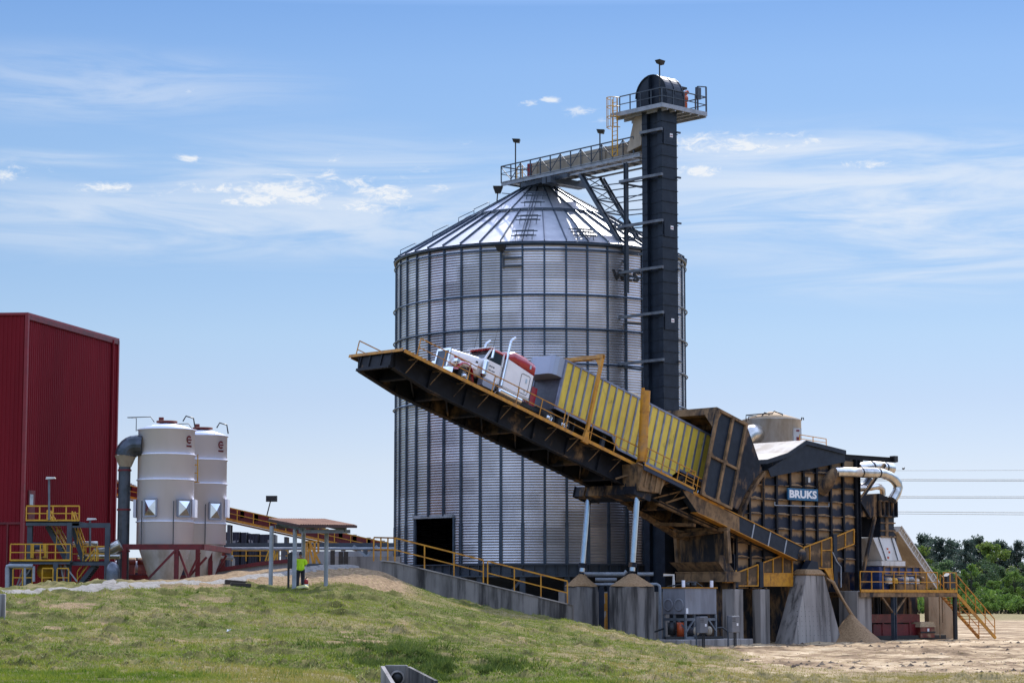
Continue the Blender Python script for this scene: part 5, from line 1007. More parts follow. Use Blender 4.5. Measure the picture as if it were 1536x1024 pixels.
mb = MB(FM); mb.box(bl0 - .5, br0, b1_ - .2, b1_ + 2.5, zbb, zbt - .4); mb.build('blue_housing', BLUEP, sh)
mb = MB(FM)
for k in range(6): a = bl0 + (br0 - bl0) * k / 5; mb.box(a - .05, a + .05, b1_ - .32, b1_ - .2, zbt - 1.0, zbt - .4)
mb.box(bl0, br0, b1_ - .34, b1_ - .2, zbt - .45, zbt - .35); mb.box(bl0, br0, b1_ - .34, b1_ - .2, zbt - 1.05, zbt - .95); build_each(mb, 'housing_rib', TANM, sh)
for k in range(7):
    a = bl0 + .3 + (br0 - bl0 - .4) * k / 6; mb = MB(FM); z = zbb + .75 + random.uniform(-.08, .08); rr_ = random.uniform(.14, .22); mb.lathe([(0, -.3), (rr_, -.3), (rr_, .15), (rr_ * .7, .22), (0, .22)], 14, (a, b1_ - .45, z), axis='x'); mb.box(a - .25, a + .2, b1_ - .6, b1_ - .3, zbb + .45, zbb + .55); mb.build('vibrator_motor', (WHITED, YELB, BLUEP, WHITED, LGREY, WHITED, TANM)[k], sh)
mb = MB(FM); mb.box(bl0 + .6, br0 - .3, b1_ - .9, b1_ - .3, zbb, zbb + .42); mb.build('screen_trough', TANM, sh)

# railed service deck with its stair
pl = thing('service_deck', 'steel service deck with orange railing and stair down to the sand', 'platform', FT(48, 0, 0)); zD_ = 3.5; aP0, aP1 = FP(*zD(735, 470), 0).x, FP(*zD(1240, 470), 0).x
mb = MB(FM); mb.box(aP0, aP1, 0, 4.2, zD_ - .06, zD_); mb.bar((aP0, .04, zD_ - .2), (aP1, .04, zD_ - .2), .12, .3); mb.bar((aP0, 4.1, zD_ - .2), (aP1, 4.1, zD_ - .2), .12, .3)
for a in np.arange(aP0 + .3, aP1, 1.5): mb.bar((a, 0, zD_ - .2), (a, 4.2, zD_ - .2), .1, .2)
mb.build('deck', TANM, pl)
mb = MB(FM); mb.box(aP0, aP1, -.06, -.02, zD_ - .02, zD_ + .18); mb.build('kick_plate', YEL, pl)
gap0, gap1 = FP(*zD(1138, 400), 0).x, FP(*zD(1170, 400), 0).x; mb = MB(FM); mb.rail([(aP0, 0, zD_), (gap0, 0, zD_)], 1.45, 1.35, .07); mb.build('deck_railing', YEL, pl)
mb = MB(FM); mb.rail([(gap1, 0, zD_), (aP1, 0, zD_)], 1.45, .9, .07); mb.build('deck_railing', ORANGE, pl)
sb = FP(*zD(1447, 725), 0); mb = MB(FM); mb.stairs((aP1, .05, zD_ - .1), (sb.x, .05, .05), 1.5, (0, 1, 0), 15); st_ = mb.build('stair', ORANGE, pl)
for b_ in (.05, 1.5): mb = MB(FM); mb.rail([(aP1, b_, zD_ + .05), (sb.x - .1, b_, .2)], 1.3, 1.5, .06); mb.build('stair_rail', ORANGE, st_)
for px, b_, w_ in ((912, 0.1, .3), (828, 2.6, .3)): a = FP(*zD(px, 700), b_).x; mb = MB(FM); mb.ibeam((a, b_, 0), (a, b_, zD_ - .35), w_, w_, .04, (1, 0, 0)); mb.build('column', SLATE, pl)
a = FP(*zD(1233, 700), .2).x; mb = MB(FM); mb.tube((a, .2, 0), (a, .2, zD_ - .06), .17, n=14); mb.build('column', BLACK, pl)
mb = MB(FM); a = FP(*zD(912, 600), .1).x
for d_ in (-1.4, 1.4): mb.bar((a, .1, zD_ - 1.6), (a + d_, .1, zD_ - .35), .12)
for px, py0, py1 in ((1150, 480, 720), (1165, 480, 640)): a_ = FP(*zD(px, 600), .6).x; mb.tube((a_, .6, FP(*zD(px, py1), .6).z), (a_, .6, zD_ - .1), .04, n=6)
build_each(mb, 'deck_brace', TANM, pl)
a = FP(*zD(1190, 390), 1.5).x; mb = MB(FM); mb.hexa([(a - .5, 1.2, zD_ + .3), (a + .7, 1.2, zD_ + .3), (a + .7, 1.8, zD_ + .3), (a - .5, 1.8, zD_ + .3), (a - .35, 1.25, zD_ + 1.2), (a + .3, 1.25, zD_ + 1.5), (a + .3, 1.75, zD_ + 1.5), (a - .35, 1.75, zD_ + 1.2)]); mb.tube((a, 1.5, zD_), (a, 1.5, zD_ + .3), .08, n=8); own(mb, 'covered_machine', BLACK, 'black sheeted machine standing on the service deck near the stair', 'machine', FM @ Vector((a, 1.5, zD_)))
# inclined beige conveyors
for lab, p, q, b_, w_ in (('long beige inclined chute sloping down to the service deck', zG(122, 75), zG(450, 560), 4.3, .55), ('short beige inclined chute left of the long one', zG(110, 190), zG(260, 400), 5.6, .5)):
    p, q = FP(*p, b_), FP(*q, b_); d = (q - p).normalized(); nn = Vector((-d.z, 0, d.x)); nn = nn if nn.z > 0 else -nn; ch = thing('inclined_chute', lab, 'chute', FT(q.x, b_, q.z))
    mb = MB(FM); mb.bar(p, q, 1.0, w_, (0, 0, 1)); mb.build('trough', BEIGE, ch)
    for s_ in (-1, 1): mb = MB(FM); o = Vector((0, -.53, 0)) + nn * s_ * (w_ / 2); mb.bar(p + o, q + o, .08, .1); mb.build('flange', WHITED, ch)
    L_ = (q - p).length; mb = MB(FM)
    for k in range(int(L_ / .45)): c = p + d * (.45 * k + .2) + Vector((0, -.52, 0)); mb.bar(c - nn * w_ * .5, c + nn * w_ * .5, .05, .05)
    mb.build('stiffener_row', WHITED, ch)
    mb = MB(FM); c = p.lerp(q, .97); mb.bar(c + Vector((0, 0, -.2)), Vector((c.x, b_, 0)), .2); mb.bar(p, Vector((p.x, b_, 0)), .2); mb.build('support_leg', SLATE, ch)
# red feeder under the deck
rf = thing('red_feeder', 'red feeder machine with dusty lid parked in the shade under the service deck', 'machine', FT(50, 2, 0)); 
q = [FP(*zG(*p), 1.2) for p in ((345, 910), (465, 905), (465, 1000), (345, 1000))]; b_ = 1.2
mb = MB(FM); mb.hexa([(q[0].x, b_, q[3].z), (q[1].x, b_, q[3].z), (q[1].x, b_ + 1.5, q[3].z), (q[0].x, b_ + 1.5, q[3].z), (q[0].x, b_, q[0].z), (q[1].x, b_, q[0].z), (q[1].x, b_ + 1.5, q[0].z), (q[0].x, b_ + 1.5, q[0].z)]); mb.build('end_box', REDP, rf)
mb = MB(FM); mb.prism([(q[0].x - .1, b_ - .05, q[0].z), (q[1].x + .1, b_ - .05, q[0].z), (q[1].x - .15, b_ - .05, q[0].z + .38), (q[0].x + .0, b_ - .05, q[0].z + .38)], (0, 1.6, 0)); mb.build('dusty_lid', CHIPL, rf)
mb = MB(FM); c = q[0].lerp(q[1], .55); mb.box(c.x - .12, c.x + .1, b_ - .02, b_ - .005, c.z - .38, c.z - .12); mb.build('warning_sticker', SIGNW, rf)
mb = MB(FM); mb.box(q[0].x, q[1].x + .04, b_ - .05, b_ - .001, (q[0].z + q[3].z) / 2 - .06, (q[0].z + q[3].z) / 2 + .06); mb.build('end_band', BLACK, rf)
q = [FP(*zG(*p), 1.8) for p in ((140, 800), (340, 800), (340, 870), (140, 870))]; mb = MB(FM); mb.box(q[0].x - 3, q[1].x, 1.8, 3.2, q[2].z, q[0].z); mb.build('feed_box', REDP, rf)
mb = MB(FM); mb.box(q[0].x - 3, q[1].x + 1.2, 1.6, 3.2, .35, q[2].z - .1)
for k in range(4): mb.box(q[0].x - 2 + k * 1.6, q[0].x - 1.8 + k * 1.6, 1.55, 1.6, .35, q[2].z)
mb.build('feeder_body', REDS, rf)
mb = MB(FM); mb.bar((q[0].x - 3, 1.4, .2), (q[1].x + 2.5, 1.4, .2), .2, .3); mb.bar((q[0].x - 3, 3.0, .2), (q[1].x + 2.5, 3.0, .2), .2, .3); mb.build('skid', BLACK, rf)
# walls behind it
cw0, cw1, cw2 = FP(*zG(420, 975), 3.4), FP(*zG(632, 975), 3.4), FP(*zG(545, 650), 3.4); mb = MB(FM); TANW = pm('dusty_concrete', (.34, .25, .155), (.22, .15, .085), rough=.95, scale=.8, stretch=(1, 1, .5), bump=.2)
mb.prism([(cw0.x, 3.4, 0), (cw1.x, 3.4, 0), (cw1.x, 3.4, cw1.z + 1.6), (cw2.x + .2, 3.4, 3.3), (cw0.x, 3.4, 3.3)], (0, .4, 0)); own(mb, 'wall', TANW, 'tan dusty concrete wall behind the red feeder under the service deck', 'wall', FM @ Vector((cw0.x, 3.4, 0)))
mb = MB(FM); mb.box(aR + .5, cw0.x - .05, 4.4, 5.2, 0, 3.35)
for a in np.arange(aR + .8, cw0.x, 1.6): mb.box(a, a + .15, 4.3, 4.4, 0, 3.35)
own(mb, 'wall', NAVYD, 'dark steel-ribbed wall closing the bay left of the tan wall', 'wall', FM @ Vector((aR + 1, 4.5, 0)))

# guards of yellow frames with mesh and their posts
GBP = .66
def guard(label, pts, panels, solid=None):
    P = [FP(*zB(*p), GBP) for p in pts]; t = thing('safety_guard', label, 'guard', FT(P[0].x, GBP, min(p.z for p in P))); mb = MB(FM); mb.prism([(p.x, GBP, p.z) for p in P], (0, .02, 0)); mb.build('mesh_panel', MESHP, t)
    mb = MB(FM)
    for p, q in zip(P, P[1:] + P[:1]): mb.bar((p.x, GBP - .03, p.z), (q.x, GBP - .03, q.z), .08, .1, (0, 1, 0))
    for p, q in panels: p, q = FP(*zB(*p), GBP), FP(*zB(*q), GBP); mb.bar((p.x, GBP - .035, p.z), (q.x, GBP - .035, q.z), .07, .08, (0, 1, 0))
    mb.build('guard_frame', YEL, t)
    if solid: S = [FP(*zB(*p), GBP) for p in solid]; mb = MB(FM); mb.prism([(p.x, GBP - .055, p.z) for p in S], (0, .03, 0)); mb.build('solid_panel', YEL, t)
guard('small yellow-framed guard with sloping top, leftmost under the pivot arm', [(158, 758), (360, 680), (360, 884), (158, 884)], [((262, 720), (262, 884))])
guard('yellow-framed guard with solid yellow lower half left of the battered pier', [(410, 662), (565, 602), (690, 600), (690, 884), (410, 884)], [((505, 625), (505, 765)), ((598, 602), (598, 765)), ((410, 765), (690, 765))], [(410, 765), (690, 765), (690, 882), (410, 882)])
guard('tall yellow-framed guard with a mesh door right of the pivot', [(800, 515), (1065, 418), (1070, 720), (1085, 870), (1000, 722), (870, 700), (800, 640)], [((860, 495), (860, 690)), ((970, 455), (972, 700)), ((972, 545), (1068, 540)), ((972, 718), (1070, 718))], [(1002, 722), (1072, 722), (1085, 868)])
guard('dust-caked guard panel sloping up toward the corner column', [(1112, 410), (1282, 340), (1282, 482), (1112, 545)], [((1200, 372), (1200, 510))])
for lab, x, y0, y1 in (('navy post between the two left yellow guards', 386, 655, 900), ('tall navy post right of the yellow mesh door', 1094, 388, 900), ('navy post at the left end of the smallest yellow guard', 145, 748, 900)):
    p, q = FP(*zB(x, y0), GBP), FP(*zB(x, y1), GBP); mb = MB(FM); mb.box(p.x - .2, p.x + .2, GBP - .12, GBP + .2, q.z, p.z); own(mb, 'guard_post', NAVYC, lab, 'post', FM @ Vector((p.x, GBP, q.z)))
p = FP(*zB(1120, 600), .5); mb = MB(FM); q_ = [FP(*zB(*c), .45) for c in ((1080, 560), (1120, 650), (1160, 700), (1162, 900))]; mb.path(q_, .045, 8); own(mb, 'pipe', LGREY, 'thin grey pipe bent down beside the tall navy post', 'pipe', FM @ q_[-1])
p = FP(*zB(100, 798), .7); mb = MB(FM); mb.box(p.x - .5, p.x + .45, .6, 1.0, p.z - .4, p.z + .4); mb.box(p.x - .55, p.x + .5, .55, .6, p.z + .35, p.z + .45); own(mb, 'yellow_box', YEL, 'small yellow box beside the spill chute', 'box', FM @ Vector((p.x, .7, p.z - .4)))

# concrete piers
def pier(label, x0, x1, b0, b1, z1, x0t=None, x1t=None, b0t=None, b1t=None, cap=True, mat=None, name='concrete_pier'):
    x0t = x0 if x0t is None else x0t; x1t = x1 if x1t is None else x1t; b0t = b0 if b0t is None else b0t; b1t = b1 if b1t is None else b1t
    t = thing(name, label, 'pier', FT((x0 + x1) / 2, (b0 + b1) / 2, 0)); mb = MB(FM); mb.hexa([(x0, b0, -.3), (x1, b0, -.3), (x1, b1, -.3), (x0, b1, -.3), (x0t, b0t, z1), (x1t, b0t, z1), (x1t, b1t, z1), (x0t, b1t, z1)]); mb.build('shaft', mat or CONC, t, bevel=.03); return t
pb = -.5; A = [FP(*zD(*p), pb).x for p in ((380, 745), (622, 745))]; B_ = [FP(*zD(*p), pb).x for p in ((468, 390), (556, 390))]; zt_ = FP(*zD(510, 392), pb).z
bp = pier('large battered concrete pier carrying the dumper pivot', A[0], A[1] + .5, pb, 1.2, zt_, B_[0], B_[1] + .1, pb + .25, .95)
mb = MB(FM); mb.hexa([(B_[0] - .15, pb + .1, zt_ + .005), (B_[1] + .25, pb + .1, zt_ + .005), (B_[1] + .25, 1.1, zt_ + .005), (B_[0] - .15, 1.1, zt_ + .005), (B_[0] + .1, pb + .35, zt_ + .42), (B_[1] - .1, pb + .35, zt_ + .42), (B_[1] - .1, .9, zt_ + .42), (B_[0] + .1, .9, zt_ + .42)]); mb.build('bearing_block', CHIPS, bp, bevel=.1)
mb = MB(FM)
for i in range(9):
    for j in range(7): x = A[0] + .7 + i * .42; z = .5 + j * .33; mb.tube((x, pb + .25 * (z + .3) / (zt_ + .3) - .004, z), (x, pb + .05 + .25 * z / zt_, z), .025, n=6)
mb.build('form_tie_holes', BLACK, bp)
mb = MB(FM); mb.prism([(B_[0] + .3, .0, zt_ + .42), (B_[1] - .2, .0, zt_ + .42), (piv.x + .5, .0, piv.z - .3), (piv.x - .2, .0, piv.z - .2)], (0, .55, 0)); mb.build('pivot_bracket', NAVYC, bp)
x0, x1 = FP(*zD(75, 740), .2).x, FP(*zD(125, 740), .2).x; pier('square concrete pier under the smallest yellow guard', x0, x1, .2, 1.25, 3.65)
x0, x1 = FP(*zD(215, 740), .2).x, FP(*zD(264, 740), .2).x; pier('square concrete pier under the navy post between two guards', x0, x1, .2, .95, 3.65)
x0, x1 = FP(*zD(722, 680), .2).x, FP(*zD(797, 680), .2).x; pier('square concrete pier at the left end of the service deck', x0, x1, .2, 1.9, 3.58)
for i, (lab, w_) in enumerate((('wide faceted concrete pier under the near chrome cylinder', 1.25), ('narrower stained concrete pier under the far chrome cylinder', .95))):
    c = cyl[i][0] - (cyl[i][1] - cyl[i][0]).normalized() * .55; zt = FP((948, 882)[0] if i == 0 else 873, 880, c.y).z; t = thing('concrete_pier', lab, 'pier', FT(c.x, c.y, 0))
    mb = MB(FM); k = w_ * .62; oc = [(c.x + x, c.y + y) for x, y in ((-w_, -k), (-k, -w_), (k, -w_), (w_, -k), (w_, k), (k, w_), (-k, w_), (-w_, k))]; mb.prism([(x, y, -.3) for x, y in oc], (0, 0, zt + .3)); mb.build('shaft', CONCW, t, bevel=.03)
    hz = MB(FM); n = 28; pr = [(w_ * 1.12, zt + .01), (w_ * 1.05, zt + .12), (w_ * .8, zt + .3), (w_ * .45, zt + .58), (.2, zt + .82), (0, zt + .86)]; hz.lathe(pr, n, (c.x, c.y, 0)); hz.v = [FM @ (FM.inverted() @ v + Vector((random.uniform(-.05, .05), random.uniform(-.05, .05), random.uniform(-.0, .05)))) for v in hz.v]; own(hz, 'sawdust_heap', CHIPS, 'cone of sawdust heaped on the ' + ('wide faceted pier' if i == 0 else 'narrower pier under the far cylinder'), 'sawdust heap', FM @ Vector((c.x, c.y, zt)))
    if i == 0:
        for z in (1.95,): pass
# sawdust pile against the battered pier
pc = FP(*zD(735, 735), pb - .5); pile = MB(FM); n = 40; hh = FP(*zD(690, 590), pb).z
vs_ = [(pc.x - .35, pb + .1, hh)]; rings_ = 9
for k in range(1, rings_ + 1):
    f = k / rings_
    for j in range(n):
        a = 2 * pi * j / n; rr_ = 2.35 * f * (1 + .10 * math.sin(3 * a + 1) + random.uniform(-.03, .03)); vs_.append((pc.x - .35 * (1 - f) + rr_ * math.cos(a), pb + .1 - .3 * f + rr_ * .85 * math.sin(a), hh * (1 - f) ** 1.12 - .06 * f + random.uniform(-.03, .03)))
fs_ = [(0, 1 + j, 1 + (j + 1) % n) for j in range(n)] + [(1 + (k - 1) * n + j, 1 + k * n + j, 1 + k * n + (j + 1) % n, 1 + (k - 1) * n + (j + 1) % n) for k in range(1, rings_) for j in range(n)]
pile.add(vs_, fs_, True); own(pile, 'sawdust_pile', CHIPS, 'brown sawdust pile spilled on the ground against the large battered pier', 'sawdust pile', FM @ Vector((pc.x, pc.y, 0)), fix=False)
p, q = FP(*zD(590, 430), pb + .3), FP(*zD(690, 600), pb + .1); mb = MB(FM); mb.path([p + Vector((-.3, .3, .3)), p, p.lerp(q, .3) + Vector((0.05, 0, -.1)), p.lerp(q, .6), q, q + Vector((.3, 0, -.6))], [.04, .12, .10, .09, .16, .4], 8); mb.v = [v + Vector((random.uniform(-.06, .06), random.uniform(-.06, .06), random.uniform(-.06, .06))) for v in mb.v]; own(mb, 'sawdust_drift', CHIPS, 'sawdust drift clinging to the right edge of the battered pier', 'sawdust drift', FM @ q)

# rear dust collector tank
tc_ = GP(1161, 900, 173); tr_ = 44 / F * 173; zt = GP(1161, 631, 173).z; ztp = GP(1165, 617, 173).z; rt = thing('filter_tank', 'squat white filter tank with pipe railing behind the gable roof', 'tank', (tc_.x, 173, 0))
mb = MB(); mb.lathe([(tr_, 7.5), (tr_, zt), (tr_ + .05, zt), (tr_ + .05, zt + .06), (tr_ * .5, zt + (ztp - zt) * .6), (.1, ztp)], 48, (tc_.x, 173, 0)); mb.lathe([(.6, 4.5), (tr_, 7.5)], 48, (tc_.x, 173, 0)); mb.build('shell', WHITED, rt)
for k in range(4): a = pi / 4 + k * pi / 2; mb = MB(); mb.bar((tc_.x + 2 * math.cos(a), 173 + 2 * math.sin(a), 0), (tc_.x + 2 * math.cos(a), 173 + 2 * math.sin(a), 7.6), .2); mb.build('leg', SLATE, rt)
mb = MB(); yl = 173 - tr_ * .6; P = lambda x, y: GP(*zA(x, y), yl); mb.path([P(250, 205), P(250, 145), P(420, 130), P(505, 127), P(518, 105), P(600, 135), P(602, 160)], .05, 6); mb.path([P(270, 190), P(275, 158), P(345, 150), P(350, 165)], .04, 6); mb.path([P(395, 160), P(430, 118), P(470, 130), P(470, 155)], .05, 6); mb.path([P(782, 190), P(784, 168), P(800, 168), P(802, 190)], .05, 6); build_each(mb, 'top_pipework', BLACK, rt)
yb = 173 - tr_ * .75; mb = MB(); p0_, p1_ = GP(*zA(702, 268), yb), GP(*zA(782, 385), yb); mb.box(p0_.x, p1_.x, yb - .1, yb + .5, p1_.z - .4, p0_.z); mb.build('control_cabinet', WHITED, rt)
mb = MB(); c = GP(*zA(745, 292), yb); mb.box(c.x - .12, c.x + .12, yb - .12, yb - .1, c.z - .06, c.z + .06); c = GP(*zA(745, 368), yb); mb.box(c.x - .1, c.x + .1, yb - .12, yb - .1, c.z - .15, c.z + .12); mb.build('cabinet_mark', REDT, rt)
yd = 173 - tr_ * .8; mb = MB(); mb.path([GP(*zA(240, 370), yd - .8), GP(*zA(285, 330), yd - .6), GP(*zA(335, 320), yd - .2), GP(*zA(380, 325), yd + 1.0)], [.72, .72, .72, .72], 24); mb.build('inlet_duct', DUCT, rt)
mb = MB(); c = GP(*zA(385, 325), yd + .5); mb.tube(c + Vector((-.1, -.25, 0)), c + Vector((.1, .25, 0)), .85, n=24); mb.build('duct_flange', SLATE, rt)

# ---- hydraulic power unit on its pad
HC = GP(1028, 900, 146.5); HM = basis(U, BV, ZV, Vector((HC.x, HC.y, 0))); Hi = HM.inverted()
def hz_(py, Y=146.5): return GP(1028, py, Y).z
pad = MB(HM); pad.box(-1.6, 5.3, -1.1, 3.2, -.2, .42); own(pad, 'concrete_pad', CONC, 'low concrete pad under the grey hydraulic tank', 'pad', HM @ Vector((0, 0, 0)), bevel=.03)
hu = thing('hydraulic_unit', 'grey rectangular oil tank on a steel frame with two motors', 'hydraulic unit', HM @ Matrix.Translation((1.5, 1, .42))); zt, zb = hz_(881.5), hz_(921)
mb = MB(HM); mb.box(0, 3.0, 0, 2.0, zb, zt); mb.build('oil_tank', TANKG, hu, bevel=.03)
mb = MB(HM); mb.box(-.06, 3.06, -.06, 2.06, zt + .0, zt + .06); mb.build('tank_lid', ORANGE, hu)
for x in (.05, 2.75): mb = MB(HM); mb.tube((x, .2, zt + .06), (x, .2, zt + .5), .11, n=12); mb.build('breather', WHITE, hu)
mb = MB(HM); mb.path([(-.0, 1.6, zt + .1), (.6, .9, zt + .25), (1.2, .8, zt + .4), (1.8, .7, zt + .38), (2.5, .8, zt + .1)], .05, 8); mb.lathe([(0, 0), (.2, 0), (.2, .3), (0, .3)], 12, (1.1, .9, zt + .05)); mb.lathe([(0, 0), (.16, 0), (.16, .3), (0, .3)], 12, (1.7, .8, zt + .05)); build_each(mb, 'valve_manifold', BLACK, hu)
for y in (.55, 1.5): mb = MB(HM); mb.lathe([(.30, -.03), (.36, -.06), (.42, -.03), (.42, 0), (.3, 0)], 24, (0, y, zb + .6), axis='x'); mb.build('manhole_ring', TANKG, hu)
mb = MB(HM)
for x, y in ((.06, .06), (2.94, .06), (.06, 1.94), (2.94, 1.94), (.06, 1.0)): mb.bar((x, y, .5), (x, y, zb - .0), .13)
for x0_, y0_, x1_, y1_ in ((0, .06, 3, .06), (.06, 0, .06, 2), (2.94, 0, 2.94, 2), (0, 1.94, 3, 1.94)): mb.bar((x0_, y0_, zb - .32), (x1_, y1_, zb - .32), .13, .16); mb.bar((x0_, y0_, .5), (x1_, y1_, .5), .2, .16)
for x0_, x1_ in ((.06, .8), (2.94, 2.2)): mb.bar((x0_, .02, zb - 1.1), (x1_, .02, zb - .35), .1)
mb.bar((.02, .06, zb - .9), (.02, .7, zb - .35), .08); mb.build('stand', GREYST, hu)
for x in (.95, 2.15): mb = MB(HM); mb.lathe([(0, -.5), (.2, -.5), (.24, -.3), (.24, .5), (.36, .52), (.36, .62), (0, .62)], 20, (x, .35, .95), axis='y'); mb.build('pump_motor', GREYST, hu)
for x in (.95, 2.15): mb = MB(HM); mb.lathe([(0, -.54), (.16, -.54), (.3, -.44), (.3, -.4), (0, -.4)], 20, (x, .35, .95), axis='y'); mb.build('fan_cover', BEIGE, hu)
mb = MB(HM); mb.lathe([(0, -.3), (.25, -.3), (.25, .5), (0, .5)], 14, (-.25, 1.0, 1.0)); mb.build('filter_canister', BLACK, hu)
mb = MB(HM); mb.lathe([(0, -.4), (.3, -.4), (.3, .5), (0, .5)], 14, (.2, .55, 1.0)); mb.build('heat_exchanger', ORRED, hu)
mb = MB(HM); mb.path([(0, 1.9, 1.1), (-.5, 2.2, .9), (-1.2, 2.6, .8), (-2.2, 3.0, .85)], .06, 8); mb.path([(3.0, .2, 1.1), (3.5, 0, 1.15), (3.9, -.1, .9), (4.0, -.1, .45)], .06, 8); mb.bar((-1.5, .4, .52), (3.2, -.3, .52), .2, .16); mb.build('hose', BLACK, hu)
mb = MB(HM); mb.box(.05, .25, -.02, -.005, zb + .05, zb + .4); mb.build('tank_sticker', SIGNW, hu)
def cabinet(px, y0, y1, yb, label):
    Yc = 143.0; c = GP(px, 900, Yc); z0_, z1_, zg = GP(px, y1, Yc).z, GP(px, y0, Yc).z, gz(c.x, Yc); M = basis(U, BV, ZV, Vector((c.x, Yc, 0))); t = thing('electrical_cabinet', label, 'electrical box', (c.x, Yc, zg))
    mb = MB(M); mb.box(-.36, .36, -.15, .22, z0_, z1_); cb = mb.build('enclosure', GREYBOX, t, bevel=.03)
    mb = MB(M); mb.box(.05, .2, -.165, -.152, z0_ + .42, z0_ + .58); mb.build('label_plate', SIGNW, cb)
    for k in range(3): mb = MB(M); mb.box(-.36, -.05, -.16, -.152, z1_ - .15 - k * .1, z1_ - .12 - k * .1); mb.build('vent_slot', BLACK, cb)
    for x in (-.3, .28): mb = MB(M); mb.bar((x, .26, zg - .2), (x, .26, z1_), .07); mb.build('post', SLATE, t)
    mb = MB(M); mb.tube((.0, 0, zg - .1), (.0, 0, z0_), .05, n=8); mb.tube((.15, 0, zg - .1), (.15, 0, z0_), .04, n=8); mb.build('conduit', BLACK, t)
cabinet(1053.5, 924, 949, 971, 'grey electrical cabinet on posts in front of the oil tank motors'); cabinet(1101, 923, 948, 970, 'grey electrical cabinet on posts right of the oil tank')
# ---- wall, posts and pipes behind the cylinder piers
p, q = GP(838, 887, 156), GP(1004, 887, 156); mb = MB(); mb.box(p.x, q.x, 156, 156.5, -.3, p.z); own(mb, 'wall', CONC, 'pale concrete wall standing behind the two cylinder piers', 'wall', (p.x, 156, 0))
for px, lab in ((902, 'navy steel post left of the gap between the cylinder piers'), (915.5, 'navy steel post right of the gap between the cylinder piers')):
    c = GP(px, 900, 151); mb = MB(); mb.ibeam((c.x, 151, -.2), (c.x, 151, 3.7), .4, .36, .04, (0, 1, 0)); own(mb, 'steel_post', DBLUE, lab, 'post', (c.x, 151, 0))
c = GP(909, 900, 153); mb = MB(); mb.path([(c.x, 153, 0), (c.x, 153, 1.6), (c.x + .12, 153, 2.0), (c.x, 153, 3.4)], .12, 8); mb.box(c.x - .15, c.x + .15, 152.9, 153.1, 2.2, 2.7); own(mb, 'pipe', ORANGE, 'dusty yellow standpipe seen between the two navy posts', 'pipe', (c.x, 153, 0))
P = lambda x, y, Y=150.5: GP(x, y, Y)
mb = MB(); mb.path([P(876, 860.5), P(936, 860.5), P(940, 856)], .13, 10); own(mb, 'pipe', LGREY, 'upper grey pipe running between the chrome cylinders', 'pipe', P(876, 862))
mb = MB(); mb.path([P(893, 869, 151.5), P(925, 869, 151.5)], .13, 10); own(mb, 'pipe', LGREY, 'short grey pipe just below the upper one between the cylinders', 'pipe', P(893, 870))
mb = MB(); mb.path([P(890, 876), P(985, 875.5), P(989, 878), P(990, 884), P(990, 958)], .1, 10); own(mb, 'pipe', LGREY, 'grey pipe that turns down beside the oil tank', 'pipe', P(990, 958))
mb = MB(); mb.path([P(956, 860.5, 152), P(980, 860.5, 152)], .13, 10); own(mb, 'pipe', LGREY, 'grey pipe stub right of the near chrome cylinder', 'pipe', P(956, 861))
mb = MB(); mb.path([P(995, 862, 149), P(1010, 862, 149), P(1010.5, 880, 149)], .1, 8); own(mb, 'pipe', WHITED, 'white pipe elbow left of the spill chute', 'pipe', P(1010, 880))
# ================================================================ LEFT SIDE: red building, tanks, conveyor, shelter
def zH(x, y): return (x / 6.83, 740 + y / 6.83)
def zT(x, y): return (150 + x / 3.66, 610 + y / 3.66)
def zK(x, y): return (330 + x / 5.297, 720 + y / 5.297)
def zS(x, y): return (390 + x / 8.53, 770 + y / 8.53)
YB = R(76); d1_ = Vector((math.cos(YB), math.sin(YB), 0)); d2_ = Vector((-math.sin(YB), math.cos(YB), 0))
C0 = GP(30.5, 890, 150); C0.z = 2.2; zc0 = GP(41.5, 471.5, 150).z; _t = math.tan(YB); _Y2 = (150 / _t - C0.x) / (1 / _t + (768 - 172) / F); W1 = (_Y2 - 150) / math.sin(YB); e_ = C0 + d1_ * W1; zc1 = GP(181, 510, e_.y).z; W2 = 14
bld = thing('red_building', 'tall dark red corrugated metal building at the left edge', 'building', C0)
def ribbed(mb, p, d, L_, n, z0, za, zb, pitch=.3, dep=.045):
    k = int(L_ / pitch); pts = []
    for i in range(k):
        for f, o in ((0, 0), (.55, 0), (.65, dep), (.9, dep)): pts.append(((i + f) * pitch, o))
    pts.append((L_, 0)); vs = []
    for t, o in pts: c = p + d * t + n * o; vs += [Vector((c.x, c.y, z0)), Vector((c.x, c.y, za + (zb - za) * t / L_))]
    mb.add(vs, [(2 * i, 2 * i + 2, 2 * i + 3, 2 * i + 1) for i in range(len(pts) - 1)])
n1 = -d2_; n2 = -d1_
mb = MB(); ribbed(mb, C0, d1_, W1, n1, 1.5, zc0, zc1); mb.build('wall', REDW, bld, fix=False)
mb = MB(); ribbed(mb, C0, d2_, W2, n2, 1.5, zc0, zc0 + .3); mb.build('wall', REDW, bld, fix=False)
mb = MB(); a, b, c_, d_ = C0, C0 + d1_ * W1, C0 + d1_ * W1 + d2_ * W2, C0 + d2_ * W2; mb.add([Vector((p.x, p.y, z)) for p, z in ((b, 1.5), (c_, 1.5), (c_, zc1 + .3), (b, zc1), (d_, 1.5), (d_, zc0 + .3))], [(0, 1, 2, 3), (1, 4, 5, 2)]); mb.build('wall', REDW, bld, fix=False)
mb = MB(); o = .12; q = [a - d1_ * o - d2_ * o, b + d1_ * o - d2_ * o, c_ + d1_ * o + d2_ * o, d_ - d1_ * o + d2_ * o]; zq = (zc0, zc1, zc1 + .3, zc0 + .3); mb.hexa([Vector((p.x, p.y, z - .05)) for p, z in zip(q, zq)] + [Vector((p.x, p.y, z + .12)) for p, z in zip(q, zq)]); mb.build('roof', REDT, bld)
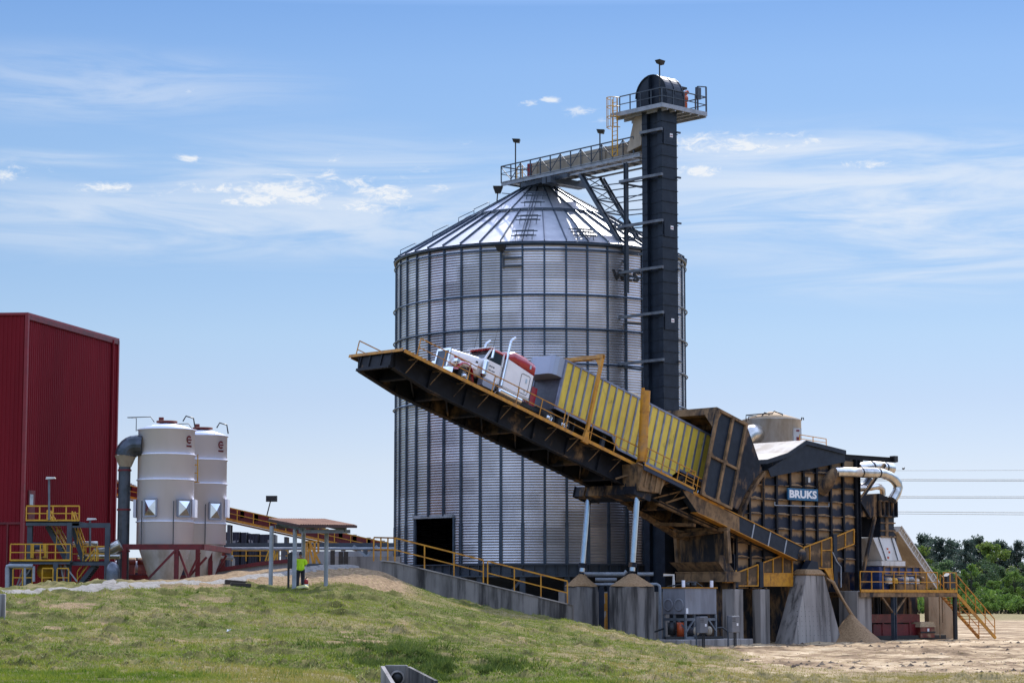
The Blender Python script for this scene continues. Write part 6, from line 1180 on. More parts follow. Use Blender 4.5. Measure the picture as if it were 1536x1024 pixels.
mb = MB(); mb.bar(Vector((a.x, a.y, 1.5)) + n1 * .05 + n2 * .05, Vector((a.x, a.y, zc0 - .05)) + n1 * .05 + n2 * .05, .22, .22, d1_); mb.bar(Vector((b.x, b.y, 1.5)) + n1 * .05, Vector((b.x, b.y, zc1 - .05)) + n1 * .05, .2, .2, d1_); build_each(mb, 'corner_trim', REDT, bld)
mb = MB(); p_ = C0 + d1_ * (W1 * .93) + n1 * .14; mb.bar((p_.x, p_.y, 1.5), (p_.x, p_.y, zc1 - .1), .14, .12, d1_); mb.build('downspout', REDW, bld)
mb = MB(); p_, q_ = C0 + n1 * .1, C0 + d1_ * W1 + n1 * .1; mb.bar((p_.x, p_.y, zc0 - .18), (q_.x, q_.y, zc1 - .18), .1, .3); mb.build('eave_flashing', REDS, bld)
def onw(px, py):                          # point on the right-hand wall
    d = ray(px, py); t = (C0 - CAM).dot(n1) / d.dot(n1); return CAM + d * t
p0_, p1_ = onw(41, 738), onw(49, 776); mb = MB(); f = lambda p, q, z0, z1, o, nm, mt, par: (mb.__init__(), mb.prism([Vector((p.x, p.y, z0)) + n1 * .05, Vector((q.x, q.y, z0)) + n1 * .05, Vector((q.x, q.y, z1)) + n1 * .05, Vector((p.x, p.y, z1)) + n1 * .05], n1 * o), mb.build(nm, mt, par))[2]
dr = f(onw(40.5, 770), onw(50.5, 770), p1_.z - .3, p0_.z + .15, .04, 'door', REDS, bld); f(onw(42, 770), onw(47, 770), onw(45, 757).z, onw(45, 741).z, .07, 'door_window', pm('pale_glass', (.35, .42, .45), rough=.1), dr)
mb = MB(); z = GP(20, 785, 151).z
mb.bar(Vector((a.x, a.y, z)) + n2 * .07, Vector((d_.x, d_.y, z)) + n2 * .07, .08, .14); qv = a + d2_ * 1.0; mb.bar(Vector((qv.x, qv.y, 1.5)) + n2 * .07, Vector((qv.x, qv.y, z)) + n2 * .07, .1, .1); build_each(mb, 'bay_door_frame', REDS, bld)

# stair tower with yellow railings
YS_ = 143.0; ZL = 2.6
def H(x, y, Y=YS_): return GP(*zH(x, y), Y)
stt = thing('stair_tower', 'grey steel platforms and stairs with yellow railings by the red building', 'stair tower', Vector((H(500, 900).x, YS_, ZL)))
def Hbox(mb, x0, x1, y0, y1, Y0, Y1): p, q = H(x0, y0, Y0), H(x1, y1, Y0); mb.box(p.x, q.x, Y0, Y1, q.z, p.z)
mb = MB(); Hbox(mb, 265, 810, 282, 328, YS_, YS_ + .15); p, q = H(265, 282), H(810, 282); mb.box(p.x, q.x, YS_, YS_ + 3, p.z - .08, p.z - .02); Hbox(mb, 740, 1122, 300, 348, YS_, YS_ + .15); mb.build('upper_platform', SLATE, stt)
mb = MB(); Hbox(mb, 108, 712, 690, 722, YS_ - 1.2, YS_ - 1.05); p, q = H(108, 690, YS_ - 1.2), H(712, 690, YS_ - 1.2); mb.box(p.x, q.x, YS_ - 1.2, YS_ + 1.5, p.z - .06, p.z); mb.build('lower_platform', SLATE, stt)
mb = MB(); Hbox(mb, 722, 1112, 692, 735, YS_, YS_ + .15); p, q = H(722, 690), H(1112, 690); mb.box(p.x, q.x, YS_, YS_ + 2.2, p.z - .06, p.z); mb.build('landing', SLATE, stt)
for x, y0, Y in ((310, 330, YS_ + .3), (716, 295, YS_ + .1), (1106, 310, YS_ + .1), (575, 700, YS_ - 1.1), (121, 700, YS_ - 1.1), (250, 740, YS_ + 1.4)):
    p = H(x, y0, Y); mb = MB(); mb.ibeam((p.x, Y, ZL - .4), (p.x, Y, p.z), .32, .3, .04, (0, 1, 0)); mb.build('column', SLATE, stt)
def Hrail(pts, h, Y, up=None, nm='railing', sp=.95):
    mb = MB(); P = [H(x, y, Y if not isinstance(Y, tuple) else Y[i]) for i, (x, y) in enumerate(pts)]; mb.rail(P, h, sp, .075); mb.build(nm, YELB, stt)
h1 = H(300, 125).z - H(300, 278).z; Hrail([(268, 278), (810, 278)], h1, YS_ - .02); Hrail([(268, 278), (540, 278), (810, 278)], h1, YS_ + 2.9)
mb = MB(); Hbox(mb, 265, 812, 264, 280, YS_ - .06, YS_ - .03); Hbox(mb, 108, 712, 672, 690, YS_ - 1.26, YS_ - 1.22); mb.build('toe_board', YELB, stt)
h2 = H(300, 515).z - H(300, 682).z; Hrail([(104, 685), (720, 685)], h2, YS_ - 1.22, sp=1.0); Hrail([(735, 690), (1116, 690)], h2 * .9, YS_ + 2.1); Hrail([(990, 690), (1116, 690)], h2 * .9, YS_)
def stair(p, q, wd, side):
    mb = MB(); mb.stairs(p, q, wd, side, 12); mb.build('stair', SLATE, stt)
    for k in (0, 1): o = Vector(side).normalized() * wd * k; mb = MB(); mb.rail([Vector(p) + o, Vector(q) + o], 1.0, 1.3, .07); mb.build('stair_rail', YELB, stt)
stair(H(480, 330, YS_ + 1.2), H(680, 690, YS_ + 1.2), 1.0, (0, 1, 0)); stair(H(965, 730, YS_ + .3), H(790, 960, YS_ + .3), 1.3, (0, 1, 0)); stair(H(735, 340, YS_ + 2), H(850, 690, YS_ + 2), .9, (0, 1, 0))
for x0, x1 in ((130, 330), (430, 540), (582, 700)): Hrail([(x0, 955), (x1, 955)], 1.15, YS_ - 1.6, nm='guard_rail', sp=.8)
mb = MB()
for x0, y0, x1, y1 in ((240, 760, 170, 950), (320, 760, 190, 950), (620, 730, 660, 930), (660, 730, 790, 900)): mb.bar(H(x0, y0, YS_ - .6), H(x1, y1, YS_ - .6), .08)
build_each(mb, 'brace', LGREY, stt)
def pole_light(name, label, x, y0, y1, Y, M=None):
    b_, t_ = H(x, y1, Y), H(x, y0, Y); mb = MB(); mb.tube(b_, t_, .07, n=8); o = thing('lamp_post', label, 'lamp', b_); mb.build('pole', GREYST, o); mb = MB(); mb.hexa([(t_.x - .2, Y - .15, t_.z - .02), (t_.x + .42, Y - .15, t_.z + .02), (t_.x + .42, Y + .15, t_.z + .02), (t_.x - .2, Y + .15, t_.z - .02), (t_.x - .15, Y - .12, t_.z + .14), (t_.x + .36, Y - .12, t_.z + .12), (t_.x + .36, Y + .12, t_.z + .12), (t_.x - .15, Y + .12, t_.z + .14)]); mb.build('lamp_head', WHITED, o)
pole_light('l', 'thin grey lamp post rising from the upper yellow platform by the red building', 503, -150, 270, YS_ - .1); pole_light('l', 'short lamp post beside the frame right of the yellow stair tower', 922, 270, 690, YS_ + 2.2)
mc = thing('burner_machine', 'red and yellow machine with blue motor on the lower yellow platform', 'machine', H(410, 690, YS_)); mb = MB(); p, q = H(365, 580, YS_), H(460, 650, YS_); mb.lathe([(0, 0), (.35, 0), (.35, q.x - p.x), (0, q.x - p.x)], 16, (p.x, YS_, (p.z + q.z) / 2), axis='x'); mb.box(p.x + .1, q.x - .1, YS_ - .4, YS_ + .4, H(400, 690).z, q.z + .1); mb.build('body', REDP, mc)
mb = MB(); p = H(372, 545, YS_); mb.lathe([(0, -.3), (.3, -.3), (.3, .35), (0, .35)], 14, (p.x, YS_, p.z), axis='x'); mb.build('motor', DBLUE, mc)
for x in (345, 470): mb = MB(); p, q = H(x - 18, 515, YS_ + .1), H(x + 14, 660, YS_ + .1); mb.box(p.x, q.x, YS_ - .3, YS_ + .3, q.z, p.z); mb.build('guard', YELB, mc)
p = H(480, 790, YS_ + .4); mb = MB(); mb.lathe([(0, -.4), (.5, -.4), (.5, .4), (0, .4)], 18, (0, 0, 0), axis='y'); mb.v = [Matrix.Rotation(.7, 4, 'Z') @ v + p for v in mb.v]; mb.bar(p, (p.x, p.y, ZL - .3), .3); own(mb, 'blower', YELB, 'yellow blower drum under the lower platform', 'blower', (p.x, p.y, ZL - .3))
q0, q1 = H(505, 745, YS_ + 1), H(645, 960, YS_ + 1); mb = MB(); mb.box(q0.x, q1.x, YS_ + .6, YS_ + 1.6, q1.z - .5, q0.z); mb.box(q0.x + .3, q1.x - .3, YS_ + .5, YS_ + .6, q1.z, q0.z - .5); mb.box(q0.x - .1, q1.x + .1, YS_ + .5, YS_ + 1.7, q0.z, q0.z + .1); own(mb, 'red_cabinet', REDP, 'red machine cabinet under the yellow stair tower', 'cabinet', (q0.x, YS_ + 1, q1.z - .5), bevel=.04)
mb = MB(); mb.path([H(75, 1010, YS_ - 1.6), H(75, 760, YS_ - 1.6), H(80, 745, YS_ - 1.6), H(95, 740, YS_ - 1.6), H(335, 742, YS_ - 1.6)], .14, 10); mb.tube(H(255, 742, YS_ - 1.6), H(255, 950, YS_ - 1.6), .08); mb.tube(H(345, 742, YS_ - 1.6), H(345, 900, YS_ - 1.6), .09); own(mb, 'pipe', LGREY, 'silver pipe bending over in front of the stair tower at far left', 'pipe', H(75, 1010, YS_ - 1.6))
p0_, p1_ = H(1075, 900, 140), H(1225, 900, 140); r_ = (p1_.x - p0_.x) / 2; zt = H(1150, 698, 140).z; mb = MB(); mb.lathe([(r_, 1.5), (r_, zt - .9), (r_ * .95, zt - .55), (r_ * .75, zt - .2), (r_ * .4, zt - .03), (0, zt)], 28, ((p0_.x + p1_.x) / 2, 140, 0)); own(mb, 'vessel', pm('dull_silver', (.16, .17, .19), rough=.3, metal=.9), 'dull silver dome-topped vessel at the foot of the dark duct', 'vessel', ((p0_.x + p1_.x) / 2, 140, 1.5))
mb = MB(); mb.path([H(1230, 520, 146), H(1160, 560, 146), H(1100, 590, 146), H(960, 590, 146)], [.4, .4, .3, .22], 14); mb.tube(H(1000, 510, 146), H(750, 515, 146), .16); mb.tube(H(1230, 640, 146), H(800, 640, 146), .18); own(mb, 'pipe', DUCT, 'silver pipes running between the red building and the dark duct', 'pipe', H(1000, 600, 146))

# white filter silos
def tank(label, px0, px1, Y, py_t, py_dome, bands, py_b, cone_px, py_cone, vents, logo):
    c = GP((px0 + px1) / 2, 900, Y); r_ = (px1 - px0) / 2 / F * Y; Zf = lambda y: GP((px0 + px1) / 2, y, Y - r_ * .6).z; cx = c.x; zb = Zf(py_b); zt = Zf(py_t); t = thing('filter_silo', label, 'silo', (cx, Y, 2.2))
    mb = MB(); mb.lathe([(r_ - .08, zb), (r_, zb + .02), (r_, zt), (r_ + .08, zt), (r_ + .08, zt + .06), (r_ * .45, zt + (Zf(py_dome) - zt) * .75), (.25, Zf(py_dome)), (0, Zf(py_dome) + .02)], 56, (cx, Y, 0)); sh_ = mb.build('shell', WHITE, t)
    for y in bands: mb = MB(); z = Zf(y); mb.lathe([(r_, z - .04), (r_ + .07, z - .03), (r_ + .07, z + .03), (r_, z + .04)], 56, (cx, Y, 0)); mb.build('flange', WHITE, sh_, fix=False)
    zcn = Zf(py_cone); rc = cone_px / 2 / F * Y; mb = MB(); mb.lathe([(rc * .25, zcn - (zb - zcn) * 1.0), (rc, zcn), (r_ * .93, zb - .15), (r_ * .93, zb)], 40, (cx, Y, 0)); mb.build('cone', WHITED, t)
    for (vx, vy, w_, h_) in vents:
        th = math.asin(max(-1, min(1, (GP(vx, vy, Y - r_ * .8).x - cx) / r_))); n = Vector((math.sin(th), -math.cos(th), 0)); s_ = Vector((math.cos(th), math.sin(th), 0)); z = GP(vx, vy, Y - r_ * math.cos(th)).z; cc = Vector((cx, Y, z)) + n * (r_ + .02); w2 = w_ / F * Y / 2 / max(.45, math.cos(th)); h2_ = h_ / F * Y / 2; Z = Vector((0, 0, 1))
        mb = MB(); base = [cc + n * .12 - s_ * w2 - Z * h2_, cc + n * .12 + s_ * w2 - Z * h2_, cc + n * .12 + s_ * w2 + Z * h2_, cc + n * .12 - s_ * w2 + Z * h2_]; mb.add(base + [cc + n * .36], [(0, 1, 4), (1, 2, 4), (2, 3, 4), (3, 0, 4)]); vp = mb.build('vent_panel', CHROME, t)
        mb = MB(); 
        for i in range(4): mb.bar(base[i], base[(i + 1) % 4], .09, .12, n)
        mb.prism([p - n * .14 for p in base], n * .1); mb.build('vent_frame', ALU, vp)
        pb_ = cc - s_ * w2 - s_ * .25 + n * .0 - Z * h2_ * .6; mb = MB(); mb.tube(pb_ + Z * .8, Vector((pb_.x, pb_.y, zb)), .035, n=6); mb.build('conduit', SLATE, t)
    lx, ly = logo; th = math.asin(max(-1, min(1, (GP(lx, ly, Y - r_ * .4).x - cx) / r_))); n = Vector((math.sin(th), -math.cos(th), 0)); s_ = Vector((math.cos(th), math.sin(th), 0)); cc = Vector((cx, Y, Zf(ly))) + n * (r_ + .015); MAR = REDS
    mb = MB(basis(s_, Vector((0, 0, 1)), n, cc))
    for i in range(14): a0, a1 = R(40 + i * 20), R(58 + i * 20); mb.prism([(.16 * math.cos(a0), .16 * math.sin(a0), 0), (.27 * math.cos(a0), .27 * math.sin(a0), 0), (.27 * math.cos(a1), .27 * math.sin(a1), 0), (.16 * math.cos(a1), .16 * math.sin(a1), 0)], (0, 0, .012))
    mb.box(-.12, .24, -.05, .04, 0, .013); mb.box(-.26, .26, -.48, -.37, 0, .012); mb.build('emblem', MAR, sh_)
    mb = MB(); a_, b_ = cx - r_ * .55, cx + r_ * .6
    mb.path([(cx - r_ - .1, Y - .4, zt - .05), (cx - r_ - .1, Y - .4, zt + .8), (cx - r_ - .7, Y - .4, zt + .85), (a_, Y - .4, zt + .9), (a_ + .25, Y - .4, zt + .55)], .03, 6); mb.path([(b_, Y - .4, zt + .6), (b_ + .2, Y - .4, zt + .95), (b_ + .7, Y - .4, zt + .8), (b_ + .8, Y - .4, zt + .2)], .05, 6); build_each(mb, 'top_pipework', BLACK, t)
    mb = MB(); mb.lathe([(0, 0), (.7, 0), (.7, .12), (0, .15)], 20, (cx, Y, Zf(py_dome))); mb.box(cx - .5, cx - .2, Y - .3, Y, Zf(py_dome), Zf(py_dome) + .35); mb.build('roof_hatch', REDP, t)
    for sg in (-1, 1): mb = MB(); mb.box(cx + sg * (r_ + .08) - .09, cx + sg * (r_ + .08) + .09, Y - .6, Y + .6, Zf(775), Zf(748)); mb.build('side_panel', WHITE, t)
    return t, cx, r_, zb
tank('near white cylindrical filter silo standing beside the dark duct', 203.5, 288, 150, 644, 632, (681, 719, 782), 816, 50, 862, ((228, 761, 19, 26), (273.5, 762, 16, 25)), (284, 659))
tank('far white cylindrical filter silo partly behind the near one', 263, 337, 157, 653.5, 642, (689, 725, 785), 816, 45, 860, ((321, 766, 15, 25),), (332, 667))
sf = thing('support_frame', 'dark red steel frame carrying the two white filter silos', 'frame', (GP(250, 900, 150).x, 150, 2.2)); zfr = GP(250, 820, 148).z
mb = MB()
for (xa, Ya), (xb, Yb_) in (((186, 147.5), (304, 147.5)), ((186, 147.5), (186, 152.5)), ((304, 147.5), (345, 159)), ((262, 159), (345, 159))): p, q = GP(xa, 820, Ya), GP(xb, 820, Yb_); mb.bar((p.x, p.y, zfr), (q.x, q.y, zfr), .22, .35)
mb.build('ring_beam', REDS, sf)
for x, Y in ((187, 147.5), (265, 147.5), (297, 150), (316, 156), (335, 159), (190, 152.5)): p = GP(x, 820, Y); mb = MB(); mb.ibeam((p.x, Y, 2), (p.x, Y, zfr), .28, .28, .04, (0, 1, 0)); mb.build('leg', REDS, sf)
mb = MB()
for x0, y0, x1, y1, Y in ((222, 868, 262, 826, 147.3), (268, 826, 283, 866, 147.6), (282, 866, 310, 835, 150), (318, 868, 340, 832, 157), (300, 828, 282, 866, 149)): mb.bar(GP(x0, y0, Y), GP(x1, y1, Y), .14)
build_each(mb, 'diagonal', REDS, sf)
mb = MB(); pa, pb2 = GP(289, 720, 153.5), GP(298, 720, 153.5); z0_ = GP(290, 722, 153.5).z; mb.box(pa.x, pb2.x, 152.9, 154, z0_ - .06, z0_); mb.rail([(pa.x, 152.9, z0_), (pb2.x, 152.9, z0_)], 1.1, .5, .07); mb.tube((pb2.x, 152.9, z0_), (pb2.x, 152.9, z0_ + 1.8), .04, n=6); own(mb, 'access_platform', YELB, 'little yellow railed platform between the two white silos', 'platform', (pa.x, 153, z0_))
# dark gored elbow duct
dd = thing('riser_duct', 'dark riser duct with gored elbow and flared collar left of the near white silo', 'duct', (GP(187, 900, 149).x, 149, 2)); YD = 149; pc_ = GP(187, 700, YD); rd = 9 / F * YD
mb = MB(); mb.tube((pc_.x, YD, 1.5), pc_, rd, n=24); mb.build('riser', DUCTD, dd)
for y in (705, 764, 826): mb = MB(); z = GP(187, y, YD).z; mb.tube((pc_.x, YD, z - .06), (pc_.x, YD, z + .06), rd + .06, n=24); mb.build('flange', REDS, dd)
zc1_ = GP(187, 683, YD).z; re = 16.5 / F * YD; cxe = GP(189.5, 683, YD).x; mb = MB(); mb.lathe([(rd, 0), (re, zc1_ - pc_.z)], 12, (cxe - (cxe - pc_.x) * .5, YD, pc_.z), smooth=False); mb.build('collar', BEIGE, dd)
ctr = Vector((GP(204.5, 683, YD).x, YD, zc1_)); mb = MB(); pts = []
for i in range(7): a = pi - i * (pi / 2) / 6; pts.append((ctr.x + re * .95 * math.cos(a) , YD, ctr.z + (re * .95) * math.sin(a) * .95))
mb.path(pts + [(ctr.x + .4, YD, ctr.z + re * .9)], [re * .98] * 7 + [re * .9], 20, False); mb.build('elbow', DUCTD, dd)
# inclined belt conveyor with yellow walkway
YC = 176; cv = thing('belt_conveyor', 'long inclined dark red belt conveyor with yellow walkway rails', 'conveyor', GP(588, 840, YC)); kx = lambda x, f: GP(x, np.interp(x, [165, 339, 588], [723 + f * 17, 767 + f * 17, 819 + f * 18]), YC)
mb = MB(); pA, pB = kx(165, .5), kx(600, .5); mb.bar(pA, pB, 1.4, .95); mb.build('belt_housing', REDS, cv)
mb = MB(); mb.bar(kx(165, .95) + Vector((0, -.9, 0)), kx(600, .95) + Vector((0, -.9, 0)), .1, .2); mb.build('walkway_edge', YEL, cv)
mb = MB(); P_ = [kx(165, .88) + Vector((0, -.95, 0)), kx(600, .88) + Vector((0, -.95, 0))]; mb.rail(P_, .85, 1.25, .07); mb.build('walkway_rail', YELB, cv)
mb = MB(); mb.bar(kx(165, 1.15), kx(600, 1.15), 1.6, .12); mb.build('walkway_deck', TANM, cv)
for x in np.arange(175, 590, 21): mb = MB(); c = kx(x, -.05); mb.box(c.x - .35, c.x + .35, YC - .6, YC + .6, c.z, c.z + .16); mb.box(c.x - .1, c.x + .2, YC - .7, YC - .5, c.z - .3, c.z + .25); mb.build('return_idler', LGREY, cv)
for x in (230, 345, 430, 515): mb = MB(); c = kx(x, 1.1); mb.bar(c + Vector((0, -.6, 0)), (c.x, YC - .6, 2), .25); mb.bar(c + Vector((0, .6, 0)), (c.x, YC + .6, 2), .25); mb.build('trestle_leg', SLATE, cv)
b_, t_ = GP(399, 778, YC), GP(406, 750, YC); mb = MB(); mb.tube(b_, t_, .05, n=6); mb.box(t_.x - .35, t_.x + .5, YC - .2, YC + .2, t_.z - .1, t_.z + .35); mb.build('lamp', BLACK, cv)
# dark containers, pipe rack, kerb wall behind the mound
DBX = pm('dark_container', (.010, .016, .032), (.016, .024, .045), rough=.5)
for i, (x0, x1, y0) in enumerate(((337, 360, 797.5), (361, 371, 798), (372, 388, 800), (389, 412, 801))):
    p, q = GP(x0, y0, 192), GP(x1, 850, 192); lab = ('dark blue container with a pale smear, first from the white silos', 'narrow dark blue container between two smeared ones', 'dark blue container with a small pale smear', 'dark blue container at the right end of the row')[i]; t = thing('container', lab, 'container', ((p.x + q.x) / 2, 192, 2), 'dark containers behind the pipe rack')
    mb = MB(); mb.box(p.x, q.x - .1, 192, 195, 1.5, p.z); mb.build('body', DBX, t)
    mb = MB()
    for k in range(5): a = p.x + (q.x - p.x) * k / 4; mb.box(a - .05, a + .05, 191.9, 192, 1.5, p.z)
    mb.build('rib', DBX, t)
    if i != 1:
        c = Vector(((p.x + q.x) / 2 + (.2 if i == 3 else -.1), 191.93, p.z - .9)); mb = MB(); n = 14; mb.prism([(c.x + (.45 + .3 * math.sin(3 * a + i)) * math.cos(a), 191.95, c.z + (.3 + .18 * math.cos(2 * a + i)) * math.sin(a)) for a in [2 * pi * k / n for k in range(n)]], (0, .03, 0)); mb.build('pale_smear', LGREY, t)
rk = thing('pipe_rack', 'long grey pipe rack with white pipe behind the mound crest', 'pipe rack', GP(440, 850, 160)); YR = 160; P = lambda x, y, Y=YR: GP(x, y, Y)
mb = MB(); mb.bar(P(300, 817), P(592, 817), .4, .3); mb.build('steel_beam', SLATE, rk)
mb = MB(); mb.tube(P(296, 822.5, YR - .6), P(592, 822.5, YR - .6), .11); mb.tube(P(306, 834, YR - 1), P(350, 836, YR - 1), .18); mb.path([P(306, 834, YR - 1), P(303, 830, YR - 1), P(303, 822, YR - .8)], .16, 8); mb.build('white_pipe', LGREY, rk)
for x in (332, 416, 425, 548): mb = MB(); p = P(x, 818); mb.ibeam((p.x, YR, 2), (p.x, YR, p.z), .35, .3, .04, (0, 1, 0)); mb.build('rack_leg', GREYST, rk)
mb = MB(); mb.bar(P(530, 818, YR - .5), P(549, 834, YR - .5), .18); mb.bar(P(566, 818, YR - .5), P(550, 834, YR - .5), .18); mb.bar(P(549, 832, YR - .5), P(549, 852, YR - .5), .22); mb.build('rack_brace', LGREY, rk)
mb = MB(); z_ = P(380, 840, 162).z; mb.rail([P(348, 841, 162), P(432, 841, 162)], .75, .9, .08); own(mb, 'railing', YELB, 'low yellow railing below the pipe rack', 'railing', P(348, 841, 162))
for x in (402, 411): mb = MB(); mb.bar(P(x - 4, 841, 158), P(x + 1, 826, 158), .1); mb.bar(P(x, 841, 158), P(x + 5, 826, 158), .1); mb.bar(P(x + 5, 826, 158), P(x + 5, 841, 158), .1); own(mb, 'handrail', YELB, 'slanted yellow stair handrail left of the shelter post' if x == 402 else 'slanted yellow stair handrail just right of the first', 'handrail', P(x, 841, 158))
mb = MB(); pts = [P(318, 858, 158), P(385, 848, 158), P(410, 845, 158), P(445, 842, 158)]
for p, q in zip(pts, pts[1:]): mb.prism([(p.x, p.y, 1.5), (q.x, q.y, 1.5), q, p], (0, .3, 0))
own(mb, 'retaining_wall', pm('grey_sheet_wall', (.30, .31, .33), (.22, .23, .25), rough=.6, stretch=(6, 1, .1)), 'grey sheet wall with red cap rail behind the gravel track', 'wall', pts[0])
mb = MB()
for p, q in zip(pts, pts[1:]): mb.bar(p + Vector((0, -.1, .1)), q + Vector((0, -.1, .1)), .2, .26)
o = mb.build('cap_rail', REDS); o.parent = bpy.data.objects['retaining_wall']; o.matrix_parent_inverse = Matrix.Translation(-pts[0])
yt = thing('yellow_staircase', 'small orange-yellow staircase behind the shelter', 'stair', P(468, 846, 140)); mb = MB(); Yy = 140
for x in (459, 462.5, 472, 477.5): mb.bar(P(x, 845 if x < 477 else 828, Yy), P(x, 812, Yy), .12)
mb.bar(P(458, 812, Yy), P(479, 812, Yy), .12); mb.bar(P(463, 814, Yy), P(470, 845, Yy), .12); mb.bar(P(464, 812, Yy), P(480, 845, Yy), .14); mb.bar(P(472, 829, Yy), P(478, 829, Yy), .1); mb.build('frame', YEL, yt)
mb = MB(); a, b = P(461, 845, Yy), P(482, 846, Yy); mb.box(a.x, b.x, Yy - .3, Yy + .9, a.z - .2, a.z); mb.build('foot_plate', SLATE, yt)
for x, lab in ((499, 'dark timber post alone right of the shelter'), (511.5, 'left post of the dark timber pair'), (519, 'right post of the dark timber pair')): mb = MB(); p, q = P(x, 846, 150), P(x, 825 if x < 505 else 827, 150); mb.bar((p.x, 150, 2.5), q, .28); own(mb, 'timber_post', WOOD, lab, 'post', (p.x, 150, 2.5))
mb = MB(); a, b = P(436, 828, 168), P(590, 842, 168); mb.box(a.x, b.x, 168, 168.4, 2, P(500, 826, 168).z); own(mb, 'low_wall', pm('pale_block_wall', (.36, .36, .36), (.28, .28, .285), rough=.8), 'pale grey low wall behind the timber posts', 'wall', (a.x, 168, 2))
mb = MB(); a, b = P(496, 836, 156), P(600, 846, 156); mb.box(a.x, b.x, 156, 158, 2.5, P(500, 834, 156).z); own(mb, 'concrete_slab', CONC, 'long concrete slab edge behind the pale mound crest', 'slab', (a.x, 156, 2.5))

# ---- wing wall beside the ramp with its yellow railing
Wp = [(572, 841.5, 126.4), (592, 843.5, 126.8), (858, 908, 128.4)]; P = [GP(*w) for w in Wp]; ww = thing('wing_wall', 'weathered concrete wing wall descending along the grass slope', 'wall', Vector((P[0].x, P[0].y, 2)))
mb = MB()
for p, q in zip(P, P[1:]): mb.prism([Vector((p.x, p.y, p.z - 2.6)), Vector((q.x, q.y, q.z - 2.6 if q is P[1] else q.z - 1.9)), q, p], (0, .42, 0))
mb.build('wall_body', CONCW, ww)
mb = MB()
for p, q in zip(P, P[1:]): mb.bar(p + Vector((0, .2, .03)), q + Vector((0, .2, .03)), .5, .07)
q = P[-1]; mb.box(q.x, q.x + .1, q.y - .03, q.y + .45, q.z - 1.6, q.z + .06); mb.build('coping', CONC, ww)
wr = thing('ramp_railing', 'yellow pipe railing along the top of the concrete wing wall', 'railing', P[0]); O_ = Vector((0, .2, .06)); s0 = P[1] + O_; s1 = P[2] + O_ + Vector((-.25, 0, 0)); left = GP(560, 841, 126.9) + Vector((0, .3, 0))
mb = MB(); hR = 1.32; t = lambda f: s0.lerp(s1, f)
for a, b in ((0, .51), (.535, 1)): mb.rail([t(a), t(b)], hR, 1.75, .08)
mb.rail([left, s0], hR, .45, .08); mb.bar(left + Vector((0, 0, hR)), s0 + Vector((0, 0, hR)), .08); mb.build('rails', YEL, wr)

# ---- shelter
K0 = GP(450, 787, 110.5); sU, sB = 3.55, 2.55; Kl, Kr = K0 + BV * sB, K0 + U * sU; Kl.z = GP(395, 778, Kl.y).z; Kr.z = GP(516, 788, Kr.y).z; Kf = Kl + U * sU; Kf.z = Kl.z + (Kr.z - K0.z) + .02
shl = thing('shelter', 'small open shelter with brown metal roof on grey posts', 'shelter', Vector((K0.x + .5, 112, gz(K0.x + .5, 112))))
mb = MB(); n = 24; vs = []
for i in range(n * 2 + 1):
    f = i / (n * 2); o = Vector((0, 0, .03 if i % 2 else 0)); vs += [K0.lerp(Kr, f) + o + Vector((0, 0, .02)), Kl.lerp(Kf, f) + o + Vector((0, 0, .02))]
mb.add(vs, [(2 * i, 2 * i + 2, 2 * i + 3, 2 * i + 1) for i in range(n * 2)]); mb.build('roof', ROOFM, shl, fix=False)
mb = MB(); mb.hexa([p - Vector((0, 0, .06)) for p in (K0, Kr, Kf, Kl)] + [p for p in (K0, Kr, Kf, Kl)]); mb.build('roof_board', FASCIA, shl)
mb = MB()
for p, q in ((K0, Kr), (K0, Kl), (Kl, Kf), (Kr, Kf)): mb.bar(p - Vector((0, 0, .05)), q - Vector((0, 0, .05)), .05, .12)
mb.build('fascia', FASCIA, shl)
mb = MB()
for f in (.12, .85): mb.bar(K0.lerp(Kr, f) + BV * .2 - Vector((0, 0, .2)), Kl.lerp(Kf, f) - BV * .2 - Vector((0, 0, .2)), .1, .2)
for f in (.12, .88): mb.bar(K0.lerp(Kl, f) + U * .2 - Vector((0, 0, .33)), Kr.lerp(Kf, f) - U * .2 - Vector((0, 0, .33)), .1, .18)
mb.build('roof_beam', GREYST, shl)
for px, Y, py in ((405.8, 112.0, 883), (441, 111.3, 882.5), (454, 114.0, 875), (488.6, 112.9, 880)):
    p = GP(px, py, Y); f = 0; zt = K0.z + (Kl.z - K0.z) * max(0, min(1, ((p - K0).dot(BV)) / sB)) - .3; mb = MB(); zg_ = gz(p.x, Y); mb.tube((p.x, Y, zg_ - .3), (p.x + .02, Y, zt), .105, n=16); mb.build('post', LGREY, shl)
p = GP(434, 882, 111.6); zg_ = gz(p.x, 111.6); cb = thing('control_box', 'black control box on a thin post beside the shelter post', 'control box', (p.x, 111.6, zg_)); mb = MB(); mb.bar((p.x - .05, 111.6, zg_ - .3), (p.x - .05, 111.6, zg_ + 1.75), .1); mb.build('post', BLACK, cb)
mb = MB(); z0_, z1_ = GP(434, 852, 111.6).z, GP(434, 828, 111.6).z; mb.box(p.x - .02, p.x + .22, 111.45, 111.75, z0_, z1_); mb.build('box', BLACK, cb, bevel=.02)
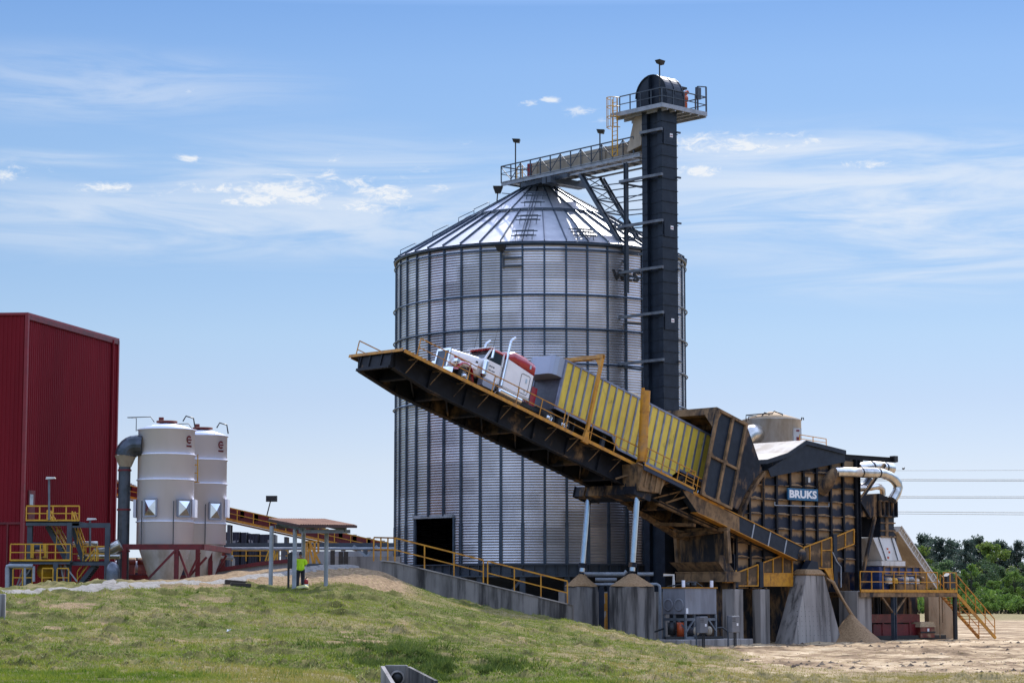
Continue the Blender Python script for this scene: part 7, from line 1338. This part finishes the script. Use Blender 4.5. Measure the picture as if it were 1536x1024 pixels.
# worker seen from behind
pw = GP(450.5, 879, 112.4); zg_ = gz(pw.x, 112.4); WM = Matrix.Translation((pw.x, 112.4, zg_)) @ Matrix.Rotation(R(12), 4, 'Z'); wk = thing('person', 'person in hi-vis yellow shirt and dark cap standing under the shelter', 'person', WM)
def skin_mesh(name, verts, edges, mat, parent, sub=1):
    me = bpy.data.meshes.new(name); me.from_pydata([v[:3] for v in verts], edges, []); o = bpy.data.objects.new(name, me); COL.objects.link(o)
    m = o.modifiers.new('skin', 'SKIN'); lay = me.skin_vertices[0] if len(me.skin_vertices) else None
    if lay is None: bm = bmesh.new(); bm.from_mesh(me); bm.verts.layers.skin.verify(); bm.to_mesh(me); bm.free(); lay = me.skin_vertices[0]
    for i, v in enumerate(verts): r_ = v[3]; lay.data[i].radius = (r_, v[4] if len(v) > 4 else r_)
    lay.data[0].use_root = True; s_ = o.modifiers.new('sub', 'SUBSURF'); s_.levels = sub; s_.render_levels = sub; dg = bpy.context.evaluated_depsgraph_get(); me2 = bpy.data.meshes.new_from_object(o.evaluated_get(dg)); bpy.data.objects.remove(o)
    me2.materials.clear(); me2.materials.append(mat); me2.polygons.foreach_set('use_smooth', [True] * len(me2.polygons)); me2.name = name; o = bpy.data.objects.new(name, me2); COL.objects.link(o); o.parent = parent; MW[o.name] = MW[parent.name]; return o
# x right, y forward (away from the camera), z up; head bowed, hands together in front
V = [(0, 0, .95, .15, .11), (0, .01, 1.12, .145, .10), (0, .01, 1.30, .17, .11), (0, .02, 1.44, .12, .08), (0, .04, 1.52, .055), (0, .07, 1.58, .06),
     (.19, .01, 1.41, .07), (.25, .0, 1.14, .055), (.15, .22, 1.08, .042), (.06, .32, 1.10, .035), (-.19, .01, 1.41, .07), (-.25, .0, 1.14, .055), (-.15, .22, 1.10, .042), (-.06, .32, 1.12, .035),
     (.10, 0, .86, .095), (.12, .02, .48, .065), (.13, -.02, .09, .045), (-.10, 0, .86, .095), (-.13, .02, .48, .065), (-.15, -.02, .09, .045)]
E = [(0, 1), (1, 2), (2, 3), (3, 4), (4, 5), (3, 6), (6, 7), (7, 8), (8, 9), (3, 10), (10, 11), (11, 12), (12, 13), (0, 14), (14, 15), (15, 16), (0, 17), (17, 18), (18, 19)]
body = skin_mesh('body', V, E, SKIN, wk, 2)
mb = MB(WM @ Matrix.Translation((0, .08, 1.66)) @ Matrix.Rotation(R(-12), 4, 'X')); mb.lathe([(0, -.125), (.04, -.12), (.065, -.085), (.078, -.03), (.08, .03), (.072, .075), (.045, .11), (0, .122)], 20); mb.v = [v for v in mb.v]; hd_ = mb.build('head', SKIN, wk)
mb = MB(WM @ Matrix.Translation((0, .08, 1.66)) @ Matrix.Rotation(R(-12), 4, 'X')); mb.hexa([(-.016, .07, -.03), (.016, .07, -.03), (.016, .1, -.03), (-.016, .1, -.03), (-.008, .07, .03), (.008, .07, .03), (.008, .085, .03), (-.008, .085, .03)])
for sg in (-1, 1): mb.lathe([(0, -.01), (.028, -.008), (.03, .008), (0, .012)], 10, (sg * .08, 0, -.01), axis='x')
mb.build('nose_and_ears', SKIN, hd_)
mb = MB(WM @ Matrix.Translation((0, .08, 1.66)) @ Matrix.Rotation(R(-12), 4, 'X')); mb.box(-.045, -.02, .068, .08, .0, .012); mb.box(.02, .045, .068, .08, .0, .012); mb.box(-.025, .025, .066, .078, -.062, -.054); mb.build('eyes_and_mouth', BLACK, hd_)
mb = MB(WM @ Matrix.Translation((0, .075, 1.67)) @ Matrix.Rotation(R(-12), 4, 'X')); mb.lathe([(.086, -.06), (.088, .0), (.088, .03), (.075, .09), (.04, .125), (0, .133)], 20); mb.prism([(-.07, .07, .02), (.07, .07, .02), (.05, .17, .0), (-.05, .17, .0)], (0, 0, .014)); mb.build('cap', BLACK, wk)
VS = [(0, 0, .76, .22, .16), (0, .01, 1.05, .225, .165), (0, .01, 1.30, .225, .155), (0, .015, 1.45, .16, .105), (.22, .01, 1.41, .10), (.27, .0, 1.12, .095), (-.22, .01, 1.41, .10), (-.27, .0, 1.12, .095)]
skin_mesh('shirt', VS, [(0, 1), (1, 2), (2, 3), (3, 4), (4, 5), (3, 6), (6, 7)], HIVIS, wk, 2)
VT = [(0, 0, .97, .18, .14), (.11, 0, .84, .125), (.125, .02, .48, .10), (.13, -.02, .06, .085), (-.11, 0, .84, .125), (-.135, .02, .48, .10), (-.15, -.02, .06, .085)]
skin_mesh('trousers', VT, [(0, 1), (1, 2), (2, 3), (0, 4), (4, 5), (5, 6)], DENIM, wk, 2)
for sg, x in ((1, .13), (-1, -.15)):
    mb = MB(WM); mb.hexa([(x - .05, -.11, 0), (x + .05, -.11, 0), (x + .055, .17, 0), (x - .055, .17, 0), (x - .045, -.09, .12), (x + .045, -.09, .12), (x + .04, .12, .07), (x - .04, .12, .07)]); mb.build('boot', BLACK, wk, bevel=.015)
    for k in range(5):
        hx = sg * (.055 - .012); fx = [(.0, 0), (.014, .004), (.026, .004), (.037, -.002)][k] if k < 4 else (.0, 0); L_ = (.075, .085, .08, .062, .05)[k]
        b0_ = Vector((sg * .075 - sg * fx[0], .335, 1.115 + fx[1] - .0)) if k < 4 else Vector((sg * .075, .30, 1.13)); mb = MB(WM); m_ = b0_ + Vector((-sg * .012, L_ * .6, -.01 if k < 4 else .02)); mb.path([b0_, m_, m_ + Vector((-sg * .02, L_ * .35, -.03))], [.009, .0085, .006], 6); mb.build('finger' if k < 4 else 'thumb', SKIN, body)
# extinguisher, bag, timbers, post, culvert
p = GP(459.3, 881, 112.0); zg_ = gz(p.x, 112); fe = thing('fire_extinguisher', 'red fire extinguisher with white band standing beside the worker', 'fire extinguisher', (p.x, 112, zg_)); mb = MB(); mb.lathe([(0, 0), (.1, 0), (.1, .4), (.08, .46), (.035, .5), (0, .5)], 16, (p.x, 112, zg_)); mb.build('cylinder', pm('extinguisher_red', (.35, .02, .02), rough=.3), fe)
mb = MB(); mb.lathe([(.1015, .14), (.1015, .24)], 16, (p.x, 112, zg_)); mb.build('band', SIGNW, fe, fix=False)
mb = MB(); mb.lathe([(0, 0), (.03, 0), (.03, .06), (0, .06)], 10, (p.x, 112, zg_ + .5)); mb.bar((p.x - .02, 112, zg_ + .57), (p.x + .12, 112, zg_ + .6), .025); mb.path([(p.x - .03, 112, zg_ + .53), (p.x - .12, 111.95, zg_ + .5), (p.x - .12, 111.93, zg_ + .2)], .014, 6); mb.build('valve', BLACK, fe)
p = GP(454, 881, 111.2); zg_ = gz(p.x, 111.2); mb = MB(); mb.lathe([(0, .17), (.12, .165), (.24, .11), (.29, .04), (.26, 0), (0, 0)], 16, (0, 0, 0)); mb.v = [Vector((p.x + v.x * 1.1 + .04 * math.sin(9 * v.y), 111.2 + v.y * .8, zg_ + v.z + .02 * math.sin(14 * v.x))) for v in mb.v]; own(mb, 'sack', pm('pale_yellow_sack', (.55, .5, .12), (.5, .48, .25), rough=.7), 'pale yellow sack lying on the grass in front of the worker', 'sack', (p.x, 111.2, zg_))
for x0, x1, y, Y, lab in ((337.5, 370.5, 873.5, 112.6, 'dark timber baulk lying on the mulch, upper of the two'), (346, 376, 879, 111.4, 'dark timber baulk lying on the mulch, lower of the two')): p, q = GP(x0, y, Y), GP(x1, y + .6, Y + .3); p.z = gz(p.x, Y) + .1; q.z = gz(q.x, Y) + .1; mb = MB(); mb.bar(p, q, .28, .22); own(mb, 'timber_baulk', WOOD, lab, 'timber', p, bevel=.02)
p = GP(2.5, 940, 84); zg_ = gz(p.x, 84); mb = MB(); mb.lathe([(.13, -.3), (.13, GP(2, 890, 84).z - zg_ - .03), (.1, GP(2, 890, 84).z - zg_), (0, GP(2, 890, 84).z - zg_)], 20, (p.x, 84, zg_)); own(mb, 'bollard', CONC, 'grey concrete bollard standing in the grass at the left edge', 'bollard', (p.x, 84, zg_))
cu = thing('culvert', 'concrete culvert headwall with round pipe mouth among tall weeds', 'culvert', GP(600, 1015, 58)); Yh = 58; a, b = GP(577, 997, Yh), GP(611, 998, Yh)
mb = MB(); mb.box(a.x, b.x, Yh, Yh + .25, .1, a.z); mb.build('headwall', CONCW, cu, bevel=.02)
mb = MB(); q = GP(594, 1026, Yh - 1.1); mb.prism([Vector((a.x, Yh, .2)), Vector((a.x, Yh, a.z - .02)), Vector((q.x, Yh - 1.1, q.z)), Vector((q.x, Yh - 1.1, .2))], (-.1, 0, 0)); mb.build('wing', CONC, cu)
mb = MB(); q = GP(652, 1020, Yh - .9); mb.prism([Vector((b.x, Yh, .2)), Vector((b.x, Yh, b.z - .02)), Vector((q.x, Yh - .9, q.z)), Vector((q.x, Yh - .9, .2))], (.08, .08, 0)); mb.build('wing', CONCW, cu)
c = GP(596, 1016, Yh); mb = MB(); mb.lathe([(.145, -.03), (.19, -.03), (.19, .0)], 24, (c.x, Yh - .005, c.z), axis='y'); mb.build('pipe_rim', CONC, cu, fix=False)
mb = MB(); mb.lathe([(0, -.012), (.15, -.012), (.15, .05)], 24, (c.x, Yh, c.z), axis='y'); mb.build('pipe_mouth', BLACK, cu, fix=False)
for px, py, Y, s_, lab in ((634, 977, 66, .10, 'crumpled white litter among the dark weeds'), (880, 984, 76, .08, 'small white scrap low on the grass right of the weeds'), (343, 933, 84, .10, 'white scrap lying on the grass below the gravel track')):
    p = GP(px, py, Y); z = gz(p.x, Y) + .05; mb = MB(); pts = [(p.x + s_ * math.cos(a) * random.uniform(.6, 1), Y + s_ * math.sin(a) * .8, z + random.uniform(-.03, .06)) for a in np.linspace(0, 2 * pi, 8)[:-1]]; mb.prism(pts, (.01, 0, .05)); own(mb, 'litter', SIGNW, lab, 'litter', (p.x, Y, z - .1))

# ================================================================ TREES AND WIRES
def leafmat(name, c1, c2):
    m = bpy.data.materials.new(name); m.use_nodes = True; nt = m.node_tree; L = nt.links.new; b = nt.nodes['Principled BSDF']; b.inputs['Roughness'].default_value = .7; b.inputs['Specular IOR Level'].default_value = .2
    tc = nd(nt, 'ShaderNodeTexCoord'); n = nd(nt, 'ShaderNodeTexNoise'); n.inputs['Scale'].default_value = .45; n.inputs['Detail'].default_value = 5; L(tc.outputs['Object'], n.inputs[0]); r = nd(nt, 'ShaderNodeMapRange'); r.inputs[1].default_value = .35; r.inputs[2].default_value = .65; L(n.outputs[0], r.inputs[0])
    oi = nd(nt, 'ShaderNodeObjectInfo'); mx = nd(nt, 'ShaderNodeMix', data_type='RGBA'); L(r.outputs[0], mx.inputs[0]); mx.inputs[6].default_value = (*c1, 1); mx.inputs[7].default_value = (*c2, 1)
    hs = nd(nt, 'ShaderNodeHueSaturation'); L(mx.outputs[2], hs.inputs['Color']); mr = nd(nt, 'ShaderNodeMapRange'); mr.inputs[3].default_value = .7; mr.inputs[4].default_value = 1.25; L(oi.outputs['Random'], mr.inputs[0]); L(mr.outputs[0], hs.inputs['Value']); L(hs.outputs[0], b.inputs['Base Color'])
    t = nd(nt, 'ShaderNodeBsdfTranslucent'); L(hs.outputs[0], t.inputs[0]); ms = nd(nt, 'ShaderNodeMixShader'); ms.inputs[0].default_value = .4; L(b.outputs[0], ms.inputs[1]); L(t.outputs[0], ms.inputs[2]); L(ms.outputs[0], nt.nodes['Material Output'].inputs[0]); return m
LPINE = leafmat('pine_needles', (.045, .07, .055), (.075, .105, .075)); LBR = leafmat('broad_leaves', (.08, .15, .025), (.16, .24, .05)); LDK = leafmat('dark_leaves', (.055, .095, .042), (.10, .15, .06)); LYL = leafmat('yellow_green_leaves', (.12, .18, .03), (.2, .26, .06)); BARK = pm('bark', (.055, .045, .038), (.03, .025, .02), rough=.9)  # pine needles paled toward blue-grey: distance haze put into their colour
def leaves(name, clumps, per, size, mat, seed):
    r = np.random.default_rng(seed); C = []; 
    for (x, y, z, rx, rz, k) in clumps:
        n = int(per * k); u = r.normal(size=(n, 3)); u /= np.linalg.norm(u, axis=1)[:, None]; rad = r.random(n) ** .45; C.append(np.stack([x + u[:, 0] * rx * rad, y + u[:, 1] * rx * rad, z + u[:, 2] * rz * rad], -1))
    C = np.concatenate(C); n = len(C); a = r.normal(size=(n, 3)); a /= np.linalg.norm(a, axis=1)[:, None]; b = np.cross(a, r.normal(size=(n, 3))); b /= np.linalg.norm(b, axis=1)[:, None]; s = size * (.5 + r.random((n, 1)))
    v = np.stack([C - a * s, C + b * s * .6, C + a * s, C - b * s * .6], 1).reshape(-1, 3); o = np_mesh(name, v, np.arange(4 * n).reshape(n, 4), mat, 4, False); return o
def make_tree(name, kind, seed, H_, label, group):
    r = random.Random(seed); t = thing(name, label, 'tree' if kind != 'shrub' else 'shrub', (0, 0, 0), group); mb = MB(); cl = []
    if kind == 'pine':
        mb.path([(0, 0, -.3), (r.uniform(-.2, .2), 0, H_ * .5), (r.uniform(-.4, .4), 0, H_ * .95)], [.28, .2, .05], 8)
        for i in range(20):
            z = H_ * (.30 + .66 * (i / 19) ** .85); a = r.uniform(0, 2 * pi); L_ = r.uniform(.6, 1) * (H_ * .18 * (1 - (z / H_ - .36) * 1.05) + .5); x, y = L_ * math.cos(a), L_ * math.sin(a); mb.path([(0, 0, z - .4), (x, y, z + .2)], [.08, .03], 5); cl.append((x, y, z + .3, r.uniform(1.1, 2.1), r.uniform(.6, 1.2), 1)); cl.append((x * .5, y * .5, z + .1, 1.1, .7, .7))
        cl.append((0, 0, H_ * .97, .9, 1.0, 1)); per, sz, m = 75, .26, LPINE
    elif kind in ('broad', 'yellow', 'dark'):
        mb.path([(0, 0, -.3), (.1, 0, H_ * .3), (0, .1, H_ * .75)], [.22, .16, .05], 8)
        for i in range(22):
            z = H_ * r.uniform(.22, .95); k = math.sin(pi * min(1, max(.05, (z / H_ - .08) / .95))) ** .6; a = r.uniform(0, 2 * pi); L_ = r.uniform(.3, 1) * H_ * .30 * k; x, y = L_ * math.cos(a), L_ * math.sin(a); mb.path([(0, 0, z * .75), (x, y, z)], [.07, .02], 5); cl.append((x, y, z, r.uniform(.7, 1.4) * H_ / 11, r.uniform(.5, 1.0) * H_ / 11, 1))
        per, sz, m = 95, .22, {'broad': LBR, 'yellow': LYL, 'dark': LDK}[kind]
    else:
        for i in range(12):
            a = r.uniform(0, 2 * pi); L_ = r.uniform(.2, 1) * H_ * .7; z = H_ * r.uniform(.2, .85); x, y = L_ * math.cos(a), L_ * math.sin(a); mb.path([(x * .2, y * .2, -.2), (x, y, z)], [.06, .02], 5); cl.append((x, y, z * .9, H_ * .28, H_ * .22, 1))
        per, sz, m = 80, .17, LBR
    mb.build('trunk' if kind != 'shrub' else 'stem', BARK, t); o = leaves('crown', cl, per, sz, m, seed); o.parent = t; MW[o.name] = MW[t.name]; return t
kinds = {}; rt_ = random.Random(3)
def place(kind, k, px, Y, H_, label, group):
    key = (kind, k)
    if key not in kinds: t = make_tree({'pine': 'pine_tree', 'shrub': 'shrub'}.get(kind, 'broadleaf_tree'), kind, 100 + 17 * k + len(kind), {'pine': 19., 'shrub': 3.}.get(kind, 11.), label, group); kinds[key] = t
    else: t = dup(kinds[key], label=label)
    x = (px - 768) * Y / F; s_ = H_ / {'pine': 19., 'shrub': 3.}.get(kind, 11.); t.location = (x, Y, base_z(np.array([x]), np.array([Y]))[0]); t.rotation_euler = (0, 0, rt_.uniform(0, 6.28)); t.scale = (s_ * rt_.uniform(.9, 1.15), s_ * rt_.uniform(.9, 1.15), s_)
PL = 'tall dark pine in the treeline beyond the sand yard'
for i in range(42):
    px = 1318 + i * 9.2 + rt_.uniform(-4, 4); Y = 590 + rt_.uniform(-25, 45) + (30 if i % 3 == 0 else 0); top_ = np.interp(px, [1320, 1345, 1375, 1410, 1440, 1470, 1500, 1536, 1700], [812, 806, 803, 799, 806, 802, 806, 812, 806]) + rt_.uniform(-3, 12) + (10 if i % 2 else 0); place('pine', i % 4, px, Y, (900 - top_) * Y / F + 2.9, PL, 'pines in the far treeline')
DLB = 'dark green leafy tree filling the treeline below the pines'
for i in range(32):
    px = 1325 + i * 12 + rt_.uniform(-5, 5); Y = 555 + rt_.uniform(-15, 15); top_ = rt_.uniform(838, 862); place('dark', 10 + i % 3, px, Y, (900 - top_) * Y / F + 2.9, DLB, 'dark leafy trees in the treeline')
for px, top_, lab in ((1378, 818, 'pale yellow-green tree standing alone left in the treeline'), (1490, 812, 'yellow-green crown among the pines right of centre')): place('yellow', 20 + (px > 1400), px, 575, (900 - top_) * 575 / F + 2.9, lab, None)
for i, (px, top_, lab) in enumerate(((1453, 846, 'bright green rounded tree just right of the stair rail'), (1415, 852, 'bright green tree behind the covered machine on the deck'), (1392, 845, 'bright green tree seen beside the long beige chute'), (1516, 857, 'bright green slender tree near the right edge'), (1487, 868, 'bright green low tree left of the slender one'), (1545, 870, 'bright green tree cut by the right edge'))): place('broad', 30 + i % 3, px, 525 + 8 * (i % 3), (900 - top_) * 525 / F + 2.9, lab, None)
for i in range(34): px = 1322 + i * 9.5 + rt_.uniform(-4, 4); Y = 505 + rt_.uniform(-18, 12); place('shrub', 40 + i % 3, px, Y, rt_.uniform(2.6, 6.5), 'green shrub at the foot of the far treeline', 'shrubs along the treeline')
WIRE = pm('wire', (.05, .05, .055), rough=.5)
for i, (y0, y1, r_, lab) in enumerate(((705.4, 704.8, .03, 'thin single top power line crossing the sky at right'), (718.6, 719.6, .05, 'upper wire of the second power line pair from the top'), (720.6, 721.8, .05, 'lower wire of the second power line pair from the top'), (744.2, 744.8, .05, 'upper wire of the third power line pair from the top'), (746.2, 747.6, .05, 'lower wire of the third power line pair from the top'), (767, 770, .05, 'upper wire of the lowest power line pair'), (770, 773.2, .045, 'lower wire of the lowest power line pair'))):
    Yw = 420; pts = [];
    for k in range(41):
        px = 700 + 1900 * k / 40; y = np.interp(px, [1345, 1536], [y0, y1]) if 1345 <= px <= 1536 else (y0 if px < 1345 else y1); f = (px - 1330) / 1270 if px > 1330 else (1330 - px) / 630; y = y0 + (y1 - y0) * (px - 1345) / 191 * .5 + 4 * ((px - 1400) / 400) ** 2 * -1 * .3; pts.append(GP(px, y, Yw))
    mb = MB(); mb.path(pts, r_, 6); own(mb, 'power_line', WIRE, lab, 'power line', pts[0], 'power lines crossing the sky')
b_ = GP(1355, 704.5, 420); mb = MB(); mb.lathe([(0, -.3), (.16, -.15), (.2, .05), (.12, .22), (0, .3)], 10, (b_.x, 420, b_.z + .25), axis='x'); mb.lathe([(0, -.1), (.1, 0), (0, .1)], 8, (b_.x + .25, 420, b_.z + .42)); own(mb, 'bird', BLACK, 'tiny dark bird perched on the thin top power line', 'bird', (b_.x, 420, b_.z))

# low dark plant seen under and between the white silos
es = thing('equipment_skid', 'low dark equipment skid behind the legs of the white filter silos', 'machinery', GP(240, 880, 178)); Q = lambda x, y, Y=178: GP(x, y, Y)
mb = MB(); a, b = Q(148, 836), Q(345, 880); mb.box(a.x, b.x, 178, 181, 1.5, a.z)
for x in range(155, 345, 14): c = Q(x, 840); mb.box(c.x - .08, c.x + .08, 177.9, 178, 1.5, a.z)
mb.build('skid_wall', DBLUE, es)
mb = MB(); mb.tube(Q(160, 849, 165), Q(236, 850, 165), .42, n=16); mb.lathe([(.42, 0), (.3, .15), (0, .2)], 16, Q(236, 850, 165), axis='x'); mb.build('lying_vessel', LGREY, es)
mb = MB(); a, b = Q(180, 862, 164), Q(330, 880, 164); mb.box(a.x, b.x, 164, 164.6, 1.5, a.z); mb.build('red_base', REDS, es)
for x in (196, 214): mb = MB(); c = Q(x, 842, 163); mb.lathe([(0, -.35), (.26, -.35), (.26, .35), (0, .35)], 12, c, axis='x'); mb.box(c.x - .3, c.x + .3, 162.8, 163.2, c.z - .9, c.z - .2); mb.build('pump', REDP, es)
